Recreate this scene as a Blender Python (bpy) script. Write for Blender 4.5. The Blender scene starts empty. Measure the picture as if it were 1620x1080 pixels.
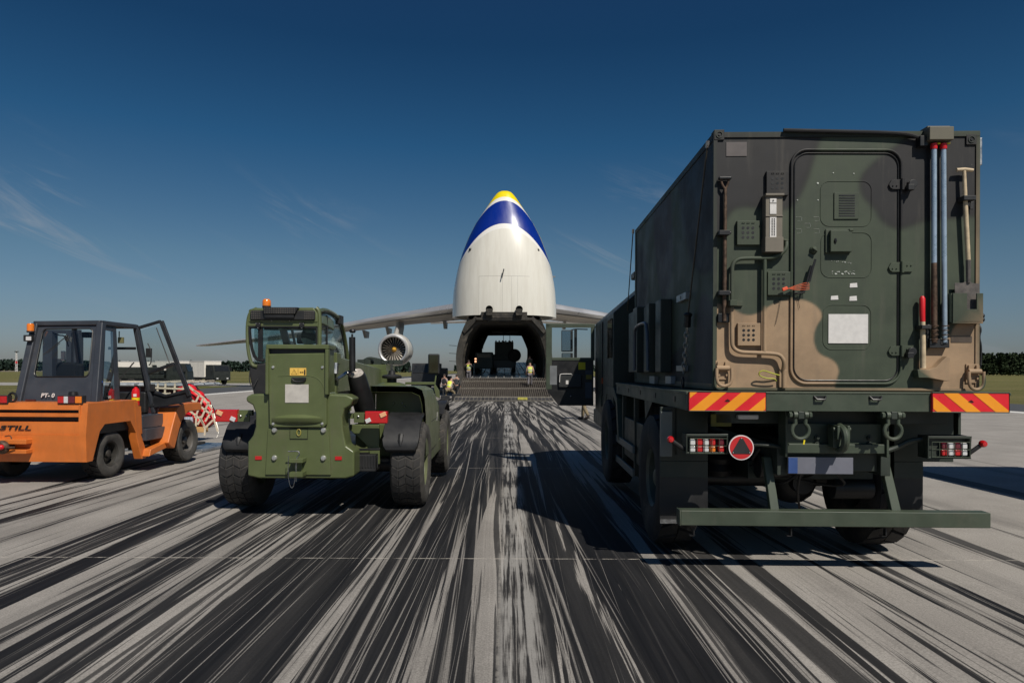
import bpy, bmesh, math, random
import numpy as np
from mathutils import Vector, Matrix
R = math.radians
random.seed(7)
S = bpy.context.scene
C = S.collection

# ---------------------------------------------------------------- camera
F = 1080.0; VX = 800.0; HY = 586.0; CH = 1.6
cd = bpy.data.cameras.new('camera'); cam = bpy.data.objects.new('camera', cd); C.objects.link(cam)
cam.location = (0, 0, CH); cam.rotation_euler = (R(90), R(-0.2), 0)
cd.sensor_width = 36; cd.lens = 36*F/1620; cd.shift_x = 10/1620; cd.shift_y = 46/1620
cd.clip_start = 0.1; cd.clip_end = 6000
S.camera = cam
# ---------------------------------------------------------------- world / sun
SUND = Vector((0.43, -0.78, 1.0)).normalized()      # towards the sun
el = math.asin(SUND.z); az = math.atan2(SUND.x, SUND.y)
w = bpy.data.worlds.new('World'); S.world = w; w.use_nodes = True
nt = w.node_tree; nt.nodes.clear()
def N(nt, t, **k):
    n = nt.nodes.new(t)
    for a, b in k.items():
        if a.startswith('i_'): n.inputs[a[2:].replace('_', ' ')].default_value = b
        else: setattr(n, a, b)
    return n
def L(nt, a, b): nt.links.new(a, b)
def math_(nt, op, a, b=None, c=None, clamp=False):
    n = nt.nodes.new('ShaderNodeMath'); n.operation = op; n.use_clamp = clamp
    for i, v in enumerate((a, b, c)):
        if v is None: continue
        if isinstance(v, (int, float)): n.inputs[i].default_value = v
        else: nt.links.new(v, n.inputs[i])
    return n.outputs[0]
def mapr(nt, v, a, b, c=0.0, d=1.0, smooth=True):
    n = nt.nodes.new('ShaderNodeMapRange'); n.interpolation_type = 'SMOOTHSTEP' if smooth else 'LINEAR'
    nt.links.new(v, n.inputs[0])
    for i, x in enumerate((a, b, c, d)):
        if isinstance(x, (int, float)): n.inputs[i+1].default_value = x
        else: nt.links.new(x, n.inputs[i+1])
    return n.outputs[0]
def mixc(nt, f, a, b, bt='MIX'):
    n = nt.nodes.new('ShaderNodeMix'); n.data_type = 'RGBA'; n.blend_type = bt
    for s, v in ((n.inputs[0], f), (n.inputs[6], a), (n.inputs[7], b)):
        if isinstance(v, (int, float)): s.default_value = v
        elif isinstance(v, tuple): s.default_value = (*v[:3], 1)
        else: nt.links.new(v, s)
    return n.outputs[2]
sky = N(nt, 'ShaderNodeTexSky', sky_type='NISHITA', sun_disc=False, sun_elevation=el, sun_rotation=az,
        air_density=1.0, dust_density=0.7, ozone_density=2.5, altitude=100)
tc = N(nt, 'ShaderNodeTexCoord'); sp = N(nt, 'ShaderNodeSeparateXYZ'); L(nt, tc.outputs['Generated'], sp.inputs[0])
X, Y, Z = sp.outputs
hs = N(nt, 'ShaderNodeValToRGB'); L(nt, mapr(nt, Z, 0.0, 0.6, 0, 1, False), hs.inputs[0])
cr = hs.color_ramp; cr.elements[0].position = 0; cr.elements[0].color = (.33, .345, .42, 1)
cr.elements[1].position = 1; cr.elements[1].color = (.10, .21, .33, 1)
for p, c in ((.064, (.32, .356, .44)), (.16, (.315, .375, .43)), (.257, (.285, .375, .41)), (.514, (.111, .29, .389)), (.716, (.070, .207, .306))):
    e = cr.elements.new(p); e.color = (*c, 1)
c0 = mixc(nt, 1.0, sky.outputs[0], hs.outputs[0], 'MULTIPLY')
# thin cirrus: direction projected on a high plane, stretched noise
azm = math_(nt, 'ARCTAN2', X, Y); cb = N(nt, 'ShaderNodeCombineXYZ'); L(nt, azm, cb.inputs[0]); L(nt, Z, cb.inputs[1])
m0 = N(nt, 'ShaderNodeMapping'); L(nt, cb.outputs[0], m0.inputs[0]); m0.inputs['Rotation'].default_value = (0, 0, R(24)); m0.inputs['Location'].default_value = (.35, .1, 0)
mp = N(nt, 'ShaderNodeMapping'); L(nt, m0.outputs[0], mp.inputs[0]); mp.inputs['Scale'].default_value = (3.2, 22, 1)
n1 = N(nt, 'ShaderNodeTexNoise', i_Scale=1.0, i_Detail=9.0, i_Roughness=.66, i_Distortion=1.1); L(nt, mp.outputs[0], n1.inputs[0])
m2_ = N(nt, 'ShaderNodeMapping'); L(nt, m0.outputs[0], m2_.inputs[0]); m2_.inputs['Scale'].default_value = (3.0, 7.5, 1)
n2 = N(nt, 'ShaderNodeTexNoise', i_Scale=1.0, i_Detail=3.0, i_Distortion=.6); L(nt, m2_.outputs[0], n2.inputs[0])
cl = math_(nt, 'MULTIPLY', mapr(nt, n1.outputs[0], .46, .78), mapr(nt, n2.outputs[0], .47, .68))
cl = math_(nt, 'MULTIPLY', cl, mapr(nt, Z, .30, .20))
cl = math_(nt, 'MULTIPLY', cl, .80)
c1 = mixc(nt, cl, c0, (2.6, 2.9, 3.3))
bg = N(nt, 'ShaderNodeBackground', i_Strength=0.11); L(nt, c1, bg.inputs[0])
wo = N(nt, 'ShaderNodeOutputWorld'); L(nt, bg.outputs[0], wo.inputs[0])
sd = bpy.data.lights.new('sun', 'SUN'); sun = bpy.data.objects.new('sun', sd); C.objects.link(sun)
sd.energy = 4.2; sd.angle = R(.53); sd.color = (1, .94, .84)
sun.rotation_euler = SUND.to_track_quat('Z', 'Y').to_euler(); sun.location = (20, -30, 60)
S.view_settings.view_transform = 'Standard'; S.view_settings.look = 'None'; S.view_settings.exposure = 0; S.view_settings.gamma = 1
S.view_settings.use_curve_mapping = False
S.render.engine = 'CYCLES'; S.cycles.max_bounces = 8; S.cycles.transparent_max_bounces = 16

# ---------------------------------------------------------------- helpers
def gz(y):
    return -.0098*min(y, 47) if y < 47 else -.0098*47
SLOPE = -.0098
MATS = {}
def mat(name, col, rough=.6, metal=0, var=.12, vs=6.0, bump=0.0, bs=60.0, coat=0, dirt=0, emit=None, alpha=None, spec=.5):
    if name in MATS: return MATS[name]
    m = bpy.data.materials.new(name); m.use_nodes = True; t = m.node_tree; b = t.nodes['Principled BSDF']
    b.inputs['Roughness'].default_value = rough; b.inputs['Metallic'].default_value = metal
    b.inputs['Coat Weight'].default_value = coat; b.inputs['Coat Roughness'].default_value = .15
    b.inputs['Specular IOR Level'].default_value = spec
    co = N(t, 'ShaderNodeTexCoord').outputs['Object']
    src = None
    if var:
        n = N(t, 'ShaderNodeTexNoise', i_Scale=vs, i_Detail=5.0, i_Roughness=.6); L(t, co, n.inputs[0])
        f = mapr(t, n.outputs[0], .3, .7)
        src = mixc(t, f, tuple(c*(1-var) for c in col), tuple(min(1, c*(1+var)) for c in col))
        L(t, mapr(t, n.outputs[0], .3, .7, max(0, rough-.08), min(1, rough+.1)), b.inputs['Roughness'])
    if dirt:
        n = N(t, 'ShaderNodeTexNoise', i_Scale=2.2, i_Detail=9.0, i_Roughness=.72); L(t, co, n.inputs[0])
        f = math_(t, 'MULTIPLY', mapr(t, n.outputs[0], .5, .72), dirt)
        src = mixc(t, f, src if src else col, (.16, .13, .10))
        mpp = N(t, 'ShaderNodeMapping'); mpp.inputs['Scale'].default_value = (14, 14, 1.3); L(t, co, mpp.inputs[0])
        n = N(t, 'ShaderNodeTexNoise', i_Scale=1.0, i_Detail=5.0, i_Roughness=.7); L(t, mpp.outputs[0], n.inputs[0])
        src = mixc(t, math_(t, 'MULTIPLY', mapr(t, n.outputs[0], .52, .75), dirt), src, (.10, .085, .07))
        n = N(t, 'ShaderNodeTexNoise', i_Scale=26.0, i_Detail=5.0, i_Roughness=.75, i_Distortion=.5); L(t, co, n.inputs[0])
        src = mixc(t, math_(t, 'MULTIPLY', mapr(t, n.outputs[0], .685, .72), min(1, dirt*1.8)), src, (.07, .06, .05))
    if src: L(t, src, b.inputs['Base Color'])
    else: b.inputs['Base Color'].default_value = (*col, 1)
    if bump:
        n = N(t, 'ShaderNodeTexNoise', i_Scale=bs, i_Detail=3.0); L(t, co, n.inputs[0])
        bp = N(t, 'ShaderNodeBump', i_Strength=bump, i_Distance=.004); L(t, n.outputs[0], bp.inputs['Height']); L(t, bp.outputs[0], b.inputs['Normal'])
    if emit:
        b.inputs['Emission Color'].default_value = (*emit[0], 1); b.inputs['Emission Strength'].default_value = emit[1]
    MATS[name] = m; return m
def glass(name, tint=(.55, .65, .68), f=.45, rough=.03):
    if name in MATS: return MATS[name]
    m = bpy.data.materials.new(name); m.use_nodes = True; t = m.node_tree
    tr = N(t, 'ShaderNodeBsdfTransparent'); tr.inputs[0].default_value = (*tint, 1)
    gl = N(t, 'ShaderNodeBsdfGlossy', i_Roughness=rough)
    fr = N(t, 'ShaderNodeFresnel', i_IOR=1.5)
    mx = N(t, 'ShaderNodeMixShader'); L(t, math_(t, 'MULTIPLY', fr.outputs[0], f), mx.inputs[0]); L(t, tr.outputs[0], mx.inputs[1]); L(t, gl.outputs[0], mx.inputs[2])
    L(t, mx.outputs[0], t.nodes['Material Output'].inputs[0]); MATS[name] = m; return m

class Fr:
    """a thing's own frame: x right, y forward, z up from its base"""
    def __init__(s, x, y, yaw=0, z=None):
        s.loc = Vector((x, y, gz(y) if z is None else z)); s.yaw = R(yaw)
        s.m = Matrix.Translation(s.loc) @ Matrix.Rotation(s.yaw, 4, 'Z'); s.i = s.m.inverted()
    def P(s, px, py, y=None, x=None, z=None):
        o = s.i @ Vector((0, 0, CH)); d = (s.i.to_3x3() @ Vector(((px-VX)/F, 1, -(py-HY)/F)))
        if y is not None: t = (y-o.y)/d.y
        elif x is not None: t = (x-o.x)/d.x
        else: t = (z-o.z)/d.z
        return o+d*t
    def px(s, v):
        p = s.m @ Vector(v); return VX+F*p.x/p.y, HY-F*(p.z-CH)/p.y

def root(name, fr, label, cat, group=None):
    o = bpy.data.objects.new(name, None); C.objects.link(o); o.location = fr.loc; o.rotation_euler = (0, 0, fr.yaw); o.empty_display_size = .2
    o['label'] = label; o['category'] = cat
    if group: o['group'] = group
    return o
def tag(o, label, cat, group=None):
    o['label'] = label; o['category'] = cat
    if group: o['group'] = group
    return o
def copy_tree(o, parent=None):
    c = o.copy(); C.objects.link(c); c.parent = parent
    for ch in list(o.children): copy_tree(ch, c)
    return c

SPLIT = set('equipment_box bar_bracket inner_hull tool_clamp side_locker lamp_arm tie_down_ring deck_socket bolt bar_clip cab_step torn_sticker lashing_plate vent_hole roof_tray side_guard orange_stripe rivet loose_wire strap ear_and_nose eyes hood_rivet casting_hole pole_holder spring_clip radome_light coupling_ledge rail_bracket door_fitting worn_markingX step_box interior_bar grille_mesh_ roof_vent pitot_probe fork timber timber quarter_glass'.split())
class MB:
    def __init__(s): s.v = []; s.f = []; s.mi = []; s.cur = 0
    def add(s, vs, fs):
        n = len(s.v); s.v += [tuple(v) for v in vs]; s.f += [tuple(i+n for i in f) for f in fs]; s.mi += [s.cur]*len(fs); return s
    def box(s, a, b):
        x0, x1 = sorted((a[0], b[0])); y0, y1 = sorted((a[1], b[1])); z0, z1 = sorted((a[2], b[2]))
        return s.add([(x0,y0,z0),(x1,y0,z0),(x1,y1,z0),(x0,y1,z0),(x0,y0,z1),(x1,y0,z1),(x1,y1,z1),(x0,y1,z1)],
              [(0,3,2,1),(4,5,6,7),(0,1,5,4),(1,2,6,5),(2,3,7,6),(3,0,4,7)])
    def cbox(s, c, sz, rot=None):
        m = Matrix.Translation(Vector(c))
        if rot: 
            from mathutils import Euler
            m = m @ Euler([R(a) for a in rot]).to_matrix().to_4x4()
        hx, hy, hz = [k/2 for k in sz]
        vs = [m @ Vector(v) for v in [(-hx,-hy,-hz),(hx,-hy,-hz),(hx,hy,-hz),(-hx,hy,-hz),(-hx,-hy,hz),(hx,-hy,hz),(hx,hy,hz),(-hx,hy,hz)]]
        return s.add(vs, [(0,3,2,1),(4,5,6,7),(0,1,5,4),(1,2,6,5),(2,3,7,6),(3,0,4,7)])
    def bar(s, p, q, w, h=None, up=(0,0,1)):
        p, q = Vector(p), Vector(q); d = (q-p).normalized(); u = Vector(up)
        if abs(d.dot(u)) > .98: u = Vector((0,1,0))
        r = d.cross(u).normalized(); u = r.cross(d); h = h or w; r = r*w/2; u = u*h/2
        vs = [p-r-u, p+r-u, p+r+u, p-r+u, q-r-u, q+r-u, q+r+u, q-r+u]
        return s.add(vs, [(0,1,2,3),(7,6,5,4),(0,4,5,1),(1,5,6,2),(2,6,7,3),(3,7,4,0)])
    def tube(s, pts, r, n=8, closed=False, caps=True):
        pts = [Vector(p) for p in pts]; k = len(pts); rs = r if isinstance(r, (list, tuple)) else [r]*k
        vs = []; prev = None
        for i, p in enumerate(pts):
            if closed: d = pts[(i+1) % k]-pts[i-1]
            else: d = pts[min(i+1, k-1)]-pts[max(i-1, 0)]
            d = d.normalized() if d.length > 1e-9 else Vector((0,0,1))
            if prev is None:
                u = Vector((0,0,1)) if abs(d.z) < .9 else Vector((0,1,0)); u = (u-d*u.dot(d)).normalized()
            else:
                u = prev-d*prev.dot(d); u = u.normalized() if u.length > 1e-6 else Vector((1,0,0))
            prev = u; r2 = d.cross(u)
            for j in range(n):
                a = 2*math.pi*j/n; vs.append(p+(u*math.cos(a)+r2*math.sin(a))*rs[i])
        fs = []
        for i in range(k if closed else k-1):
            a = i*n; b = ((i+1) % k)*n
            for j in range(n): fs.append((a+j, a+(j+1) % n, b+(j+1) % n, b+j))
        if caps and not closed: fs += [tuple(range(n))[::-1], tuple(range((k-1)*n, k*n))]
        return s.add(vs, fs)
    def cyl(s, p, q, r, r2=None, n=16): return s.tube([p, q], [r, r if r2 is None else r2], n)
    def sph(s, c, r, n=10, m=7, sc=(1,1,1)):
        vs = [(c[0], c[1], c[2]+r*sc[2])]
        for i in range(1, m):
            t = math.pi*i/m
            for j in range(n):
                a = 2*math.pi*j/n; vs.append((c[0]+r*sc[0]*math.sin(t)*math.cos(a), c[1]+r*sc[1]*math.sin(t)*math.sin(a), c[2]+r*sc[2]*math.cos(t)))
        vs.append((c[0], c[1], c[2]-r*sc[2])); fs = []
        for j in range(n): fs.append((0, 1+j, 1+(j+1) % n))
        for i in range(m-2):
            a = 1+i*n; b = a+n
            for j in range(n): fs.append((a+j, b+j, b+(j+1) % n, a+(j+1) % n))
        e = len(vs)-1; a = 1+(m-2)*n
        for j in range(n): fs.append((a+j, e, a+(j+1) % n))
        return s.add(vs, fs)
    def prism(s, poly, off):
        """poly: list of 3-D points (planar outline), off: extrusion vector"""
        n = len(poly); off = Vector(off); vs = [Vector(p) for p in poly]+[Vector(p)+off for p in poly]
        return s.add(vs, [tuple(range(n))[::-1], tuple(range(n, 2*n))]+[(i, (i+1) % n, n+(i+1) % n, n+i) for i in range(n)])
    def lathe(s, prof, c=(0,0,0), axis='x', n=32, closed=False):
        """prof: list of (radius, along axis)"""
        c = Vector(c); vs = []
        for r, t in prof:
            for j in range(n):
                a = 2*math.pi*j/n; u, v = r*math.cos(a), r*math.sin(a)
                vs.append(c+Vector({'x': (t, u, v), 'y': (v, t, u), 'z': (u, v, t)}[axis]))
        fs = []; k = len(prof)
        for i in range(k if closed else k-1):
            a = i*n; b = ((i+1) % k)*n
            for j in range(n): fs.append((a+j, a+(j+1) % n, b+(j+1) % n, b+j))
        return s.add(vs, fs)
    def loft(s, rings, close=True, caps=True):
        n = len(rings[0]); vs = [v for r in rings for v in r]; fs = []
        for i in range(len(rings)-1):
            for j in range(n if close else n-1): fs.append((i*n+j, i*n+(j+1) % n, (i+1)*n+(j+1) % n, (i+1)*n+j))
        if caps: fs += [tuple(range(n))[::-1], tuple(range((len(rings)-1)*n, len(rings)*n))]
        return s.add(vs, fs)
    def build(s, name, m, parent=None, bevel=0, smooth=35, camo=None, sub=0):
        if name in SPLIT and not getattr(s, 'done', 0):
            MB.done = 1; o = s.buildn(name, m, parent, bevel=bevel, smooth=smooth, camo=camo, sub=sub); MB.done = 0; return o
        me = bpy.data.meshes.new(name); me.from_pydata(s.v, [], s.f)
        for x in (m if isinstance(m, (list, tuple)) else [m]): me.materials.append(x)
        if max(s.mi or [0]) > 0: me.polygons.foreach_set('material_index', s.mi)
        bm = bmesh.new(); bm.from_mesh(me); bmesh.ops.remove_doubles(bm, verts=bm.verts, dist=1e-5); bmesh.ops.recalc_face_normals(bm, faces=bm.faces); bm.to_mesh(me); bm.free()
        if smooth: me.polygons.foreach_set('use_smooth', [True]*len(me.polygons)); me.set_sharp_from_angle(angle=R(smooth))
        if camo: paint(me, camo)
        o = bpy.data.objects.new(name, me); C.objects.link(o); o.parent = parent
        if bevel:
            b = o.modifiers.new('bevel', 'BEVEL'); b.width = bevel; b.segments = 2; b.limit_method = 'ANGLE'; b.angle_limit = R(40); b.harden_normals = bool(smooth)
        if sub:
            b = o.modifiers.new('sub', 'SUBSURF'); b.levels = b.render_levels = sub
        return o
def _buildn(s, name, m, parent=None, **k):
    # every separate piece becomes its own object
    par = list(range(len(s.v)))
    def fd(i):
        while par[i] != i: par[i] = par[par[i]]; i = par[i]
        return i
    for f in s.f:
        for i in f[1:]: par[fd(i)] = fd(f[0])
    isl = {}
    for fi, f in enumerate(s.f): isl.setdefault(fd(f[0]), []).append(fi)
    grp = []
    for fs in isl.values():
        P_ = np.array([s.v[i] for fi in fs for i in s.f[fi]]); grp.append([P_.min(0)-.012, P_.max(0)+.012, fs])
    ch = True
    while ch:
        ch = False
        for i in range(len(grp)):
            for j in range(i+1, len(grp)):
                if (grp[i][0] <= grp[j][1]).all() and (grp[j][0] <= grp[i][1]).all():
                    grp[i] = [np.minimum(grp[i][0], grp[j][0]), np.maximum(grp[i][1], grp[j][1]), grp[i][2]+grp[j][2]]; grp.pop(j); ch = True; break
            if ch: break
    out = []
    for _, _, fs in grp:
        q = MB(); ids = sorted({i for fi in fs for i in s.f[fi]}); mp_ = {a: b for b, a in enumerate(ids)}
        q.v = [s.v[i] for i in ids]; q.f = [tuple(mp_[i] for i in s.f[fi]) for fi in fs]; q.mi = [0]*len(fs); out.append(q.build(name, m, parent, **k))
    return out[0]
MB.buildn = _buildn
def rrect(x0, y0, x1, y1, r, n=6):
    pts = []
    for cx_, cy_, a0 in ((x1-r, y1-r, 0), (x0+r, y1-r, 90), (x0+r, y0+r, 180), (x1-r, y0+r, 270)):
        for i in range(n+1):
            a = R(a0+90*i/n); pts.append((cx_+r*math.cos(a), cy_+r*math.sin(a)))
    return pts
def smoothpath(pts, it=2, closed=False):
    pts = [Vector(p) for p in pts]
    for _ in range(it):
        out = []; k = len(pts)
        if not closed: out.append(pts[0])
        for i in range(k if closed else k-1):
            a, b = pts[i], pts[(i+1) % k]; out += [a*.75+b*.25, a*.25+b*.75]
        if not closed: out.append(pts[-1])
        pts = out
    return pts
def text(s, size, m, name, parent, loc, rot, depth=.002, shear=0, sx=1.0, bold=0):
    cu = bpy.data.curves.new(name, 'FONT'); cu.body = s; cu.size = size; cu.extrude = depth; cu.align_x = 'CENTER'; cu.align_y = 'CENTER'; cu.shear = shear; cu.offset = bold
    t = bpy.data.objects.new('t', cu); C.objects.link(t); dg = bpy.context.evaluated_depsgraph_get()
    me = bpy.data.meshes.new_from_object(t.evaluated_get(dg)); bpy.data.objects.remove(t)
    me.materials.clear(); me.materials.append(m); me.transform(Matrix.Diagonal((sx, 1, 1, 1)))
    o = bpy.data.objects.new(name, me); C.objects.link(o); o.parent = parent; o.location = loc; o.rotation_euler = rot; return o

# camouflage paint: soft-edged patches of colour, stored per vertex
ZX = lambda x, y: (1090+x/2.4, 190+y/2.4)
def chk(p): return [tuple(v)[:2] for v in smoothpath([Vector((a, b, 0)) for a, b in p], 2, True)]
BLK = [chk([ZX(*q) for q in p]) for p in (
  [(60,0),(300,-20),(520,10),(480,90),(452,200),(412,290),(370,335),(290,332),(215,320),(165,330),(135,370),(110,430),(60,440)],
  [(1130,20),(880,20),(800,85),(705,155),(648,215),(655,280),(705,325),(735,380),(790,408),(840,392),(890,372),(970,366),(1050,358),(1130,352)])]
BRN = [chk([ZX(*q) for q in p]) for p in (
  [(40,680),(150,705),(215,742),(270,728),(320,690),(400,672),(470,688),(512,735),(480,780),(470,830),(490,885),(550,905),(572,945),(560,980),(545,1060),(40,1060)],
  [(1130,735),(1070,742),(1010,765),(985,830),(900,860),(860,940),(930,950),(925,1060),(1130,1060)])]
SIDE_BRN_SHADE = [chk(p) for p in ([(1030,290),(1058,270),(1064,380),(1062,450),(1048,480),(1036,420)], [(1105,470),(1118,460),(1140,520),(1140,640),(1095,640),(1100,540)])]
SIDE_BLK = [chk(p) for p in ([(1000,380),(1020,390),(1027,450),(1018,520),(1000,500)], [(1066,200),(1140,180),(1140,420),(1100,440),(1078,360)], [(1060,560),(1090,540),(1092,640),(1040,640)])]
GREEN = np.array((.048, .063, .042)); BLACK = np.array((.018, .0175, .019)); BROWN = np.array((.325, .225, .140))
def sdist(P, poly):
    A = np.array(poly); B = np.roll(A, -1, 0); d = np.full(len(P), 1e9); ins = np.zeros(len(P), bool)
    for a, b in zip(A, B):
        ab = b-a; t = np.clip(((P-a) @ ab)/max(1e-9, ab @ ab), 0, 1); q = P-(a+t[:, None]*ab); d = np.minimum(d, np.hypot(q[:, 0], q[:, 1]))
        c = ((a[1] > P[:, 1]) != (b[1] > P[:, 1])); xx = (b[0]-a[0])*(P[:, 1]-a[1])/((b[1]-a[1]) or 1e-9)+a[0]; ins ^= c & (P[:, 0] < xx)
    return np.where(ins, d, -d)
def paint(me, spec):
    fr, side = spec[:2]; n = len(me.vertices); co = np.empty(n*3); me.vertices.foreach_get('co', co); co = co.reshape(-1, 3)
    m = np.array(fr.m); p = co @ m[:3, :3].T+m[:3, 3]
    P = np.stack([VX+F*p[:, 0]/p[:, 1], HY-F*(p[:, 2]-CH)/p[:, 1]], 1)
    col = np.tile(GREEN, (n, 1))
    for polys, c, wd in ((SIDE_BRN_SHADE if side else BRN, (np.array((.050, .045, .048)) if side else BROWN), 2.2), (SIDE_BLK if side else BLK, BLACK, 4.5)):  # side wall's brown swapped for dark grey, its shade put into the colour
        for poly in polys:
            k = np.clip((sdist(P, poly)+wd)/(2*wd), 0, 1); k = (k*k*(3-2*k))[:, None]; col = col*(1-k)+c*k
    if not side:
        for poly in BLK:
            k = (np.exp(-(sdist(P, poly)/5.5)**2)*.62)[:, None]; col = col*(1-k)+BLACK*.55*k
    a = me.color_attributes.new('camo', 'FLOAT_COLOR', 'POINT'); a.data.foreach_set('color', np.concatenate([col, np.ones((n, 1))], 1).astype(np.float32).ravel())
def camo_mat():
    m = bpy.data.materials.new('camouflage_paint'); m.use_nodes = True; t = m.node_tree; b = t.nodes['Principled BSDF']
    a = N(t, 'ShaderNodeAttribute', attribute_name='camo'); co = N(t, 'ShaderNodeTexCoord').outputs['Object']
    n = N(t, 'ShaderNodeTexNoise', i_Scale=2.6, i_Detail=8.0, i_Roughness=.68); L(t, co, n.inputs[0])
    c = mixc(t, 1.0, a.outputs['Color'], mixc(t, mapr(t, n.outputs[0], .3, .7), (.80, .80, .80), (1.18, 1.17, 1.15)), 'MULTIPLY')
    n2 = N(t, 'ShaderNodeTexNoise', i_Scale=9.0, i_Detail=9.0, i_Roughness=.8, i_Distortion=.4); L(t, co, n2.inputs[0])
    c = mixc(t, math_(t, 'MULTIPLY', mapr(t, n2.outputs[0], .62, .80), .16), c, (.17, .155, .13))
    mpp = N(t, 'ShaderNodeMapping'); mpp.inputs['Scale'].default_value = (11, 11, .9); L(t, co, mpp.inputs[0])
    n4 = N(t, 'ShaderNodeTexNoise', i_Scale=1.0, i_Detail=6.0, i_Roughness=.7); L(t, mpp.outputs[0], n4.inputs[0])
    c = mixc(t, math_(t, 'MULTIPLY', mapr(t, n4.outputs[0], .50, .78), .22), c, (.15, .135, .11))
    n5 = N(t, 'ShaderNodeTexNoise', i_Scale=34.0, i_Detail=4.0, i_Roughness=.8, i_Distortion=.6); L(t, co, n5.inputs[0])
    c = mixc(t, math_(t, 'MULTIPLY', mapr(t, n5.outputs[0], .70, .73), .5), c, (.20, .19, .16))
    L(t, c, b.inputs['Base Color']); L(t, mapr(t, n.outputs[0], .3, .7, .52, .72), b.inputs['Roughness']); b.inputs['Specular IOR Level'].default_value = .4
    n3 = N(t, 'ShaderNodeTexNoise', i_Scale=3.0, i_Detail=2.0); L(t, co, n3.inputs[0])
    bp = N(t, 'ShaderNodeBump', i_Strength=.25, i_Distance=.01); L(t, n3.outputs[0], bp.inputs['Height']); L(t, bp.outputs[0], b.inputs['Normal'])
    return m
CAMO = camo_mat()
GRN = mat('green_paint', (.050, .066, .045), .5, var=.12, vs=4, dirt=.18)
DGRN = mat('dark_green_paint', (.028, .037, .029), .5, var=.12, vs=4, dirt=.12)
OLIVE = mat('olive_paint', (.096, .118, .047), .38, var=.10, vs=3, coat=.2, dirt=.26)
BLKP = mat('black_plastic', (.018, .018, .019), .5, var=.15, bump=.1)
BLKM = mat('black_metal', (.014, .014, .015), .42, var=.2)
TDUST = mat('tyre_dust', (.062, .058, .053), .85, var=.3, vs=10)
RUB = mat('rubber', (.022, .021, .021), .78, var=.3, vs=12, bump=.4, bs=90, dirt=.45)
FABR = mat('dark_fabric', (.02, .02, .022), .85, var=.2, bump=.4, bs=200)
STEEL = mat('steel', (.42, .42, .42), .38, 1, var=.18, vs=20)
ZINC = mat('zinc_pipe', (.40, .49, .58), .30, .45, var=.1, vs=9)
RUST = mat('rusty_steel', (.10, .065, .045), .62, .5, var=.45, vs=25, bump=.3)
REDP = mat('red_paint', (.62, .012, .018), .4, var=.05)
REDL = mat('red_lens', (.50, .010, .012), .12, var=0, coat=1)
DREDL = mat('dark_red_lens', (.12, .008, .02), .12, var=0, coat=1)
AMB = mat('amber_lens', (.80, .20, .01), .12, var=0, coat=1)
CLRL = mat('clear_lens', (.62, .62, .62), .12, var=0, coat=1)
WOOD = mat('pale_wood', (.52, .41, .27), .6, var=.2, vs=14)
WHT = mat('white_label', (.66, .64, .62), .5, var=.06, vs=20)
YEL = mat('yellow_paint', (.72, .58, .01), .5, var=.05)
TAN = mat('tan_paint', (.16, .14, .11), .55, var=.1)
# ================================================================ THE SETTING
def sheet(name, x0, x1, y0, y1, lift, m, nx=2, kind='structure', step=10):
    ys = sorted({round(v, 3) for v in ([y0, y1]+[v for v in (0, 20, 44, 47, 50, 100, 300, 800) if y0 < v < y1])})
    xs = [x0+(x1-x0)*i/(nx-1) for i in range(nx)]; vs = []; fs = []
    for y in ys:
        for x in xs: vs.append((x, y, gz(y)+lift))
    for i in range(len(ys)-1):
        for j in range(nx-1): a = i*nx+j; fs.append((a, a+1, a+nx+1, a+nx))
    me = bpy.data.meshes.new(name); me.from_pydata(vs, [], fs); me.materials.append(m)
    o = bpy.data.objects.new(name, me); C.objects.link(o); o['kind'] = kind; return o
def nmat(name):
    m = bpy.data.materials.new(name); m.use_nodes = True; t = m.node_tree; b = t.nodes['Principled BSDF']
    g = N(t, 'ShaderNodeNewGeometry'); s = N(t, 'ShaderNodeSeparateXYZ'); L(t, g.outputs['Position'], s.inputs[0]); return m, t, b, s.outputs[0], s.outputs[1], g
def vec(t, x, y, z=0.0):
    c = N(t, 'ShaderNodeCombineXYZ')
    for i, v in enumerate((x, y, z)):
        if isinstance(v, (int, float)): c.inputs[i].default_value = v
        else: L(t, v, c.inputs[i])
    return c.outputs[0]
def noise(t, v, sc=1.0, d=3.0, r=.55, dist=0.0):
    n = N(t, 'ShaderNodeTexNoise', i_Scale=sc, i_Detail=d, i_Roughness=r, i_Distortion=dist); L(t, v, n.inputs[0]); return n.outputs[0]

# runway concrete with rubber
m, t, b, x, y, g = nmat('runway_concrete'); RWY = m
mu = lambda a, b_: math_(t, 'MULTIPLY', a, b_); ad = lambda a, b_: math_(t, 'ADD', a, b_)
grain = noise(t, g.outputs['Position'], 90, 4, .75); blot = noise(t, g.outputs['Position'], .8, 6, .6); agg = noise(t, g.outputs['Position'], 420, 2, .6)
con = mixc(t, mapr(t, blot, .3, .7), (.285, .265, .242), (.355, .331, .303))
con = mixc(t, mapr(t, grain, .35, .65), mixc(t, 1.0, con, (.76, .76, .76), 'MULTIPLY'), mixc(t, 1.0, con, (1.16, 1.16, 1.16), 'MULTIPLY'))
con = mixc(t, math_(t, 'MULTIPLY', mapr(t, agg, .62, .75), .5), con, (.16, .15, .14))
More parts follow.
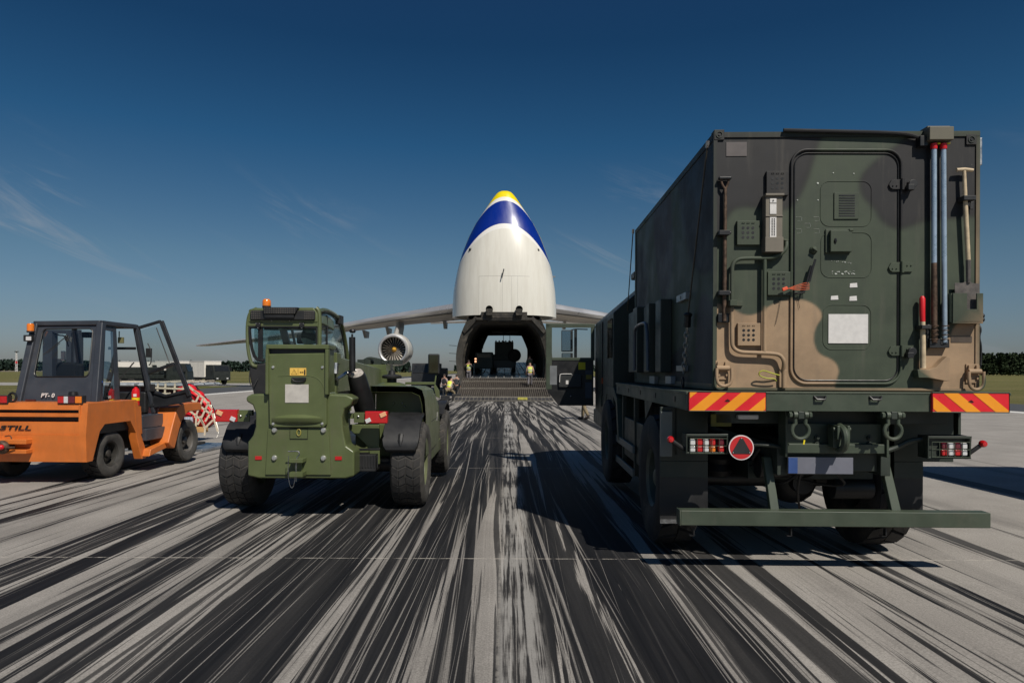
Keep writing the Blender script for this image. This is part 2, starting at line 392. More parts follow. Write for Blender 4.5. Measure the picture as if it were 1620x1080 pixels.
# slow lateral wander so streaks are not ruler-straight
wan = mu(math_(t, 'SUBTRACT', noise(t, vec(t, mu(x, .22), mu(y, .035), 3.1), 1, 2), .5), 1.0)
wan2 = mu(math_(t, 'SUBTRACT', noise(t, vec(t, mu(x, 1.1), mu(y, .10), 9.1), 1, 2), .5), .16)
xw = ad(ad(x, wan), wan2)
xa = ad(ad(x, mu(y, .020)), wan); xb = ad(ad(x, mu(y, -.022)), wan2)
A = noise(t, vec(t, mu(xw, 1.5), mu(y, .030), 0.0), 1, 2.0, .5)
B = noise(t, vec(t, mu(xa, 3.6), mu(y, .060), 5.0), 1, 2.0, .5)
D = noise(t, vec(t, mu(xb, 6.5), mu(y, .085), 11.0), 1, 2.0, .5)
G2 = noise(t, vec(t, mu(xw, 11.0), mu(y, .16), 31.0), 1, 2.0, .5)
fine = noise(t, vec(t, mu(xw, 34), mu(y, .22), 2.0), 1, 4, .72)
fine2 = noise(t, vec(t, mu(xb, 95), mu(y, .5), 7.0), 1, 3, .7)
ax = math_(t, 'ABSOLUTE', ad(x, .65))
env = mapr(t, ax, .3, 4.6, .044, -.055); env = ad(env, mapr(t, ax, 4.4, 7.5, 0, -.12))
jit = ad(mu(math_(t, 'SUBTRACT', fine, .5), .21), mu(math_(t, 'SUBTRACT', fine2, .5), .07))
def streak(n, c, wd): return mapr(t, ad(ad(n, env), jit), c, c+wd)
s1 = streak(A, .575, .022); s2 = streak(B, .532, .022); s3 = mu(streak(D, .548, .022), .97); s4 = mu(streak(G2, .585, .03), .85)
rub = math_(t, 'MAXIMUM', math_(t, 'MAXIMUM', s1, s2), math_(t, 'MAXIMUM', s3, s4))
# light scuffed threads running through the rubber
thr = mapr(t, ad(noise(t, vec(t, mu(xa, 17), mu(y, .09), 41.0), 1, 3, .65), mu(jit, .5)), .56, .64)
rub = mu(rub, math_(t, 'SUBTRACT', 1.0, mu(thr, .72)))
hair = mapr(t, noise(t, vec(t, mu(xb, 48), mu(y, .10), 51.0), 1, 2, .5), .645, .675); rub = mu(rub, math_(t, 'SUBTRACT', 1.0, mu(hair, .60)))
# scattered single wheel marks further out
E = noise(t, vec(t, mu(ad(x, mu(y, .024)), 2.3), mu(y, .022), 21.0), 1, 1.5, .4)
E2 = mapr(t, ad(E, mu(jit, .75)), .60, .625); E2 = mu(E2, mapr(t, ax, 10.5, 6.5)); rub = math_(t, 'MAXIMUM', rub, mu(E2, .92))
E3 = noise(t, vec(t, mu(ad(x, mu(y, -.03)), 5.0), mu(y, .03), 61.0), 1, 1.5, .4)
E4 = mapr(t, ad(E3, mu(jit, .5)), .66, .685); E4 = mu(E4, mapr(t, ax, 12, 8)); rub = math_(t, 'MAXIMUM', rub, mu(E4, .8))
dust = mu(mapr(t, ad(ad(A, env), mu(jit, 2.0)), .43, .56), .20); rub = math_(t, 'MAXIMUM', rub, dust)
# worn pale centre-line paint
cl_ = mu(mapr(t, math_(t, 'ABSOLUTE', ad(ad(x, -.10), mu(wan2, .5))), .19, .10), mapr(t, ad(noise(t, vec(t, mu(x, 22), mu(y, .5), 1.0), 1, 4, .7), mu(math_(t, 'SUBTRACT', blot, .5), .5)), .42, .56))
rub = mu(rub, math_(t, 'SUBTRACT', 1.0, mu(cl_, .72)))
con = mixc(t, mu(cl_, .55), con, (.42, .41, .39))
rubc = mixc(t, mapr(t, fine, .3, .7), (.0070, .0075, .0090), (.0145, .015, .0172))
wear = mapr(t, noise(t, vec(t, mu(xa, 3.0), mu(y, .12), 77.0), 1, 5, .7), .30, .62, .93, 1.0); col = mixc(t, mu(rub, wear), con, rubc)
# slab joints
def joint(v, period, off, wd):
    f = math_(t, 'MULTIPLY', math_(t, 'ABSOLUTE', math_(t, 'SUBTRACT', math_(t, 'FRACT', math_(t, 'DIVIDE', ad(v, off), period)), .5)), period)
    return mapr(t, f, wd, wd*2.2, 1, 0)
j1 = joint(y, 6.0, -6.03+3.0, .006); j2 = joint(x, 5.0, .04+2.5, .006)
jn = mapr(t, noise(t, vec(t, mu(x, 9), mu(y, 9), 0.0), 1, 4, .8), .40, .58)
col = mixc(t, mu(j1, mu(jn, .75)), col, (.50, .46, .40)); col = mixc(t, mu(j2, mu(jn, .5)), col, (.30, .28, .25))
L(t, col, b.inputs['Base Color']); L(t, mixc(t, rub, (.88, .88, .88), (.74, .74, .74)), b.inputs['Roughness']); b.inputs['Specular IOR Level'].default_value = .16
h = ad(mu(grain, .6), mu(fine, .4)); bp = N(t, 'ShaderNodeBump', i_Strength=.35, i_Distance=.004); L(t, h, bp.inputs['Height']); L(t, bp.outputs[0], b.inputs['Normal'])

# grass
m, t, b, x, y, g = nmat('grass_field'); GRS = m
n1 = noise(t, vec(t, math_(t, 'MULTIPLY', x, .018), math_(t, 'MULTIPLY', y, .10), 0.0), 1, 7, .65); n2 = noise(t, g.outputs['Position'], 2.5, 6, .7); n3 = noise(t, g.outputs['Position'], 30, 4, .7)
c = mixc(t, mapr(t, n1, .32, .66), (.105, .120, .034), (.235, .200, .085)); c = mixc(t, math_(t, 'MULTIPLY', mapr(t, n2, .45, .7), .6), c, (.080, .100, .030))
c = mixc(t, math_(t, 'MULTIPLY', mapr(t, n3, .4, .65), .45), c, (.14, .13, .06)); c = mixc(t, 1.0, c, mixc(t, mapr(t, n3, .3, .7), (.62, .62, .62), (1.12, 1.12, 1.12)), 'MULTIPLY')
L(t, c, b.inputs['Base Color']); b.inputs['Roughness'].default_value = .95; b.inputs['Specular IOR Level'].default_value = .1
bp = N(t, 'ShaderNodeBump', i_Strength=.9, i_Distance=.08); L(t, n3, bp.inputs['Height']); L(t, bp.outputs[0], b.inputs['Normal'])
ASP = mat('shoulder_asphalt', (.060, .063, .068), .85, var=.15, vs=3, bump=.3)
CON2 = mat('taxiway_concrete', (.31, .295, .27), .85, var=.1, vs=.6)
LINE = mat('line_paint', (.66, .65, .62), .7, var=.1, vs=5)
DIRT = mat('dry_field', (.16, .12, .09), .95, var=.2, vs=.05)
sheet('ground', -2500, 2500, -60, 4500, -.012, GRS, 12)
sheet('road_shoulder', -33, 33, -60, 1500, -.008, ASP, 8)
sheet('runway', -25.5, 25.5, -60, 1500, 0, RWY, 6)
sheet('taxiway', -400, -33, 86, 104, -.004, CON2, 6)
sheet('road', -1500, -300, 640, 700, -.004, CON2, 3)
for sx in (-1, 1): sheet('runway_edge_line', sx*24.2, sx*25.1, -60, 1500, .004, LINE, 2)
sheet('field_path', -900, -360, 500, 640, -.006, DIRT, 3)

# far woods: many small leafy faces over dark trunks, one mass each
def leaf_mat(name, col, var):
    m, t, b, x, y, g = nmat(name)
    n = noise(t, g.outputs['Position'], .16, 4, .6); n2 = noise(t, g.outputs['Position'], 1.3, 3, .6)
    c = mixc(t, mapr(t, n, .3, .7), tuple(k*(1-var) for k in col), tuple(k*(1+var) for k in col)); c = mixc(t, mapr(t, n2, .35, .65), mixc(t, 1.0, c, (.6, .6, .6), 'MULTIPLY'), c)
    L(t, c, b.inputs['Base Color']); b.inputs['Roughness'].default_value = .9; b.inputs['Specular IOR Level'].default_value = .15; return m
def wood(name, x0, x1, yc, rows, gap, h, m, leaves, seed, size=1.0, conifer=.6):
    rnd = random.Random(seed); vs = []; fs = []
    for r in range(rows):
        xx = x0
        while xx < x1:
            cx_ = xx+rnd.uniform(-.4, .4)*gap; cy_ = yc+r*gap*1.1+rnd.uniform(-.4, .4)*gap; H = h*rnd.uniform(.84, 1.05)*(1+.02*r); z0 = gz(yc); W = H*rnd.uniform(.17, .26)
            con_ = rnd.random() < conifer
            for _ in range(leaves):
                k = rnd.random()**.8; zc = z0+H*(.06+.94*k); rad = W*((1-k)**.8*1.0+.10 if con_ else math.sqrt(max(.02, 1-(2*(k-.5))**2))*1.1)
                a = rnd.uniform(0, 6.283); q = rad*math.sqrt(rnd.uniform(.25, 1)); c_ = Vector((cx_+q*math.cos(a), cy_+q*math.sin(a), zc))
                s_ = size*rnd.uniform(.5, 1.2); u = Vector((rnd.uniform(-1, 1), rnd.uniform(-1, 1), rnd.uniform(-.5, .5))).normalized()*s_; v = u.cross(Vector((rnd.uniform(-1, 1), rnd.uniform(-1, 1), rnd.uniform(-1, 1)))).normalized()*s_*.8
                n = len(vs); vs += [c_-u-v, c_+u-v*.6, c_+u*.7+v, c_-u*.8+v*.9]; fs.append((n, n+1, n+2, n+3))
            xx += gap*rnd.uniform(.8, 1.2)
    me = bpy.data.meshes.new(name); me.from_pydata(vs, [], fs); me.materials.append(m); o = bpy.data.objects.new(name, me); C.objects.link(o)
    o['kind'] = 'stuff'; return o
LF1 = leaf_mat('conifer_leaves', (.030, .046, .020), .35); LF2 = leaf_mat('far_leaves', (.040, .066, .050), .3)
tag(wood('pine_wood', 200, 470, 375, 4, 2.5, 12.2, LF1, 120, 3, .70, .75), 'dark green pine wood beyond the grass on the right', 'wood')
tag(wood('far_wood', -1150, -560, 800, 2, 4.5, 12.5, LF2, 60, 4, 1.6), 'long low dark wood on the left horizon behind the orange forklift', 'wood')
tag(wood('far_wood', -555, -90, 640, 2, 3.6, 9.5, LF2, 60, 5, 1.3), 'low wood on the horizon behind the green telehandler and white truck boxes', 'wood')
tag(wood('far_wood', -88, 200, 1200, 2, 6, 11, LF2, 40, 6, 2.0), 'very distant low wood on the horizon near the aircraft nose', 'wood')

# lattice mast far left
fr = Fr(*[(26-VX)/F*520, 520][:2]); rt = root('light_mast', fr, 'tall slender red and white mast on the far left horizon', 'mast')
mb = MB()
for k in range(3):
    a = k*2.094; mb.bar((.8*math.cos(a), .8*math.sin(a), 0), (.35*math.cos(a), .35*math.sin(a), 15), .22)
for z in range(0, 15, 2):
    for k in range(3):
        a = k*2.094; b_ = (k+1)*2.094; r0 = .8-.03*z; mb.bar((r0*math.cos(a), r0*math.sin(a), z), (r0*math.cos(b_), r0*math.sin(b_), z+2), .12)
mb.build('lattice', WHT, rt); MB().cbox((0, 0, 15.2), (2.4, 1.4, .6)).build('platform', BLKM, rt)
MB().cbox((0, 0, 7), (1.2, 1.2, 1.6)).build('red_band', REDP, rt)
# ================================================================ WHEELS
def wheel(parent, c, r, wd, rr, side, mt=RUB, mr=None, lugs=26, chevron=True, name='wheel', ribs=3, deep=.025, mg=None):
    """wheel > tyre, rim. axis along x; side=+1/-1: which side faces outward"""
    mr = mr or DGRN
    w = bpy.data.objects.new(name, None); C.objects.link(w); w.parent = parent; w.location = c; w.empty_display_size = .1
    h = wd/2; mb = MB()
    mb.lathe([(rr, -h*.80), (rr+(r-rr)*.35, -h), (r*.90, -h*.97), (r*.975, -h*.80), (r-deep, -h*.70), (r-deep, 0), (r-deep, h*.70), (r*.975, h*.80), (r*.90, h*.97), (rr+(r-rr)*.35, h), (rr, h*.80)], n=40)
    mb.mi = [1 if mg else 0]*len(mb.f)
    # tread blocks
    for k in range(lugs):
        a0 = 2*math.pi*k/lugs; da = 2*math.pi/lugs*.80
        cols = 4 if chevron else 2
        for q in range(cols):
            xa = -h*.86+q*(h*1.72)/cols+h*.02; xb = xa+(h*1.72)/cols-h*.05
            sk = (.35 if q % 2 == 0 else -.35)*2*math.pi/lugs if chevron else (.5*(q*2-1))*2*math.pi/lugs
            if not chevron: a0 = 2*math.pi*(k+.5*q)/lugs
            vs = []
            for rad in (r-deep*1.2, r):
                for (xx, s0) in ((xa, 0), (xb, sk)):
                    rd = rad-(.02*r if abs(xx) > h*.7 and rad == r else 0)
                    for e in (0, da):
                        a = a0+e+s0-(sk/2); vs.append((xx, rd*math.cos(a), rd*math.sin(a)))
            mb.add(vs, [(0,1,3,2),(4,6,7,5),(0,4,5,1),(2,3,7,6),(0,2,6,4),(1,5,7,3)])
    mb.build('tyre', [mt, mg] if mg else mt, w, smooth=40)
    m2 = MB(); s = side
    m2.lathe([(rr, -h*.8*s), (rr*.93, -h*.6*s), (rr*.9, h*.1*s), (rr*.93, h*.7*s), (rr*1.03, h*.84*s), (rr*1.03, h*.76*s), (rr, h*.72*s)], n=28)
    m2.lathe([(rr*.92, h*.15*s), (rr*.62, h*.30*s), (rr*.5, h*.34*s), (rr*.34, h*.36*s), (rr*.30, h*.62*s), (rr*.22, h*.68*s), (.001, h*.68*s)], n=28)
    for k in range(8):
        a = 2*math.pi*k/8; p = Vector((h*.3*s, rr*.5*math.cos(a), rr*.5*math.sin(a))); m2.cyl(p, p+Vector((h*.14*s, 0, 0)), rr*.055, n=6)
    m2.build('rim', mr, w)
    return w

# ================================================================ ARMY TRUCK (right foreground)
BW = 2.50
T = Fr(.5023*5.35, 5.35, -1.43)
tr = root('army_truck', T, 'dark green army truck carrying the camouflaged shelter, its left cab door open', 'truck')
hw = BW/2
zb1 = T.P(1342, 619, y=0).z; zb0 = T.P(1342, 649, y=0).z
# deck
cabR = T.P(970, 560, x=-hw).y; cabF = T.P(942, 560, x=-hw).y
mb = MB(); mb.box((-hw, .012, zb0), (hw, .09, zb1)); mb.box((-hw, .09, zb0), (-hw+.06, cabR-.35, zb1)); mb.box((hw-.06, .09, zb0), (hw, cabR-.35, zb1)); mb.box((-hw+.06, .09, zb1-.05), (hw-.06, cabR-.35, zb1-.004))
mb.box((-hw-.012, .012, zb1-.02), (hw+.012, cabR-.35, zb1+.003))
for k in range(6): mb.box((-hw+.06, .5+k*.7, zb0+.02), (hw-.06, .58+k*.7, zb1-.05))
mb.build('deck', GRN, tr, .004)
mb = MB()
for q in (1298, 1386):
    p = T.P(q, 627.5, y=0); mb.tube([p+Vector((-.045, .01, .012)), p+Vector((-.03, -.012, -.012)), p+Vector((.03, -.012, -.012)), p+Vector((.045, .01, .012))], .009, 6); mb.box(p+Vector((-.05, .008, -.008)), p+Vector((.05, .014, .016)))
mb.build('tie_down_ring', BLKM, tr)
mb = MB()
for k in range(5): mb.box((-hw-.006, .45+k*.85, zb0+.05), (-hw+.01, .53+k*.85, zb0+.10))
mb.build('deck_socket', BLKM, tr)
# reflective marker plates
HZR = mat('reflective_red', (.70, .012, .022), .35, var=.05, coat=.4, bump=.05); HZO = mat('reflective_orange', (.86, .31, .012), .35, var=.05, coat=.4)
for (a, bb, sl) in ((1090, 1211.6, 1), (1474.5, 1596, -1)):
    p0 = T.P(a, 649.5, y=-.004); p1 = T.P(bb, 619, y=-.004); W = p1.x-p0.x; z0 = zb0+.0; z1 = z0+.152; H = z1-z0
    o = MB().box((p0.x, -.010, z0), (p1.x, .011, z1)).build('marker_plate', HZR, tr); m2 = MB(); fr_ = MB()
    n = 4; step = W/2.62
    for k in range(-1, 3):
        for q0 in [p0.x+(k+.02)*step+(.0 if sl > 0 else .03)]:
            xs = [q0+.34*step*0, q0+.50*step]; off = H*1.15*sl
            poly = [(xs[0], z0+.003), (xs[1], z0+.003), (xs[1]+off, z1-.003), (xs[0]+off, z1-.003)]
            # clip to the plate
            def clip(pl, lim, sg):
                out = []
                for i in range(len(pl)):
                    A_, B_ = pl[i], pl[(i+1) % len(pl)]; ia = sg*(A_[0]-lim) >= 0; ib = sg*(B_[0]-lim) >= 0
                    if ia: out.append(A_)
                    if ia != ib:
                        tt = (lim-A_[0])/(B_[0]-A_[0]); out.append((lim, A_[1]+tt*(B_[1]-A_[1])))
                return out
            poly = clip(poly, p0.x+.006, 1); poly = clip(poly, p1.x-.006, -1) if poly else poly
            if len(poly) > 2: m2.prism([(u, -.0125, v) for u, v in poly], (0, .002, 0))
    m2.build('orange_stripe', HZO, o, smooth=0)
    fr_.tube([(p0.x, -.011, z0), (p1.x, -.011, z0), (p1.x, -.011, z1), (p0.x, -.011, z1)], .005, 4, closed=True); fr_.build('plate_edge', GRN, o)
    mk = MB(); cxp = (p0.x+p1.x)/2
    mk.bar((cxp-.02, -.014, z0+H*.52), (cxp, -.014, z0+H*.62), .006, .002); mk.bar((cxp, -.014, z0+H*.62), (cxp+.02, -.014, z0+H*.52), .006, .002); mk.box((cxp-.012, -.0145, z0+H*.5), (cxp+.012, -.013, z0+H*.54)); mk.build('plate_mark', BLKM, o)
# chassis
mb = MB()
for s in (-1, 1): mb.box((s*.38, .25, .80), (s*.46, 6.9, 1.05))
for q in (.3, 1.3, 2.6, 4.0, 5.2): mb.box((-.38, q, .83), (.38, q+.08, 1.02))
mb.box((-.95, .3, zb0-.12), (.95, .42, zb0)); mb.box((-.95, 3.0, zb0-.12), (.95, 3.1, zb0))
mb.box((-.55, .7, .70), (.55, 1.9, .86)); mb.build('chassis', DGRN, tr, .006)
WR = .62; ry = 1.27; fy = 4.75; wz = WR
mb = MB()
for q in (ry, fy):
    mb.cyl((-.95, q, wz), (.95, q, wz), .075, n=14); mb.sph((.05, q, wz), .24, sc=(1, .9, 1)); mb.cyl((.05, q-.3, wz), (.05, q+.3, wz), .10)
    for s in (-1, 1):
        for k in range(6): mb.bar((s*.5, q-.62+.05*k, wz+.20-.016*k), (s*.5, q+.62-.05*k, wz+.20-.016*k), .08, .012)
        mb.cyl((s*.62, q+.14, wz-.02), (s*.62, q+.05, 1.05), .04)
        mb.lathe([(.11, .05), (.14, .10), (.11, .16), (.14, .21), (.11, .26), (.08, .30)], (s*.70, q-.15, wz), 'z', 16)
mb.cyl((.05, ry+.3, wz+.02), (.05, fy-.3, wz+.2), .05)
mb.build('axle', BLKM, tr)
mb = MB()
random.seed(5)
for k in range(9):
    a = random.uniform(-.5, .5); z_ = random.uniform(.75, 1.1); y_ = random.uniform(.45, .7); mb.tube(smoothpath([(a, y_, z_), (a+random.uniform(-.2, .2), y_+.1, z_-.15), (a+random.uniform(-.5, .5), y_+.3, z_-.1), (a+random.uniform(-.5, .5), y_+.8, z_+.1)]), .012, 6)
mb.tube(smoothpath([T.P(1267, 745, y=.45), T.P(1262, 770, y=.5), T.P(1264, 790, y=.6), T.P(1267, 815, y=.9)]), .010, 6)
mb.build('air_hose', BLKM, tr)
mb = MB()
for (xa_, ya_, za_, sx_, sy_, sz_) in ((-.75, 2.15, .72, .35, .8, .42), (.80, 2.25, .70, .42, 1.0, .5), (-.2, 2.3, .72, .4, .5, .3), (.0, 1.75, .62, .7, .12, .30)): mb.cbox((xa_, ya_, za_), (sx_, sy_, sz_))
mb.cyl((-.5, .62, .83), (-.12, .62, .83), .11, n=18); mb.cyl((.2, .75, .62), (.55, .75, .62), .10, n=18); mb.build('equipment_box', BLKM, tr, .012)
# wheels
for (x_, q) in ((-1, ry), (1, ry), (-1, fy), (1, fy)): wheel(tr, (x_*.95-.19, q, wz), WR, .38, .27, x_, lugs=20, chevron=False, deep=.035, mr=mat('rim_green', (.075, .088, .07), .5, var=.15, dirt=.2))
# mudguards, flaps
for s, (a, bb, flx, bot) in ((-1, (1045, 1120.6, 1120.6, 826)), (1, (1415, 1509, 1461, 812))):
    yq = ry-WR-.08; A_ = T.P(a, 654, y=yq); B_ = T.P(bb, 728, y=yq); m_ = T.P(a, 754, y=yq).z; Bf = T.P(flx, bot, y=yq)
    mb = MB(); mb.box((A_.x, yq, B_.z), (B_.x, yq+.03, zb0)); mb.box((A_.x, yq-.002, m_), (Bf.x, yq+.022, B_.z)); 
    xo = s*hw; 
    pts = [(yq, zb0), (yq, B_.z+.05), (yq+.1, B_.z+.12), (yq+.3, wz+WR+.10), (ry+WR*.5, wz+WR+.10), (ry+WR+.1, wz+WR-.12), (ry+WR+.14, zb0)]
    mb.prism([(xo-s*.02, p, q) for p, q in pts], (-s*.025, 0, 0)); mb.box((xo-s*.42, yq+.25, wz+WR+.12), (xo-s*.02, ry+WR*.6, wz+WR+.14))
    mb.build('mudguard', DGRN, tr, .004)
    mb = MB().box((A_.x, yq+.003, Bf.z), (Bf.x, yq+.018, m_)); mb.build('mud_flap', BLKP, tr)
    MB().box((A_.x, yq-.006, Bf.z-.004), (Bf.x, yq+.004, Bf.z+.03)).build('flap_strip', STEEL, tr) if s < 0 else None
mb = MB(); p = T.P(1052, 667, y=.55); 
mb.box(T.P(1046, 650, y=.52), T.P(1062, 720, y=.57)); mb.build('bracket_post', MATS['grey_green_metal'] if 'grey_green_metal' in MATS else mat('grey_green_metal', (.15, .165, .155), .4, var=.1), tr, .003)
# tail light frames
LAMP = {'w': CLRL, 'r': REDL, 'o': AMB, 'd': DREDL}
def lights(x0, x1, y0, y1, xs, cols, yc, d=.14):
    a = T.P(x0, y0, y=d); b_ = T.P(x1, y1, y=d); mb = MB(); mb.box((a.x, d+.03, b_.z), (b_.x, d+.12, a.z)); mb.box((a.x, d-.02, a.z-.018), (b_.x, d+.12, a.z)); mb.box((a.x, d-.02, b_.z), (b_.x, d+.12, b_.z+.012))
    mb.box((a.x, d-.02, b_.z), (a.x+.01, d+.03, a.z)); mb.box((b_.x-.01, d-.02, b_.z), (b_.x, d+.03, a.z))
    o = mb.build('light_housing', DGRN, tr, .003)
    for q, c in zip(xs, cols):
        p = T.P(q, yc, y=d)
        for dz, cc in ((.027, c[0]), (-.027, c[1])): MB().cbox((p.x, d+.008, p.z+dz), (.047, .045, .052)).build('tail_lamp', LAMP[cc], o, .012)
    g_ = MB(); zc = T.P(xs[0], yc, y=d).z
    for dz in (-.06, -.0, .06): g_.tube([(a.x+.03, d-.024, zc+dz), (b_.x-.01, d-.024, zc+dz)], .0035, 5)
    for q in np.linspace(a.x+.03, b_.x-.01, 6): g_.tube([(q, d-.024, zc-.06), (q, d-.024, zc+.06)], .003, 5)
    g_.build('lamp_guard', GRN, o)
lights(1085, 1151, 685, 716, (1095.7, 1107, 1117, 1127.5, 1141), ('ww', 'rr', 'ww', 'ro', 'dr'), 703.5)
lights(1466, 1534, 687, 722, (1493.7, 1504.4, 1514.7, 1525.4), ('dr', 'ww', 'dr', 'ww'), 708)
# arm that holds the right lamp frame
mb = MB(); mb.tube(smoothpath([T.P(1398, 712, y=.25), T.P(1420, 705, y=.24), T.P(1440, 694, y=.22), T.P(1470, 691, y=.2), T.P(1490, 691, y=.2)]), .022, 8); mb.tube(smoothpath([T.P(1240, 706, y=.25), T.P(1210, 701, y=.25), T.P(1150, 700, y=.25)]), .018, 8); mb.build('lamp_arm', DGRN, tr)
for (x0, y0, x1, y1) in ((1061, 694, 1084, 710), (1555, 699, 1534, 714)):
    a = T.P(x0, y0, y=.14); b_ = T.P(x1, y1, y=.17); k = MB(); k.tube(smoothpath([b_, a+(b_-a)*.4, a]), .017, 8); o = k.build('marker_arm', BLKP, tr)
    MB().lathe([(.001, -.034), (.018, -.032), (.027, -.018), (.030, 0), (.027, .012), (.001, .013)], a, 'y', 18).build('marker_lamp', REDL, o)
# convoy disc with triangle
c = T.P(1173, 706.3, y=.08); r_ = 19.7/F*5.43
o = MB().lathe([(.001, .008), (r_, .008), (r_, -.004), (.001, -.004)], c, 'y', 48).build('warning_disc', mat('white_rim', (.72, .66, .66), .5, var=.05), tr)
MB().lathe([(.001, -.003), (r_*.92, -.003), (r_*.92, -.006), (.001, -.006)], c, 'y', 48).build('red_field', mat('disc_red', (.50, .015, .018), .5, var=.05), o)
k = MB(); k.prism([(c.x+r_*a, c.y-.009, c.z+r_*b_) for a, b_ in ((-.74, -.50), (.74, -.50), (.74, -.36), (.12, .74), (-.12, .74), (-.74, -.36))], (0, .004, 0)); k.build('black_triangle', BLKP, o)
k = MB(); 
for a, b_ in ((-.66, -.4), (.66, -.4), (0, .74)): k.sph((c.x+r_*a, c.y-.009, c.z+r_*b_), .004, 6, 4)
k.build('rivet', STEEL, o)
# small plates
o = MB().box(T.P(1125, 653.5, y=.3), T.P(1157, 673, y=.31)).build('class_plate', mat('dull_yellow', (.16, .14, .02), .6, var=.2), tr, .003)
MB().box(T.P(1168, 654, y=.25), T.P(1196, 661, y=.33)).build('work_lamp', CLRL, tr, .012)
o = MB().box(T.P(1247, 721, y=.19), T.P(1349, 747.5, y=.205)).build('number_plate', mat('plate_grey', (.15, .155, .19), .5, var=.06, vs=5), tr, .003)
MB().box(T.P(1248, 722, y=.184), T.P(1262, 746.5, y=.189)).build('blue_band', mat('plate_blue', (.03, .07, .22), .5, var=.1), o)
# rear cross member + shackles + hook
A_ = T.P(1241, 668, y=.22); B_ = T.P(1395, 714, y=.22)
mb = MB(); mb.box((A_.x, .22, B_.z), (B_.x, .26, A_.z)); mb.box((A_.x, .16, B_.z), (B_.x-.0, .22, B_.z+.075)); mb.box((A_.x-.02, .14, B_.z-.03), (A_.x, .30, zb0)); mb.box((B_.x, .14, B_.z-.03), (B_.x+.02, .30, zb0))
mb.build('rear_crossmember', GRN, tr, .005)
mb = MB()
for q in (1292, 1375):
    for yq in (690, 700): p = T.P(q, yq, y=.22); mb.cyl(p, p+Vector((0, -.02, 0)), .022, n=6); mb.cyl(p, p+Vector((0, -.035, 0)), .012, n=8)
mb.build('bolt', DGRN, tr)
def shackle(px_):
    p = T.P(px_, 654.6, y=-.02); c = T.P(px_, 679, y=-.02); r0 = 13.2/F*5.35
    pts = []
    for k in range(17):
        a = R(125+290*k/16); pts.append(c+Vector((r0*1.0*math.cos(a), 0, r0*math.sin(a))))
    pts = [Vector((p.x-.042, -.02, p.z+.012))]+[Vector((p.x-.040, -.02, p.z-.025))]+pts+[Vector((p.x+.040, -.02, p.z-.025))]+[Vector((p.x+.042, -.02, p.z+.012))]
    o = MB().tube(pts, .0155, 10).build('shackle', GRN, tr)
    k = MB(); k.cyl((p.x-.085, -.02, p.z), (p.x+.085, -.02, p.z), .013, n=12); k.cyl((p.x-.088, -.02, p.z), (p.x-.068, -.02, p.z), .024, n=6); k.cyl((p.x+.066, -.02, p.z), (p.x+.085, -.02, p.z), .024, n=6)
    for q in (-.042, .042): k.cyl((p.x+q-.014, -.02, p.z), (p.x+q+.014, -.02, p.z), .030, n=14)
    k.build('shackle_pin', GRN, o); MB().box((p.x-.024, -.045, p.z-.03), (p.x+.024, .22, p.z+.03)).build('shackle_lug', DGRN, o, .006)
shackle(1266.5); shackle(1413)
p = T.P(1328, 690, y=.1)
mb = MB(); mb.box((p.x-.05, .02, p.z-.01), (p.x-.028, .2, p.z+.10)); mb.box((p.x+.028, .02, p.z-.01), (p.x+.05, .2, p.z+.10)); mb.cyl((p.x-.07, .06, p.z+.07), (p.x+.07, .06, p.z+.07), .016); mb.tube(smoothpath([(p.x, .1, p.z+.09), (p.x, -.0, p.z+.06), (p.x, -.02, p.z-.03), (p.x, .05, p.z-.10), (p.x, .13, p.z-.08)]), .030, 8); mb.cbox((p.x, .12, p.z), (.12, .1, .16)); mb.build('tow_hook', GRN, tr, .004)
p = T.P(1273, 694, y=-.03); MB().bar(p, p+Vector((-.006, 0, -.035)), .012, .004).build('yellow_tag', YEL, tr)
# underrun bar
A_ = T.P(1078, 806, y=.16); B_ = T.P(1568.5, 832.6, y=.16)
mb = MB(); mb.box((A_.x, .16, B_.z), (B_.x, .27, A_.z)); mb.box((A_.x-.012, .155, B_.z-.004), (A_.x, .275, A_.z+.004)); mb.build('underrun_bar', GRN, tr, .010)
mb = MB()
for (a, b_, c_, d_) in ((1208.6, 1221, 1220, 1234), (1393, 1406, 1412, 1427)):
    q = [T.P(a, 721, y=.36), T.P(b_, 721, y=.36), T.P(d_, 806, y=.24), T.P(c_, 806, y=.24)]; mb.prism(q, (0, .06, 0))
mb.build('bar_bracket', GRN, tr, .006)
mb = MB()
for q in (1100, 1254, 1404): p = T.P(q, 834, y=.2); mb.box((p.x-.01, .2, p.z-.06), (p.x, .24, p.z)); mb.box((p.x-.04, .2, p.z-.065), (p.x, .24, p.z-.058))
mb.build('bar_clip', BLKM, tr)
# side guards
mb = MB()
for (ya, yb) in ((678, 678), (707, 707)):
    p = T.P(962, ya, x=-hw); q = T.P(1001, ya+17 if ya < 700 else 742, x=-hw); z_ = p.z
    mb.box((-hw, q.y, z_-.09), (-hw+.03, p.y, z_))
mb.build('side_guard', mat('grey_green_metal', (.15, .165, .155), .4, var=.1), tr, .006)
mb = MB(); 
for yy in (2.75, 3.7): mb.box((-hw+.03, yy, .4), (-hw+.09, yy+.06, zb0))
mb.box((-hw+.05, 2.3, .55), (-.5, 3.7, 1.05)); mb.box((hw-.6, 2.3, .5), (hw-.04, 3.8, 1.1)); mb.cyl((-hw+.35, 3.3, .6), (-hw+.35, 3.95, .6), .22, n=20)
mb.build('side_locker', DGRN, tr, .01)
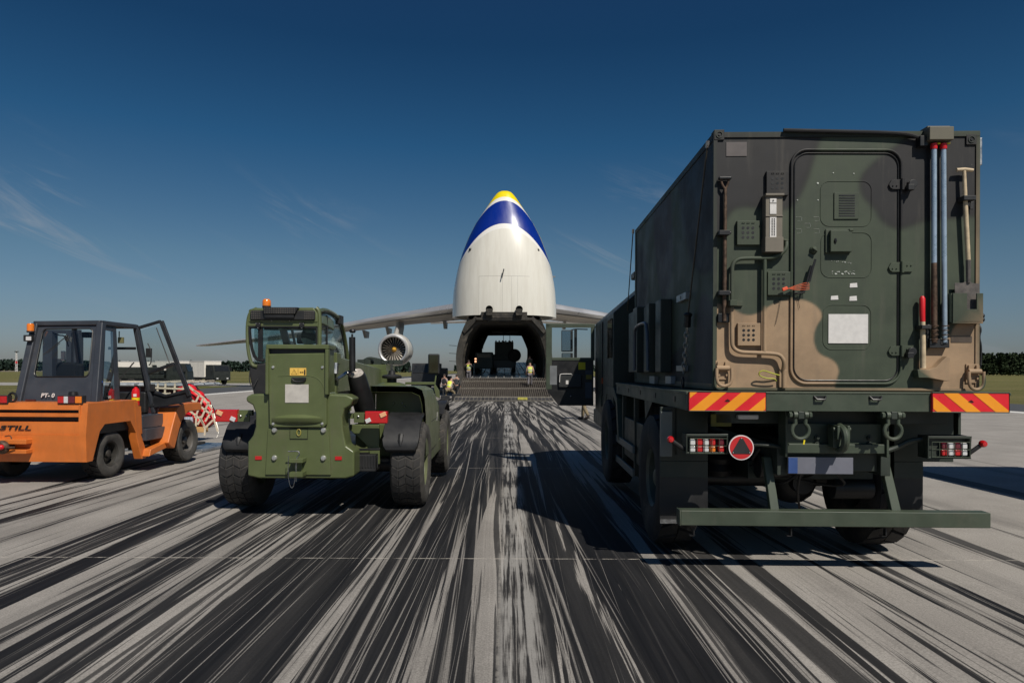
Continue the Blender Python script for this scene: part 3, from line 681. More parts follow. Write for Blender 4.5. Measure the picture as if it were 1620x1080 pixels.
# cab: chamfered hull
zc1 = T.P(970, 494, x=-hw).z; zt = zc1+.62; xr = hw-.72
sec = [(-hw, .95), (-hw, zc1), (-xr, zt), (xr, zt), (hw, zc1), (hw, .95)]
mb = MB(); mb.loft([[(a, y_, z_) for a, z_ in sec] for y_ in (cabR, cabF)]); mb.loft([[(a*(1 if k == 0 else .93), y_, z_*(1 if z_ < 1 else (1 if k == 0 else .93))) for a, z_ in sec] for k, y_ in enumerate((cabF, cabF+.5))])
mb.box((-hw+.02, cabF-.9, .70), (hw-.02, cabF+.5, .95)); cab = mb.build('cab', DGRN, tr, .015)
mb = MB(); zw0 = T.P(965, 566, x=-hw).z; zw1 = T.P(965, 505, x=-hw).z
ya, yb = T.P(969, 540, x=-hw).y, T.P(962, 540, x=-hw).y
MB().box((-hw-.012, ya, zw0), (-hw+.004, yb, zw1)).build('side_window', glass('dark_glass', (.02, .03, .03), 1.0), cab)
MB().box((-hw-.02, cabF-1.15, 1.25), (-hw+.01, cabF-.12, zc1-.04)).build('door_opening', BLKM, cab, .004)
MB().box(T.P(951, 510, x=-hw-.02)+Vector((0, 0, 0)), T.P(949, 640, x=-hw+.0)).build('door_seal', GRN, cab)
MB().box((-hw-.02, T.P(954, 600, x=-hw).y, T.P(954, 606, x=-hw).z), (-hw, T.P(950, 600, x=-hw).y, T.P(954, 597, x=-hw).z)).build('side_marker_lamp', mat('dim_orange', (.45, .08, .02), .3), cab)
MB().cbox((0, (cabR+cabF)/2+.2, zt+.02), (.9, .9, .06)).build('roof_hatch', DGRN, cab, .02)
MB().cbox((-.75, cabR+.5, zt-.02), (.3, .3, .1)).build('air_intake', BLKM, cab, .02)
mb = MB(); mb.prism([(-hw-.01, y_, z_) for y_, z_ in ((fy-.95, .72), (fy-.75, 1.28), (fy-.4, 1.42), (fy+.5, 1.42), (fy+.8, 1.1), (fy+.9, .72), (fy+.78, .72), (fy+.66, 1.05), (fy+.4, 1.3), (fy-.35, 1.3), (fy-.64, 1.2), (fy-.82, .72))], (.3, 0, 0)); mb.build('front_mudguard', GRN, tr, .004)
mb = MB(); mb.box((-hw+.02, fy+.95, .45), (-hw+.35, fy+1.3, .5)); mb.box((-hw+.02, fy+.95, .75), (-hw+.35, fy+1.3, .8)); mb.build('cab_step', BLKM, tr)
# open door
yd = cabF-.02
def D(px_, py_, o_=0): v = T.P(px_, py_, y=yd); return Vector((v.x, yd+o_, v.z))
dr = bpy.data.objects.new('cab_door', None); C.objects.link(dr); dr.parent = tr
mb = MB(); xl, xr2 = D(864, 0).x, D(941, 0).x; zt_, zm, zl = D(0, 513).z, D(0, 567).z, D(0, 640).z
mb.box((xl, yd, D(0, 615).z), (D(873, 0).x, yd+.07, zt_)); mb.box((xl, yd, D(0, 519).z), (xr2, yd+.07, zt_)); mb.box((D(935, 0).x, yd, zm), (xr2, yd+.07, D(0, 519).z)); mb.box((D(873, 0).x, yd-.005, D(0, 570).z), (xr2, yd+.07, D(0, 565.5).z))
mb.build('door_frame', GRN, dr, .006)
mb = MB(); mb.prism([D(872, 569, .005), D(939, 569, .005), D(939, 641, .005), D(884, 641, .005), D(866, 618, .005), D(866, 612, .005), D(872, 612, .005)], (0, .06, 0)); mb.build('door_panel', BLKM, dr, .003)
MB().box(D(873, 519, .03), D(935, 566, .036)).build('door_glass', glass('cab_glass', (.93, .95, .95), .3), dr)
MB().box(D(870, 578, -.002), D(881, 608, .01)).build('storage_pocket', mat('grey_trim', (.16, .17, .18), .5), dr)
mb = MB(); mb.cbox(D(902, 602, -.015), (.42, .05, .24)); mb.build('door_locker', mat('dark_trim', (.03, .032, .033), .5), dr, .02)
MB().tube(smoothpath([D(885, 604, -.045), D(885.5, 592, -.05), D(888, 591, -.05), D(904, 591, -.05)]), .008, 6).build('grab_handle', WHT, dr)
MB().box(D(895, 601, -.045), D(899, 607, -.04)).build('small_label', WHT, dr)
MB().box(D(915, 572.5, -.006), D(926, 584, .0)).build('yellow_sticker', YEL, dr)
mb = MB(); mb.box(D(926, 585, -.006), D(936, 592, .0)); mb.box(D(926, 604, -.006), D(936, 629, .0)); mb.build('blue_sticker', mat('slate_blue', (.045, .06, .09), .5), dr)
MB().box(D(927, 592.2, -.006), D(936, 599, .0)).build('dark_yellow_sticker', mat('ochre', (.25, .2, .02), .5), dr)
MB().sph(D(903, 626, -.01), .015).build('door_knob', STEEL, dr)
mr_ = MB(); mr_.box(D(889.5, 520, .28), D(908, 555, .36)); mr_.box(D(890, 557, .28), D(908, 567, .35)); mir = mr_.build('mirror', BLKP, dr, .015)
MB().box(D(890.3, 521.5, .274), D(904, 553.5, .279)).build('mirror_glass', mat('mirror_glass', (.26, .33, .40), .03, 1, var=0), mir)
MB().box(D(890.8, 558, .274), D(904, 566.5, .279)).build('mirror_glass', MATS['mirror_glass'], mir)
mb = MB(); mb.box(D(910, 519, .25), D(914.5, 566, .29)); mb.tube([D(905, 520, .3), D(912, 518.5, .28), D(930, 520, .1)], .010, 6); mb.build('mirror_post', BLKM, mir)

# ================================================================ SHELTER on the truck
YR = .2; CT = T
p0 = T.P(1128.5, 614, y=YR); p1 = T.P(1547, 615, y=YR); SX0, SX1 = p0.x, p1.x; SZ0 = zb1+.012; SZ1 = T.P(1338, 208.5, y=YR).z
SY1 = T.P(1005, 400, x=SX0).y
SH = Fr(*(T.m @ Vector(((SX0+SX1)/2, YR, 0)))[:2], -1.43, z=(T.m @ Vector((0, 0, SZ0))).z)
sh = root('equipment_shelter', SH, 'camouflaged green, brown and black box shelter on the bed of the right army truck', 'shelter')
sx0, sx1 = SX0-(SX0+SX1)/2, SX1-(SX0+SX1)/2; sh_h = SZ1-SZ0; sl = SY1-YR
def grid(mb, o, u, v, nu, nv):
    o, u, v = Vector(o), Vector(u), Vector(v); n = len(mb.v)
    for j in range(nv+1):
        for i in range(nu+1): mb.v.append(tuple(o+u*i/nu+v*j/nv))
    for j in range(nv):
        for i in range(nu): a = n+j*(nu+1)+i; mb.f.append((a, a+1, a+nu+2, a+nu+1)); mb.mi.append(0)
mb = MB(); grid(mb, (sx0, 0, 0), (sx1-sx0, 0, 0), (0, 0, sh_h), 170, 160); mb.build('rear_wall', CAMO, sh, camo=(SH, 0), smooth=0)
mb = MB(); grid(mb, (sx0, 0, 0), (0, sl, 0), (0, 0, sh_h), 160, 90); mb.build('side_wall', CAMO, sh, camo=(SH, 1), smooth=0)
mb = MB(); mb.add([(sx1, 0, 0), (sx1, sl, 0), (sx1, sl, sh_h), (sx1, 0, sh_h), (sx0, sl, 0), (sx0, sl, sh_h), (sx0, 0, sh_h), (sx0, 0, 0)], [(0, 1, 2, 3), (1, 4, 5, 2), (6, 3, 2, 5), (7, 4, 1, 0)]); mb.build('shell', DGRN, sh, smooth=0)
def Q(px_, py_, d=0): v = SH.P(px_, py_, y=0); return Vector((v.x, -d, v.z))
def rb(mb, x0, y0, x1, y1, d0, d1): a, b_ = Q(x0, y0), Q(x1, y1); mb.box((a.x, -d0, a.z), (b_.x, -d1, b_.z)); return mb
def cbuild(mb, name, parent=None, bevel=.003, m=None): return mb.build(name, m or CAMO, parent or sh, bevel, camo=(SH, 0))
# frame rails + castings
mb = MB(); mb.box((sx0-.004, -.012, sh_h-.035), (sx1+.004, .03, sh_h+.008)); mb.box((sx0-.004, -.010, 0), (sx1+.004, .02, .02)); mb.box((sx0-.006, -.010, 0), (sx0+.025, .02, sh_h)); mb.box((sx1-.025, -.010, 0), (sx1+.006, .02, sh_h))
mb.box((sx0-.008, .02, sh_h-.05), (sx0+.01, sl, sh_h+.006)); mb.box((sx0-.008, .02, 0), (sx0+.01, sl, .05)); mb.box((sx0-.009, sl-.07, 0), (sx0+.01, sl+.008, sh_h+.004))
cbuild(mb, 'corner_rail', bevel=0)
for (a, b_) in ((1128, 205), (1526, 211)):
    mb = MB(); rb(mb, a, b_, a+16, b_+16, .014, -.08); o = cbuild(mb, 'corner_casting'); q = Q(a+8, b_+8, .016); MB().lathe([(.001, 0), (.010, 0), (.010, -.003), (.001, -.003)], q, 'y', 14).build('casting_hole', BLKM, o); MB().lathe([(.022, .002), (.022, -.004), (.027, -.004), (.027, .002)], q, 'y', 18).build('casting_ring', DGRN, o)
# door
dra = MB(); pts = rrect(1250.5, 236, 1424, 604.5, 24, 8); 
door = MB()
seal = [Q(a, b_, .010) for a, b_ in pts]; seal2 = [Q(a, b_, .006) for a, b_ in rrect(1255.5, 241, 1419.5, 599.5, 21, 8)]
dd = bpy.data.objects.new('rear_door', None); C.objects.link(dd); dd.parent = sh
def dense(path, st=.03):
    out = []
    k = len(path)
    for i in range(k):
        a, b_ = path[i], path[(i+1) % k]; n = max(1, int((b_-a).length/st))
        out += [a+(b_-a)*j/n for j in range(n)]
    return out
cbuild(MB().tube(dense(seal), .0115, 8, closed=True), 'door_edge', dd); MB().tube(dense(seal2), .0045, 6, closed=True).build('door_seal', BLKM, dd)
for (x0, y0, x1, y1) in ((1297, 285, 1377.5, 356), (1298, 366, 1378, 437), (1301.7, 480.4, 1377.5, 551)):
    cbuild(MB().tube(dense([Q(a, b_, .001) for a, b_ in rrect(x0, y0, x1, y1, 14, 6)]), .0035, 6, closed=True), 'pressed_panel', dd)
mb = MB(); rb(mb, 1318, 303, 1357, 345, .010, 0); o = cbuild(mb, 'vent_louvre', dd)
mb = MB()
for k in range(9): yy = 307+k*4.0; rb(mb, 1325.5, yy, 1350.5, yy+1.6, .013, .009)
mb.build('louvre_slot', BLKM, o)
mb = MB(); rb(mb, 1304, 361, 1344, 399, .016, 0); rb(mb, 1309, 364, 1343, 398, .050, .016); rb(mb, 1338, 362, 1345, 366, .055, .0); o = cbuild(mb, 'junction_box', dd, .006)
a = Q(1316.5, 381, .053); MB().tube([a+Vector((0, 0, .02)), a, a+Vector((0, 0, -.022))], [.006, .012, .004], 8).build('box_latch', BLKM, o)
a = Q(1286, 394, .0); mb = MB(); mb.lathe([(.001, -.03), (.018, -.028), (.03, -.012), (.034, 0)], a, 'y', 20); mb.tube([a+Vector((-.02, -.035, .012)), a+Vector((.02, -.035, -.016))], .008, 8); cbuild(mb, 'door_handle', dd)
for yy, blk in ((290.5, 1), (421, 0), (553, 1)):
    mb = MB(); l = [Q(1404, yy, .0), Q(1408, yy-7, .0), Q(1416, yy-8, .0), Q(1438, yy-8, .0), Q(1443, yy-6, 0), Q(1445, yy+1, .0), Q(1441, yy+7, .0), Q(1410, yy+7.5, .0), Q(1406, yy+5, 0)]; mb.prism(l, (0, -.016, 0)); mb.cyl(Q(1424.5, yy-9, .024), Q(1424.5, yy+9, .024), .013, n=12)
    for bx in (1410, 1416, 1433, 1439): q = Q(bx, yy-3 if bx % 2 else yy+2, .016); mb.cyl(q, q+Vector((0, -.008, 0)), .006, n=6)
    o = cbuild(mb, 'hinge', dd, .002)
    if blk: 
        mb = MB(); q = Q(1437, yy+1, .02); mb.tube([q, q+Vector((.0, -.045, .0))], [.028, .034], 14); mb.cbox(q+Vector((-.02, -.03, -.03)), (.05, .05, .045)); mb.build('door_catch', BLKM, o, .004)
# labels, worn stickers
MB().box(Q(1310, 495, .003), Q(1372.5, 541, .0065)).build('placard', WHT, dd)
MB().box(Q(1147.5, 224, .001), Q(1180, 246, .005)).build('name_plate', mat('brown_grey_plate', (.10, .085, .082), .5, var=.1), sh)
MB().box(Q(1504, 529, .001), Q(1537, 539, .004)).build('data_plate', mat('bronze_plate', (.08, .06, .045), .5, var=.2), sh)
mb = MB()
for (a, b_, w_, h_) in ((1344, 446.5, 11, 6), (1314, 466.5, 11, 5.5), (1343.5, 467, 11, 6.5)):
    c_ = [Q(a, b_), Q(a+w_, b_-1), Q(a+w_+.6, b_+h_), Q(a-.5, b_+h_+.5)]; mb.prism([v+Vector((0, -.002, 0)) for v in c_], (0, -.002, 0))
mb.build('torn_sticker', WHT, dd, smooth=0)
mb = MB(); rr_ = random.Random(2)
for k in range(26):
    a = 1314+rr_.random()*36; b_ = 426.5+rr_.random()*5; rb(mb, a, b_, a+rr_.uniform(.6, 3.5), b_+rr_.uniform(.4, 1.6), .003+rr_.random()*.0006, .001)
for k in range(12):
    a = 1314+rr_.random()*33; b_ = 410.5+rr_.random()*4; rb(mb, a, b_, a+rr_.uniform(.5, 2.6), b_+rr_.uniform(.3, 1.2), .003+rr_.random()*.0006, .001)
for (a, b_) in ((1292.5, 288.5), (1317, 272), (1349.5, 273), (1293, 315), (1260.5, 315)): 
    q = Q(a, b_, .002); mb.sph(q, .009 if a < 1293 and b_ < 300 else .006, 6, 4, (1, .4, 1))
for (a, b_) in ((1258, 342), (1286, 342), (1272, 352), (1258, 361), (1286, 361)):
    mb.tube([Q(a, b_, .002), Q(a+9, b_, .002)], .0011, 4); mb.tube([Q(a+9.2, b_+1, .002), Q(a+9.2, b_+6, .002)], .0011, 4); mb.tube([Q(a+2, b_+6.5, .002), Q(a+8, b_+6.5, .002)], .0009, 4)
mb.build('worn_marking', mat('worn_white', (.42, .44, .40), .6, var=.3, vs=30), dd, smooth=0)
# perforated vent boxes
for (x0, y0, x1, y1) in ((1209.5, 271, 1244.5, 309), (1163.5, 349, 1199, 387), (1212, 429, 1248, 466), (1165, 510, 1201, 545.5)):
    mb = MB(); rb(mb, x0, y0, x1, y1, .032, 0); o = cbuild(mb, 'vent_box', sh, .004); mb = MB()
    for i in range(3):
        for j in range(3):
            q = Q(x0+9.3+i*7.7, y0+11.5+j*7.4, .0335); mb.lathe([(.001, 0), (.0115, 0), (.0115, .004)], q, 'y', 12)
    mb.build('vent_hole', BLKM, o); mb = MB()
    for i in range(3):
        q = Q(x0+9.3+i*7.7, y0+4.2, .032); mb.tube([q+Vector((-.011, 0, -.004)), q+Vector((-.008, -.007, .004)), q+Vector((0, -.009, .007)), q+Vector((.008, -.007, .004)), q+Vector((.011, 0, -.004))], .002, 5)
    cbuild(mb, 'vent_lip', o, 0)
# cable entry box
mb = MB(); rb(mb, 1204.6, 312, 1231, 377, .085, 0); rb(mb, 1203.5, 377, 1232, 400, .095, 0); rb(mb, 1203.5, 309.5, 1232.5, 313, .105, 0); rb(mb, 1204, 343, 1231.5, 345, .092, .08); o = mb.build('control_box', TAN, sh, .004)
mb = MB(); rb(mb, 1211, 317, 1221, 323.5, .090, .084); rb(mb, 1211, 325, 1221, 341, .090, .084); rb(mb, 1211, 346, 1221, 377, .090, .084); mb.build('socket_panel', WHT, o)
mb = MB(); q = Q(1216, 320, .093); mb.sph(q, .006, 6, 4)
for k in range(11): rb(mb, 1213.6, 348+k*2.5, 1215.2, 349.4+k*2.5, .0925, .089); rb(mb, 1217, 348+k*2.5, 1218.6, 349.4+k*2.5, .0925, .089)
mb.build('socket', BLKM, o)
# tube handrail
mb = MB(); mb.tube(smoothpath([Q(1241, 381, .03), Q(1240, 392, .05), Q(1232, 402, .046), Q(1218, 408, .048), Q(1204, 408.7, .048), Q(1176, 408.7, .048), Q(1163, 410, .048), Q(1155, 418, .048), Q(1154.6, 432, .048), Q(1154.6, 480, .048), Q(1154.6, 535, .048), Q(1156, 549, .048), Q(1166, 555.5, .048), Q(1180, 556.5, .048), Q(1218, 557.5, .048), Q(1231, 560, .048), Q(1236.5, 570, .06), Q(1236.7, 584, .03)], 3), .0165, 12)
mb.tube([Q(1206, 409+47*k/12*3.1, .045) for k in range(13)], .0165, 12); cbuild(mb, 'handrail', sh, 0)
mb = MB(); q = Q(1240, 384, 0); mb.cyl(q+Vector((0, 0, -.03)), q+Vector((0, -.03, .03)), .024); rb(mb, 1231, 583, 1243, 611, .03, 0); q = Q(1238, 584, .03); mb.cyl(q, Q(1238, 612, .03), .018); rb(mb, 1147, 475.5, 1174, 483, .02, 0); rb(mb, 1149, 475, 1160, 484, .1, .02); cbuild(mb, 'rail_bracket', sh)
# lift rings
for (a, b_) in ((1142.5, 569), (1538, 573)):
    mb = MB(); rb(mb, a-11, b_, a+9, b_+30, .012, 0)
    mb.cyl(Q(a-11, b_+12, .035), Q(a+9, b_+12, .035), .022, n=14); rb(mb, a-9, b_+2, a-4, b_+12, .03, 0); rb(mb, a+3, b_+2, a+8, b_+12, .03, 0)
    for k in ((-7, 4), (5, 4), (-6, 23), (6, 23)): q = Q(a+k[0], b_+k[1], .01); mb.cyl(q, q+Vector((0, -.016, 0)), .010, n=8)
    o = cbuild(mb, 'lifting_bracket', sh, .002)
    cbuild(MB().tube(smoothpath([Q(a-11, b_+12, .045), Q(a-11.5, b_+28, .05), Q(a-9, b_+37, .05), Q(a, b_+41, .05), Q(a+10, b_+37, .05), Q(a+12.5, b_+28, .05), Q(a+12, b_+12, .045)]), .0135, 10), 'lifting_ring', o, 0)
# top rubber gutter and roof trays
mb = MB(); mb.tube(smoothpath([Q(1236, 206.5, .03), Q(1300, 208, .035), Q(1400, 210, .035), Q(1430, 212, .035), Q(1450, 217.5, .03)]), .015, 8); mb.build('rain_gutter', FABR, sh)
mb = MB(); zt2 = sh_h
mb.box((Q(1188, 0).x, .05, zt2), (Q(1258, 0).x, .5, zt2+.022)); mb.box((Q(1404, 0).x, .05, zt2), (Q(1452, 0).x, .5, zt2+.022)); q = Q(1284, 204); mb.tube(smoothpath([(q.x-.09, .1, zt2), (q.x-.06, .1, zt2+.03), (q.x+.06, .1, zt2+.03), (q.x+.10, .1, zt2)]), .012, 8)
mb.build('roof_tray', DGRN, sh)
# left side fittings
mb = MB(); xs_ = sx0
def W(px_, py_, d=0): v = SH.P(px_, py_, x=sx0); return Vector((sx0-d, v.y, v.z))
def wb(mb, x0, y0, x1, y1, d0, d1): a, b_ = W(x0, y0), W(x1, y1); z0 = W((x0+x1)/2, y1).z; z1 = W((x0+x1)/2, y0).z; mb.box((sx0-d0, a.y, z0), (sx0-d1, b_.y, z1)); return mb
mb = MB(); wb(mb, 1011, 493, 1021, 588, .14, 0); wb(mb, 1024, 486, 1031, 588, .18, 0); wb(mb, 1034, 484, 1041, 588, .12, 0); wb(mb, 1044, 480, 1049, 588, .16, 0); wb(mb, 1054, 474, 1063, 588, .12, 0)
mb.build('side_rack', DGRN, sh, .01)
MB().tube(smoothpath([W(1036, 585, .24), W(1036, 522, .24), W(1040, 515, .24), W(1054, 509, .24), W(1060, 514, .24), W(1061, 585, .24)]), .018, 8).build('rack_rail', mat('blue_grey_metal', (.06, .075, .10), .35, var=.1), sh)
mb = MB(); wb(mb, 1076, 464, 1091, 475, .04, 0); wb(mb, 1076, 577, 1089, 586, .04, 0); wb(mb, 1034, 594, 1042, 606, .05, 0); wb(mb, 1060, 594, 1069, 606, .05, 0); mb.build('lashing_plate', mat('pale_zinc', (.30, .32, .33), .4, .3, var=.1), sh, .003)
q = W(1083, 470, .042); MB().lathe([(.001, 0), (.02, 0), (.02, .004)], q, 'x', 16).build('plate_hole', BLKM, sh)
# right edge fittings
mb = MB(); a = Q(1549, 235); mb.box((sx1+.004, 0, a.z-.12), (sx1+.03, .05, a.z+.1)); mb.build('side_clip', STEEL, sh, .004)
mb = MB()
for yy in (497, 503): q = Q(1550, yy, 0); mb.sph((sx1+.03, 0, q.z), .022, 8, 6)
mb.tube(smoothpath([Q(1549, 508, -.02), Q(1552, 518, .0), Q(1548, 530, .0), Q(1552, 545, .0), Q(1551, 575, .0)]), .010, 6); mb.box((sx1+.004, 0, Q(0, 580).z), (sx1+.025, .05, Q(0, 540).z)); mb.build('side_cable', BLKM, sh)
# pole clamp + poles
mb = MB(); rb(mb, 1458, 204.5, 1496, 225, .10, .0); rb(mb, 1459, 201, 1495, 206, .06, -.05); mb.build('pole_cover', mat('olive_tan', (.115, .105, .075), .55, var=.1), sh, .006)
mb = MB(); rb(mb, 1448, 216, 1460, 232, .06, 0); rb(mb, 1465, 534, 1496, 548, .05, 0); rb(mb, 1462, 520, 1468, 548, .03, 0); mb.build('pole_holder', BLKM, sh, .003)
mb = MB()
for k in range(4):
    for a in (1472, 1488.5): q = Q(a, 514+k*7, .06); mb.lathe([(.024, -.004), (.028, 0), (.024, .004)], q, 'z', 14)
mb.build('spring_clip', RUST, sh)
def gt(name, lab, cat, q, grp=None):
    fr2 = Fr(*(SH.m @ q)[:2], -1.43, z=(SH.m @ q).z); return root(name, fr2, lab, cat, grp), q
for i, (a, a2, lab) in enumerate(((1471, 1472.5, 'left steel pole with red cap and rusty lower half strapped to shelter rear'), (1486, 1489, 'right steel pole with red cap, bright along its full length, strapped to shelter rear'))):
    r1, q = gt('ground_pole', lab, 'pole', Q(a2, 540, .045), 'red-capped poles on the shelter'); tp = Q(a, 237, .045)-q
    if i == 0:
        mid = Q(1471.7, 415, .045)-q; MB().tube([tp, mid], .0205, 16).build('tube', ZINC, r1); MB().tube([mid, mid*.66, Vector((0, 0, 0))], [.0206, .0225, .0225], 16).build('rusty_tube', RUST, r1)
    else: MB().tube([tp, Vector((0, 0, 0))], .0195, 16).build('tube', ZINC, r1)
    mb = MB(); mb.lathe([(.0235, 0), (.026, .02), (.026, .045), (.018, .045)], tp, 'z', 16); mb.build('cap', REDP, r1); MB().tube([tp+Vector((.02, 0, .045)), tp+Vector((.045, -.01, .045))], .007, 6).build('wing_screw', YEL, r1)
# left rusty bar
r1, q = gt('pry_bar', 'long brown steel bar with forked top clamped upright on the left of the shelter rear', 'bar', Q(1143.5, 507, .035)); tp = Q(1144.5, 300, .035)-q
mb = MB(); mb.tube([tp, tp*.5, Vector((0, 0, 0))], [.013, .016, .017], 12); mb.tube(smoothpath([tp, tp+Vector((-.028, 0, .04)), tp+Vector((-.035, 0, .085))]), .009, 8); mb.tube(smoothpath([tp, tp+Vector((.02, 0, .04)), tp+Vector((.028, 0, .085))]), .009, 8); mb.build('shaft', RUST, r1)
MB().cbox(tp+Vector((-.005, 0, .088)), (.10, .045, .022)).build('fork_cap', BLKM, r1, .006)
mb = MB()
for yy in (369, 463): rb(mb, 1133, yy-3, 1150, yy+4, .08, 0); q2 = Q(1151, yy, .05); mb.sph(q2, .014, 6, 5)
rb(mb, 1134, 495, 1152, 509, .035, 0); mb.build('tool_clamp', BLKM, sh, .003)
# shovel
r1, q = gt('shovel', 'wooden T-handled shovel hung blade-down at the right of the shelter rear', 'shovel', Q(1524, 507, .06))
mb = MB(); mb.tube([Q(1518.5, 270, .045)-q, Q(1521, 330, .045)-q, Q(1525.5, 412, .045)-q], [.013, .017, .017], 12); mb.tube([Q(1506.5, 269, .045)-q, Q(1519, 268.3, .045)-q, Q(1532, 269.5, .045)-q], [.014, .016, .014], 12); mb.build('wooden_handle', WOOD, r1)
mb = MB(); mb.tube([Q(1525.5, 410, .045)-q, Q(1526.3, 446, .040)-q], [.019, .015], 10); bl = [(1505, 446), (1518, 446), (1523, 443.5), (1529, 443.5), (1534, 446.5), (1544, 447), (1543, 500), (1536, 506), (1513, 506), (1506, 499)]; mb.prism([Q(a, b_, .040)-q for a, b_ in bl], (0, .004, 0)); mb.build('steel_blade', mat('blade_steel', (.13, .115, .105), .5, .4, var=.25, vs=12), r1, .001)
mb = MB(); o1 = [(1497, 463), (1519, 463), (1519, 488), (1534, 488), (1534, 463), (1544, 463), (1544, 505), (1540, 509), (1500, 509), (1497, 505)]; mb.prism([Q(a, b_, .085) for a, b_ in o1], (0, .012, 0)); mb.prism([Q(a, b_, .072) for a, b_ in [(1495, 463), (1498, 463), (1498, 508), (1495, 508)]], (0, .072, 0)); rb(mb, 1497, 506, 1544, 510, .085, 0); cbuild(mb, 'shovel_pocket', sh, .002)
mb = MB(); rb(mb, 1513, 311, 1532, 318, .09, 0); rb(mb, 1530, 318, 1536, 330, .03, .02); mb.build('shovel_strap', BLKP, sh, .004)
# hammer handle
r1, q = gt('hammer_handle', 'pale wooden hammer handle with red painted grip clipped beside the steel poles', 'hammer', Q(1455, 580, .045))
MB().tube([Q(1453.5, 467, .045)-q, Q(1453.5, 471, .045)-q, Q(1453.6, 495, .045)-q, Q(1454.2, 507, .045)-q], [.012, .022, .021, .019], 14).build('red_grip', REDP, r1)
MB().tube([Q(1454.2, 506, .045)-q, Q(1454.8, 540, .045)-q, Q(1455, 580, .045)-q], [.0185, .020, .022], 14).build('wooden_shaft', WOOD, r1)
mb = MB(); hl = [(1443, 582), (1462, 582), (1473, 578), (1482, 568), (1490, 561), (1494, 563), (1494, 599), (1488, 600), (1472, 597), (1460, 595), (1445, 595)]; mb.prism([Q(a, b_, .075) for a, b_ in hl], (0, .07, 0)); cbuild(mb, 'hammer_holder', sh, .004)
mb = MB(); rb(mb, 1447, 513, 1462, 519, .1, 0); q2 = Q(1463, 514, .045); mb.sph(q2, .016, 6, 5); mb.build('hammer_strap', BLKP, sh, .004)
# loose cords
mb = MB(); mb.tube(smoothpath([Q(1231, 592, .03), Q(1215, 588, .06), Q(1203, 584, .07), Q(1196, 587, .07), Q(1197, 593, .06), Q(1210, 597, .05), Q(1222, 597, .05), Q(1226, 601, .03)]), .0055, 6); tag(mb.build('yellow_cord', mat('yellow_green_cord', (.42, .43, .06), .6), None), 'small yellow-green cord loop at the foot of the shelter handrail', 'cord'); bpy.data.objects['yellow_cord'].matrix_world = SH.m
mb = MB(); r1, q = gt('key_tag', 'orange tag and thin orange strings tied round black straps on the shelter door', 'tag', Q(1237, 457, .06))
mb.cbox(Q(1236, 457, .07)-q, (.045, .02, .028), (0, -22, 0)); mb.build('plastic_tag', mat('orange_tag', (.72, .10, .04), .4), r1, .006)
mb = MB()
for k in range(5): mb.tube(smoothpath([Q(1240, 457-k*.3, .07)-q, Q(1252, 452+k*1.6, .06)-q, Q(1272-k, 446+k*3, .05)-q, Q(1276, 449+k*2, .05)-q]), .0022, 5)
mb.build('string', mat('orange_string', (.6, .12, .05), .6), r1)
mb = MB(); mb.tube([Q(1286, 410, .04)-q, Q(1281, 424, .05)-q, Q(1276, 445, .05)-q], .009, 6); mb.tube([Q(1280, 420, .04)-q, Q(1273, 445, .045)-q, Q(1268, 462, .04)-q, Q(1254, 463, .03)-q], .009, 6); mb.build('strap', BLKP, r1)
mb = MB(); mb.tube(smoothpath([Q(1234, 470, .01)-q, Q(1231, 490, .01)-q, Q(1226, 512, .01)-q]), .0018, 4); mb.tube([Q(1260, 466, .01)-q, Q(1264, 486, .01)-q], .0018, 4); mb.build('loose_wire', BLKM, r1)
# lashing cables
def lashing(pt, pm, pb, lab, xo):
    a, m_, b_ = SH.P(*pt, x=sx0-xo), SH.P(*pm, x=sx0-xo), SH.P(*pb, x=sx0-xo)
    fr2 = Fr(*(SH.m @ b_)[:2], -1.43, z=(SH.m @ b_).z); r1 = root('lashing_cable', fr2, lab, 'cable', 'steel lashings of the shelter'); a -= b_; m_ = m_-b_; b_ = Vector((0, 0, 0))
    mb = MB(); mb.tube([a, m_], .0075, 6); mb.build('wire_rope', mat('wire_rope', (.09, .08, .065), .5, .5, var=.2, vs=60), r1)
    mb = MB(); mb.tube([a, a+(m_-a)*.035], .016, 8); mb.build('ferrule', STEEL, r1)
    mb = MB(); mb.sph(m_+Vector((0, 0, .0)), .040, 8, 6, (1, 1, .6)); mb.tube([m_, m_*.84], [.030, .034], 8); mb.build('tensioner', BLKM, r1)
    mb = MB(); n = 9
    for k in range(n):
        c_ = m_*(.80-.62*k/n); d_ = (m_.normalized()); s_ = Vector((1, 0, 0)) if k % 2 else Vector((0, 1, 0))
        mb.tube([c_+s_*.020*math.cos(t_)+d_*.034*math.sin(t_) for t_ in [i*math.pi/4 for i in range(8)]], .0065, 5, closed=True)
    mb.build('chain', STEEL, r1)
    mb = MB(); mb.tube([Vector((0, .03*math.cos(t_), .05+.045*math.sin(t_))) for t_ in [i*math.pi/5 for i in range(10)]], .011, 6, closed=True); mb.tube([Vector((0, 0, 0)), Vector((0, 0, .03))], .014, 6); mb.build('hook', BLKM, r1)
lashing((1118.5, 222), (1088, 497), (1080, 612), 'rear steel lashing cable and chain running from the shelter top corner to the deck edge', .05)
lashing((1001, 362), (989, 540), (984, 612), 'front steel lashing cable and chain at the far front corner of the shelter', .05)
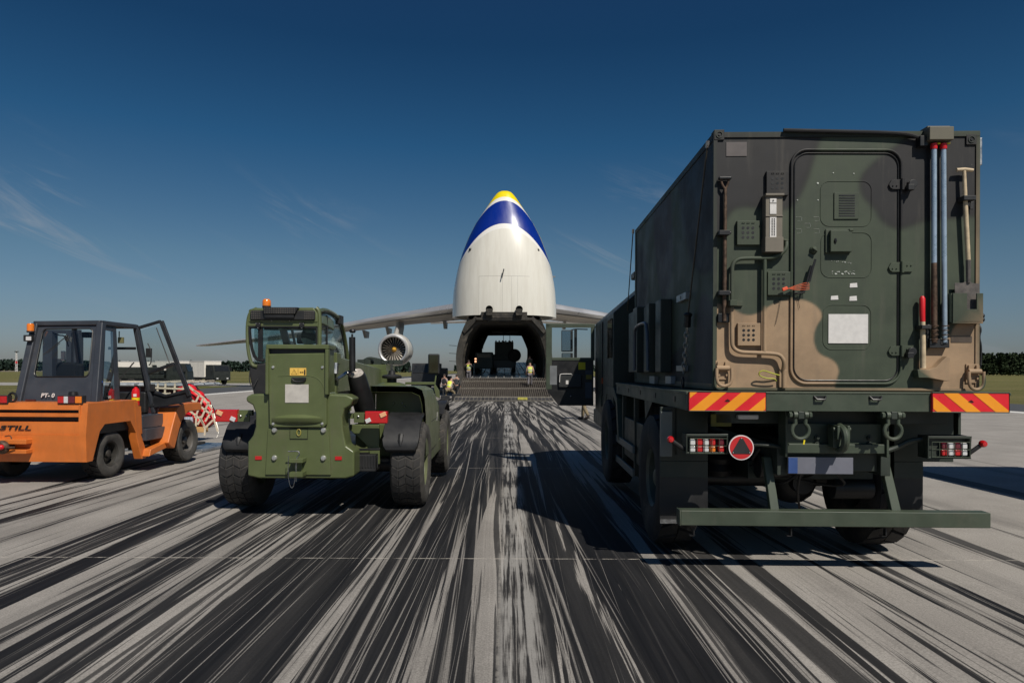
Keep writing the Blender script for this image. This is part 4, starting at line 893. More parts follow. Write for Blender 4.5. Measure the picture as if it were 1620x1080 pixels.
# ================================================================ CARGO AIRCRAFT with raised nose
AX = -.13
WHP = mat('aircraft_white', (.60, .59, .56), .32, var=.05, vs=.8, coat=.2, dirt=.12)
ALU = mat('wing_metal', (.58, .58, .59), .34, .55, var=.06, vs=.4)
GREYP = mat('aircraft_grey', (.42, .41, .39), .42, var=.1, vs=.6, dirt=.25)
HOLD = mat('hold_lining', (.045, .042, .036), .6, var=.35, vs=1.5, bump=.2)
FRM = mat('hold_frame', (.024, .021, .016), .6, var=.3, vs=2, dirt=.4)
FLR = mat('hold_floor', (.10, .12, .14), .22, .6, var=.2, vs=1.5)
A = Fr(AX, 54.0, 0, z=gz(54))
ar = root('cargo_aircraft', A, 'huge white four-engined cargo aircraft with raised nose striped blue and yellow, ramp down', 'aircraft')
g0 = gz(54)
def zz_(z): return z-g0                      # world height -> local
def ring(pts, y):                            # right half outline (hw, world z) bottom->top, mirrored
    return [(a, y, zz_(b_)) for a, b_ in pts]+[(-a, y, zz_(b_)) for a, b_ in reversed(pts)]
outer = [(1.2, -.22), (2.7, -.1), (3.45, .55), (3.62, 1.05), (3.77, 1.9), (3.80, 2.75), (3.68, 3.6), (3.42, 4.45), (3.08, 5.3), (2.75, 6.0), (2.35, 6.8), (1.8, 7.5), (1.0, 7.95), (.3, 8.1)]
def tilt(pts, y, dz): return ring([(a, b_+dz) for a, b_ in pts], y)
# fuselage skin: front part ends at the cargo opening, hollow
in0 = [(1.0, .93), (3.20, .95), (3.28, 1.5), (3.32, 2.6), (3.15, 3.5), (2.85, 4.4), (2.4, 5.0), (1.9, 5.38), (.8, 5.42)]
in1 = [(1.0, 2.66), (2.85, 2.68), (3.0, 3.3), (3.02, 4.0), (3.0, 4.45), (2.75, 5.1), (2.45, 5.8), (2.2, 6.25), (.8, 6.27)]
def skin_ring(k):
    y = 36*k; return tilt(outer, y, 2.05*k)
mb = MB(); mb.loft([skin_ring(k/6) for k in range(7)], caps=False); mb.build('fuselage_skin', WHP, ar, smooth=50)
# tail cone: bottom sweeps up behind the open rear doors
def lerp(a, b_, k): return a+(b_-a)*k
mb = MB(); rs = []
for k in range(9):
    u = k/8; y = 36+34*u; s_ = 1-.86*u**1.3; zt_ = 10.15+.3*u; zb_ = 6.6+3.2*u**.8
    n = 18; rs.append([(3.3*s_*math.cos(2*math.pi*i/n), y, zz_((zt_+zb_)/2+(zt_-zb_)/2*math.sin(2*math.pi*i/n))) for i in range(n)])
mb.loft(rs); mb.build('tail_cone', WHP, ar, smooth=50)
# hold: lining, floor, ribs
hold = bpy.data.objects.new('cargo_hold', None); C.objects.link(hold); hold.parent = ar
def inr(k, inset=0):
    out = []
    for (a, b_), (c_, d_) in zip(in0, in1):
        x_, z_ = lerp(a, c_, k), lerp(b_, d_, k); out.append((x_-(inset if x_ > 1 else 0), z_-(inset if z_ > lerp(5.1, 6.1, k) else 0)))
    return ring(out, 36*k)
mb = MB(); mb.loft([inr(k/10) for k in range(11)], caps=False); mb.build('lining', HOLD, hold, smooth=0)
mb = MB(); mb.add([(-3.18, 0, zz_(.965)), (3.18, 0, zz_(.965)), (2.85, 36, zz_(2.695)), (-2.85, 36, zz_(2.695))], [(0, 1, 2, 3)])
mb.build('floor', FLR, hold, smooth=0)
mb = MB()
for q in np.linspace(-2.6, 2.6, 9): mb.bar((q, .1, zz_(.99)), (q*.93, 35.9, zz_(2.72)), .05, .03)
for k in range(18): y = 1+2*k; z_ = lerp(.97, 2.7, y/36); mb.bar((-2.9, y, zz_(z_+.012)), (2.9, y, zz_(z_+.012)), .04, .02)
mb.build('floor_rail', GREYP, hold)
for k in range(13):
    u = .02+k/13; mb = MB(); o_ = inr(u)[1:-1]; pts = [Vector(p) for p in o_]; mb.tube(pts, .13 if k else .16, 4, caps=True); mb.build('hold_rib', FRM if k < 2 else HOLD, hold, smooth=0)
# front rim of the opening
rimo = [(a, b_) for a, b_ in outer if b_ < 5.5]+[(2.9, 5.55), (2.2, 5.72), (1.85, 5.78), (1.8, 6.15), (.5, 6.15)]
rimi = [(1.0, .58), (3.15, .60), (3.25, 1.5), (3.29, 2.6), (3.12, 3.5), (2.82, 4.4), (2.36, 4.98), (1.86, 5.34), (.8, 5.38)]
def resamp(pts, n):
    P_ = [Vector((a, b_, 0)) for a, b_ in pts]; d = [0]
    for i in range(1, len(P_)): d.append(d[-1]+(P_[i]-P_[i-1]).length)
    out = []
    for k in range(n):
        t_ = d[-1]*k/(n-1); i = max(1, next((j for j, v in enumerate(d) if v >= t_-1e-9), len(d)-1)); u = (t_-d[i-1])/max(1e-9, d[i]-d[i-1]); v = P_[i-1].lerp(P_[i], u); out.append((v.x, v.y))
    return out
ro, ri = resamp(rimo, 26), resamp(rimi, 26)
mb = MB(); mb.loft([ring(ro, .0), ring(ro, -.25), ring(ri, -.12), ring(ri, .25)], caps=False); mb.build('opening_rim', FRM, ar, smooth=30)
mb = MB(); mb.cbox((0, -.45, zz_(5.92)), (3.6, .4, .52)); mb.cbox((0, -.5, zz_(5.64)), (4.4, .34, .2)); mb.cbox((0, -.68, zz_(5.86)), (1.9, .1, .34)); mb.cbox((0, -.3, zz_(5.5)), (2.6, .5, .12))
for s in (-1, 1): mb.bar((s*2.15, -.4, zz_(5.75)), (s*3.2, -.25, zz_(4.6)), .22, .3); mb.cbox((s*1.15, -.7, zz_(6.0)), (.5, .2, .55))
mb.build('upper_sill', FRM, ar, .02)
for s in (-1, 1):
    mb = MB(); mb.lathe([(.28, -.22), (.28, .22), (.001, .22)], (s*1.16+.0, -.95, zz_(6.35)), 'y', 18); mb.cbox((s*1.16, -.95, zz_(6.12)), (.5, .4, .5)); mb.build('nose_latch', FRM, ar, .03)
mb = MB()
for k in range(3): mb.tube([(-3.75, -.05, zz_(2.3+.62*k)), (-4.3, -.5, zz_(2.32+.62*k))], .02, 5)
mb.build('pitot_probe', BLKM, ar)
# bright liner shoulders beside the nose
# nose visor, pointing up
px_m = 1080/57.2
prof = [(308.3, 0), (309.2, 6.5), (311, 10.5), (314, 13.7), (320, 18.6), (330.6, 25.8), (345, 36), (359, 45.4), (380, 56.4), (404, 66), (420, 70.8), (432, 74), (450, 77.6), (463, 79.6), (480, 80.9), (492, 81.4), (503.8, 81.6)]
vm = bpy.data.materials.new('visor_paint'); vm.use_nodes = True; t = vm.node_tree; b = t.nodes['Principled BSDF']
co = N(t, 'ShaderNodeTexCoord').outputs['Object']; s_ = N(t, 'ShaderNodeSeparateXYZ'); L(t, co, s_.inputs[0]); x2 = math_(t, 'MULTIPLY', s_.outputs[0], s_.outputs[0])
nn = N(t, 'ShaderNodeTexNoise', i_Scale=1.0, i_Detail=7.0, i_Roughness=.65); mp = N(t, 'ShaderNodeMapping'); mp.inputs['Scale'].default_value = (2.6, 1, .25); L(t, co, mp.inputs[0]); L(t, mp.outputs[0], nn.inputs[0])
def band(py, k): # 1 above the arc
    z0 = CH+(HY-py)/px_m-g0; return math_(t, 'GREATER_THAN', math_(t, 'ADD', s_.outputs[2], math_(t, 'MULTIPLY', x2, k)), z0)
KK = px_m
c = mixc(t, mapr(t, nn.outputs[0], .35, .7), (.74, .715, .64), (.66, .63, .555))
WH2 = (.80, .78, .74)
c = mixc(t, band(373, .0103*KK*1.0), c, WH2); c = mixc(t, band(365, .0116*KK), c, (.002, .022, .23)); c = mixc(t, band(327, .0165*KK), c, WH2); c = mixc(t, band(320.5, .0200*KK), c, (.86, .68, .0))
# panel seams
def seam(v, at, wd=.014): return math_(t, 'LESS_THAN', math_(t, 'ABSOLUTE', math_(t, 'SUBTRACT', v, at)), wd)
z445 = CH+(HY-446)/px_m-g0; below = math_(t, 'LESS_THAN', s_.outputs[2], z445); inx = math_(t, 'LESS_THAN', math_(t, 'ABSOLUTE', s_.outputs[0]), 2.0)
sm = math_(t, 'MULTIPLY', seam(s_.outputs[2], z445, .02), inx)
for xx in (-2.0, -.15, .55, 1.05): sm = math_(t, 'MAXIMUM', sm, math_(t, 'MULTIPLY', seam(s_.outputs[0], xx), below))
c = mixc(t, math_(t, 'MULTIPLY', sm, .45), c, (.22, .20, .17)); L(t, c, b.inputs['Base Color']); b.inputs['Roughness'].default_value = .30; b.inputs['Coat Weight'].default_value = .35; b.inputs['Coat Roughness'].default_value = .18
L(t, mapr(t, nn.outputs[0], .3, .7, .24, .42), b.inputs['Roughness'])
mb = MB(); rs = []; n = 48
for py, hp in prof[1:]:
    z_ = CH+(HY-py)/px_m; a_ = hp/px_m; u = (z_-6.0)/10.4; yc = 3.0-1.0*u*u; dep = a_*(.84 if u > .6 else .84)
    r_ = []
    for i in range(n):
        th = 2*math.pi*i/n; cs, sn = math.cos(th), math.sin(th); e = 2/2.35
        r_.append((a_*math.copysign(abs(cs)**e, cs), yc+dep*math.copysign(abs(sn)**e, sn), zz_(z_)))
    rs.append(r_)
rs = [[(0, 2.0, zz_(CH+(HY-308.3)/px_m))]*n]+rs
mb.loft(rs[:], caps=False)
# inside of the visor seen from below
r0 = rs[-1]; mb.loft([r0, [(v[0]*.94, 3.0+(v[1]-3.0)*.94, v[2]+.02) for v in r0], [(v[0]*.93, 3.0+(v[1]-3.0)*.93, v[2]+.6) for v in r0]], caps=False)
mb.build('nose_visor', vm, ar, smooth=60)
mb = MB()
for sx_ in (-1, 1): mb.tube([(sx_*1.4, .3, zz_(7.9)), (sx_*1.4, -1.0, zz_(6.6)), (sx_*1.4, -1.6, zz_(6.2))], .16, 8)
pass
def vis_front(px_, py_):
    x_ = (px_-VX)/px_m-AX; z_ = CH+(HY-py_)/px_m; return x_, zz_(z_)
mb = MB()
for (a, b_) in ((746, 403.5), (848, 404)):
    x_, z_ = vis_front(a, b_); mb.sph((x_, .72, z_), .14, 8, 6, (1, .8, 1))
mb.build('radome_light', BLKM, ar)
x_, z_ = vis_front(795.5, 443); MB().bar((x_+.07, -.72, z_+.35), (x_-.09, -.74, z_-.35), .08).build('drain_mast', BLKM, ar)
x_, z_ = vis_front(873, 438); MB().cbox((x_+.1, 3.0, z_), (.3, .2, .1)).build('side_probe', STEEL, ar)
# ramp
ramp = bpy.data.objects.new('loading_ramp', None); C.objects.link(ramp); ramp.parent = ar
RZ0 = gz(46)-g0+.04; y0, y1 = -8.6, 0.0; z1_ = zz_(.95)
RP = mat('ramp_metal_shaded', (.045, .040, .036), .6, .2, var=.3, vs=2, dirt=.3); RPL = mat('ramp_rib_metal', (.125, .107, .09), .5, .3, var=.2, vs=3)  # plate coloured darker to carry the shadows between the ribs
def rz(y): return RZ0+(z1_-RZ0)*(y-y0)/(y1-y0)
ya = y0+1.15; hwr = 3.2
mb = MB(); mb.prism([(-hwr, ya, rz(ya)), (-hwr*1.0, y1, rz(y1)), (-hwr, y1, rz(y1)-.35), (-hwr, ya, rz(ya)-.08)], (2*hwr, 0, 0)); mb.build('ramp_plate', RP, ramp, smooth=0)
mb = MB(); mb.prism([(-hwr-.12, y0, RZ0), (-hwr-.12, ya-.03, rz(ya)), (-hwr-.12, ya-.03, rz(ya)-.10), (-hwr-.12, y0, RZ0-.03)], (2*hwr+.24, 0, 0)); mb.build('ramp_toe', mat('toe_metal', (.06, .06, .07), .35, .5, var=.25, vs=2), ramp, smooth=0)
mb = MB(); n = 44
for k in range(n+1): q = -hwr+2*hwr*k/n; mb.bar((q, ya, rz(ya)+.05), (q, y1-.02, rz(y1)+.05), .062, .10)
mb.build('ramp_rib', RPL, ramp, smooth=0)['kind'] = 'stuff' if False else 'part'
del bpy.data.objects['ramp_rib']['kind']
mb = MB()
for k in (2, 4): y = ya+(y1-ya)*(k+.02)/5; mb.bar((-hwr, y, rz(y)+.05), (hwr, y, rz(y)+.05), .12, .11)
mb.bar((-hwr-.12, y0, RZ0+.01), (hwr+.12, y0, RZ0+.01), .09, .05); mb.bar((-hwr-.12, ya, rz(ya)+.03), (hwr+.12, ya, rz(ya)+.03), .10, .08)
for k in range(27): q = -hwr-.1+(2*hwr+.2)*k/26; mb.bar((q, y0, RZ0+.02), (q, ya, rz(ya)+.02), .04, .05)
mb.build('ramp_crossbar', mat('ramp_bar', (.22, .20, .17), .5, .3, var=.2), ramp, smooth=0)
mb = MB(); mb.box((-.0, 0, 0), (0.9, .8, .01)); yp = MB().prism([(.95, y0+.15, rz(y0+.15)+.045), (1.6, y0+.15, rz(y0+.15)+.045), (1.6, ya-.15, rz(ya-.15)+.045), (.95, ya-.15, rz(ya-.15)+.045)], (0, 0, .004)).build('yellow_patch', mat('worn_yellow', (.36, .33, .06), .6, var=.3), ramp)
mb = MB(); mb.cbox((0, .06, zz_(.72)), (6.9, .3, .42)); mb.build('door_sill', BLKM, ar)
# wings
def wing(s):
    # (span x, LE y, chord, z mid, thickness)
    st = [(3.2, 9.0, 13.5, 7.55, 1.15), (10.8, 14.2, 10.0, 6.95, .86), (18.5, 19.4, 7.2, 6.2, .62), (28, 25.6, 5.2, 5.35, .42), (39.2, 32.6, 2.8, 4.65, .20)]
    rs = []
    for (x_, yl, c_, z_, th) in st:
        r_ = []
        for (u, v) in ((0, 0), (.012, .26), (.05, .46), (.15, .60), (.35, .62), (.65, .40), (1.0, .02), (1.0, -.02), (.65, -.28), (.35, -.42), (.12, -.40), (.03, -.28)):
            r_.append((s*x_, yl+u*c_, zz_(z_+v*th)))
        rs.append(r_)
    return MB().loft(rs)
def wlt(x_):
    st = [(3.2, 9.0, 13.5, 7.55), (10.8, 14.2, 10.0, 6.95), (18.5, 19.4, 7.2, 6.2), (28, 25.6, 5.2, 5.35), (39.2, 32.6, 2.8, 4.65)]
    for a, b_ in zip(st, st[1:]):
        if x_ <= b_[0]: k = (x_-a[0])/(b_[0]-a[0]); return [lerp(a[i], b_[i], k) for i in range(4)]
def engine(ex, ey, ez, s, wingz, wy):
    e = bpy.data.objects.new('engine', None); C.objects.link(e); e.parent = ar; e.location = (ex, ey, ez)
    mb = MB(); mb.lathe([(1.20, .25), (1.24, .02), (1.34, -.04), (1.45, .06), (1.56, .5), (1.62, 1.4), (1.60, 2.6), (1.50, 3.6), (1.42, 3.9), (1.30, 3.85)], (0, 0, 0), 'y', 40); mb.build('nacelle', WHP, e)
    MB().lathe([(1.205, .24), (1.235, .0), (1.34, -.05), (1.455, .05), (1.47, .16)], (0, 0, 0), 'y', 40).build('intake_lip', ALU, e)
    MB().lathe([(1.21, .2), (1.19, 1.3)], (0, 0, 0), 'y', 36).build('intake_duct', HOLD, e)
    MB().lathe([(.001, 1.35), (1.2, 1.35)], (0, 0, 0), 'y', 32).build('fan_back', BLKM, e)
    mb = MB()
    for k in range(24):
        a = 2*math.pi*k/24; pts = []
        for rr_, tw in ((.24, .0), (.7, .10), (1.18, .22)):
            for dy, da in ((.62+tw*.3, -.02), (.9-tw*.3, .125-.02)): pts.append((rr_*math.cos(a+da+tw*.3), dy, rr_*math.sin(a+da+tw*.3)))
        mb.add(pts, [(0, 1, 3, 2), (2, 3, 5, 4)])
    mb.build('fan_blade', mat('fan_metal', (.55, .50, .44), .45, .3, var=.1), e, smooth=0)
    MB().lathe([(.001, .38), (.10, .44), (.22, .62), (.28, .9)], (0, 0, 0), 'y', 20).build('spinner', mat('spinner_ochre', (.55, .30, .04), .4, var=.1), e)
    MB().lathe([(1.0, 3.4), (.85, 4.6), (.5, 5.6)], (0, 0, 0), 'y', 24).build('exhaust_cone', FRM, e)
    dx = (0-0); top = wingz-ez; mb = MB(); rs = []
    for (zz2, yl, ch, w_) in ((1.35, .9, 5.2, .42), (top*.6+.5, 2.0+(wy-ey)*.35, 4.6, .40), (top+.35, (wy-ey)+1.3, 4.6, .40)):
        rs.append([(0-.0, yl, zz2), (w_*.5, yl+.35, zz2), (w_*.5, yl+ch*.7, zz2), (0, yl+ch, zz2), (-w_*.5, yl+ch*.7, zz2), (-w_*.5, yl+.35, zz2)])
    mb.loft(rs); mb.build('pylon', GREYP, e)
for s in (-1, 1):
    wo_ = wing(s).build('wing', ALU, ar, smooth=45)
    m2 = MB(); rs = []
    for x_ in (3.3, 10.8, 18.5, 28, 38.6):
        q = wlt(x_); th = {3.3: 1.15, 10.8: .86, 18.5: .62, 28: .42, 38.6: .20}[x_]; rs.append([(s*x_, q[1]+q[2]*.05, zz_(q[3]-.40*th)), (s*x_, q[1]+q[2]*.35, zz_(q[3]-.47*th)), (s*x_, q[1]+q[2]*.66, zz_(q[3]-.34*th)), (s*x_, q[1]+q[2]*1.02, zz_(q[3]-.12*th)), (s*x_, q[1]+q[2]*1.02, zz_(q[3]-.05*th)), (s*x_, q[1]+q[2]*.5, zz_(q[3]-.2*th))])
    m2.loft(rs); m2.build('wing_underside', mat('wing_under', (.46, .42, .36), .5, .1, var=.15, vs=.5, dirt=.3), wo_, smooth=0)
    for x_ in (6.6, 13.2, 16.0, 21.5, 26):
        q = wlt(x_); c_ = Vector((s*x_, q[1]+q[2]*.92, zz_(q[3]-.62-.01*x_))); MB().prism([(c_.x-.16, c_.y-1.9, c_.z+.45), (c_.x-.16, c_.y+.9, c_.z+.4), (c_.x-.16, c_.y+.5, c_.z-.35), (c_.x-.16, c_.y-.7, c_.z-.4)], (.32, 0, 0)).build('flap_fairing', GREYP, wo_, .03)
    for x_, ydn, zdn in ((10.85, -1.8, 3.0), (18.6, -1.6, 2.75)):
        q = wlt(x_); engine(s*x_, q[1]+ydn, zz_(q[3]-zdn-.32), s, zz_(q[3]), q[1])
# tail
mb = MB(); mb.loft([[(-.5*k2, y, zz_(z_)) for k2, y in ((0, a_), (1, a_+c_*.3), (0, a_+c_), (-1, a_+c_*.3))] for a_, c_, z_, th in ((54, 12.5, 9.8, 1), (65, 5.5, 20.5, 1))]); mb.build('tail_fin', WHP, ar)
for s in (-1, 1):
    mb = MB(); mb.loft([[(s*x_, a_, zz_(z_)), (s*x_, a_+c_*.3, zz_(z_+.2)), (s*x_, a_+c_, zz_(z_)), (s*x_, a_+c_*.3, zz_(z_-.2))] for x_, a_, c_, z_ in ((.8, 62, 7.5, 10.3), (13.5, 69, 3, 10.2))]); mb.build('tailplane', WHP, ar)
# gear fairing and main wheels (behind the ramp)
for s in (-1, 1):
    mb = MB(); mb.loft([[(s*(3.0+a_*w2), y_, zz_(.2+h_*.9)) for a_, h_ in ((0, 0), (1, .3), (1.1, 1), (.8, 1.9), (0, 2.3))] for y_, w2 in ((12, .15), (15, 1.0), (28, 1.0), (33, .15))]); mb.build('gear_fairing', WHP, ar)
    for k in range(5): wheel(ar, (s*3.15, 16.5+2.2*k, .63), .62, .5, .3, s, lugs=4, mr=GREYP, name='main_wheel')
# overhead hoist
mb = MB(); 
zc_ = zz_(5.55)
mb.cbox((-.55, 16, zz_(5.62)), (1.5, .8, .25)); mb.cbox((.75, 16, zz_(5.62)), (1.3, .8, .25)); mb.cbox((.1, 16, zz_(5.85)), (5.0, .3, .25)); mb.build('hoist_trolley', BLKM, hold)
for x_ in (-.12, .55):
    MB().tube([(x_, 16, zz_(5.5)), (x_, 16, zz_(4.55))], .03, 5).build('hoist_cable', BLKM, hold); MB().sph((x_, 16, zz_(4.48)), .17, 8, 6).build('hoist_hook', BLKM, hold)
MB().tube([(-2.2, 16, zz_(5.5)), (-2.2, 16, zz_(3.8))], .025, 5).build('hanging_cable', BLKM, hold); MB().cbox((-2.25, 16, zz_(4.6)), (.25, .1, .7)).build('hanging_gear', BLKM, hold)

# vehicles loaded in the hold
def hz(y): return lerp(.98, 2.7, y/36)
DK = mat('dull_green', (.040, .048, .040), .6, var=.2)  # plain dark green, one tone for both vehicles in the hold
y = 8.5; fr = Fr(A.loc.x-.02, 54+y, 0, z=hz(y)); r1 = root('box_truck', fr, 'dark box-bodied truck with big spare wheel in the middle of the aircraft hold', 'truck')
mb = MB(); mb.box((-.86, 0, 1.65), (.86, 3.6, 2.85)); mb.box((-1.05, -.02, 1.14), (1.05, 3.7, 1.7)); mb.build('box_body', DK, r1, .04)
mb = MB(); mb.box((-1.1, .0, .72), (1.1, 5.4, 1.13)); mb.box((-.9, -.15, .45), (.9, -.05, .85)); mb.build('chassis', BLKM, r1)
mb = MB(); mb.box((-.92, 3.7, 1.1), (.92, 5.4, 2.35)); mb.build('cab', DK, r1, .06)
mb = MB()
for k in range(6): mb.cbox((-.75+.3*k, .2, 2.9), (.12, .3, .14))
mb.build('roof_vent', BLKM, r1)
for s in (-1, 1):
    for q in (.9, 4.4): wheel(r1, (s*.88, q, .55), .55, .34, .24, s, lugs=4)
mb = MB(); mb.lathe([(.25, -.15), (.55, -.15), (.6, 0), (.55, .15), (.25, .15)], (.95, -.12, 1.6), 'y', 24, closed=True); mb.lathe([(.001, 0), (.27, .0)], (.95, -.12, 1.6), 'y', 20); mb.build('spare_wheel', RUB, r1)
y = 6.0; fr = Fr(A.loc.x-1.80, 54+y, 0, z=hz(y)); r1 = root('off_road_car', fr, 'dark off-road car with lit rear lamp at the left side of the aircraft hold', 'car')
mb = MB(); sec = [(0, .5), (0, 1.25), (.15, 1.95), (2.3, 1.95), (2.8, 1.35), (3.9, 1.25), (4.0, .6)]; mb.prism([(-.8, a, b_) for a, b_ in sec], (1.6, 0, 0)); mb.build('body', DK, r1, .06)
MB().box((-.6, -.012+.06, 1.35), (.6, .10, 1.8)).build('rear_window', glass('dim_glass', (.25, .33, .33), 1.0), r1)
for s in (-1, 1):
    for q in (.8, 3.2): wheel(r1, (s*.68, q, .40), .40, .26, .2, s, lugs=4)
for k, (zq, c_) in enumerate(((1.35, (1, .55, .35)), (1.12, (1, .6, .4)))): MB().cbox((-.72, -.02, zq), (.16, .05, .15)).build('rear_lamp', mat('lit_lamp', (.9, .5, .3), .3, var=0, emit=((1, .50, .28), 1.6)), r1, .01)
# ================================================================ TELEHANDLER
Hh = Fr(-2.18, 7.55, 0)
hr = root('telehandler', Hh, 'olive green military telehandler with amber beacon on its cab roof, seen from behind', 'telehandler')
def G(px_, py_, y): return Hh.P(px_, py_, y=y)
for (x_, q) in ((-1, .97), (1, .97), (-1, 3.65), (1, 3.65)): wheel(hr, (x_*(1.01 if q < 2 else 1.05), q, .52), .52, .40, .27, x_, lugs=30, mg=TDUST, mr=mat('rim_olive', (.13, .145, .075), .5, var=.1, dirt=.3), deep=.012)
mb = MB()
for q in (.97, 3.65): mb.cyl((-.9, q, .5), (.9, q, .5), .09, n=14); mb.sph((0, q, .5), .2)
mb.box((-.42, .35, .42), (.30, 4.3, .75)); mb.build('chassis', BLKM, hr, .01)
# boom tower / counterweight: front plate with shoulders
mb = MB(); yq = .05
L_ = [(392, 754), (392, 700), (400, 690), (404, 676), (404, 655), (399, 642), (389, 636), (389, 629), (398, 624.5), (420, 624), (421, 552), (518, 550), (520, 624), (548, 625), (560, 631), (556, 641), (545, 648), (542, 660), (543, 680), (548, 706), (561, 715), (561, 754), (548, 758), (410, 758)]
poly = [G(a, b_, yq) for a, b_ in L_]; body = MB().prism(poly, (0, .30, 0)).build('rear_frame', OLIVE, hr, .022)
mb = MB(); A0 = G(424, 557, 0); B0 = G(513, 676, 0)
# hood cover plate (upper), proud of the frame
pl = [(424, 561), (515, 559), (517, 612), (517, 672), (512, 677), (430, 677), (426, 672)]; mb.prism([G(a, b_, .0) for a, b_ in pl], (0, .048, 0)); cov = mb.build('rear_cover', OLIVE, hr, .012)
mb = MB(); a, b_ = G(421, 546, -.02), G(520, 553, -.02); mb.box((a.x, -.03, b_.z), (b_.x, .3, a.z)); a2, b2 = G(421, 553, 0), G(426, 625, 0); mb.box((a2.x, -.03, b2.z), (b2.x+.0, .05, a2.z)); a2, b2 = G(515, 553, 0), G(520.5, 625, 0); mb.box((a2.x, -.03, b2.z), (b2.x, .05, a2.z)); mb.build('cover_lip', OLIVE, hr, .008)
MB().box(G(427, 553, .02), G(514, 562, .04)).build('cover_gap', BLKM, hr)
# sweeping ridge + bulge
mb = MB(); 
def pb(pts, d): return [G(a, b_, d) for a, b_ in pts]
mb.tube(smoothpath(pb([(440, 596), (480, 594), (500, 597), (510, 606), (516, 625)], .002)), .006, 6); mb.build('cover_crease', OLIVE, cov)
rs = []
for k in range(9):
    u = -1+2*k/8; cx_ = 470.5+40*u; h_ = max(.15, math.sqrt(max(0, 1-u*u))); rs.append([G(cx_, 659.5+5.0-8*h_, -.0), G(cx_, 661+1, -.045*h_-.004), G(cx_, 668, -.035*h_-.004), G(cx_, 669+4*h_, 0)])
MB().loft(rs).build('cover_grip', OLIVE, cov, smooth=50)
mb = MB(); a, b_ = G(425, 677, .03), G(522, 755, .03); pl = pb([(424, 679), (520, 679), (524, 752), (420, 752)], .03); mb.prism(pl, (0, .03, 0)); mb.build('lower_plate', OLIVE, hr, .006)
for (a, b_) in ((434.5, 681.5), (512, 681.5), (434.5, 725.5), (512, 725.5)):
    q = G(a, b_, .025); MB().lathe([(.001, -.022), (.022, -.020), (.030, -.008), (.032, .004), (.001, .004)], q, 'y', 16).build('mounting_bolt', mat('bright_bolt', (.60, .60, .58), .35, .7, var=.1), hr)
for (a, b_) in ((432, 582), (510, 582), (432.5, 671.5), (510, 671)): q = G(a, b_, -.001); MB().lathe([(.001, -.012), (.014, -.010), (.017, 0)], q, 'y', 12).build('cover_bolt', MATS['bright_bolt'], cov)
for s, a in ((0, 409.5), (1, 536)): MB().box(G(a-5.5, 722.5, .04), G(a+5.5, 728, .052)).build('reflector', REDL, hr)
mb = MB(); fr2 = pb([(459, 678.5), (487, 678.5), (487, 695), (459, 695)], .024); mb.tube(fr2, .004, 4, closed=True); o = mb.build('hatch_seam', BLKM, hr)
mb = MB(); q = G(473, 685, .022); mb.tube([q+Vector((.022*math.cos(i*.628), 0, .036*math.sin(i*.628))) for i in range(10)], .006, 6, closed=True); mb.build('yellow_emblem', mat('dull_gold', (.30, .26, .05), .5), hr)
# signs
o = MB().box(G(458.5, 583, -.006), G(484.5, 595, -.001)).build('warning_sign', mat('sign_yellow', (.80, .50, .10), .5, var=.04), cov)
mb = MB(); mb.tube(pb([(461, 593), (469.5, 593), (465.2, 585.2)], -.008), .0022, 4, closed=True); mb.tube(pb([(465.2, 588), (465.2, 590.5)], -.008), .002, 4); mb.box(G(471.3, 584, -.0075), G(471.8, 594, -.006)); mb.bar(G(474.5, 589.8, -.008), G(480, 589.8, -.008), .004); mb.prism(pb([(474, 589.8), (476, 588.6), (476, 591)], -.009), (0, .002, 0)); mb.prism(pb([(480.3, 589.8), (478.3, 588.6), (478.3, 591)], -.009), (0, .002, 0)); mb.box(G(481, 587, -.0085), G(483.3, 594, -.006)); q = G(482.2, 585.8, -.007); mb.sph(q, .007, 6, 4, (1, .4, 1)); mb.build('sign_symbol', BLKM, o, smooth=0)
MB().box(G(451, 609, -.006), G(488.5, 638, -.001)).build('white_plate', mat('soft_white', (.50, .47, .43), .55, var=.1, vs=8), cov, .002)
mb = MB(); mb.tube(smoothpath(pb([(462, 600), (465, 604.5), (480, 604.5), (483.5, 600)], -.02)), .010, 8); a, b_ = G(461.5, 598, -.012), G(484, 601, -.012); mb.box((a.x, -.02, b_.z), (b_.x, .0, a.z)); mb.build('cover_handle', BLKP, cov)
# tow hitch
mb = MB(); a = G(458, 727, -.1); mb.box(G(458, 727, -.12), G(486, 730, .04)); mb.box(G(458, 748, -.12), G(486, 752, .04)); mb.box(G(466, 730, -.02), G(480, 748, .03)); mb.build('tow_hitch', OLIVE, hr, .004)
mb = MB(); mb.tube(smoothpath(pb([(456, 715), (471, 714.5), (474, 716), (474, 721), (469, 725), (469, 762)], -.08)), .007, 8); mb.build('hitch_pin', STEEL, hr)
mb = MB(); pts = smoothpath(pb([(457, 722), (456, 745), (458, 765), (462, 774), (466, 768), (468, 750)], -.09), 3); mb.tube(pts, .004, 5); mb.build('pin_chain', STEEL, hr)
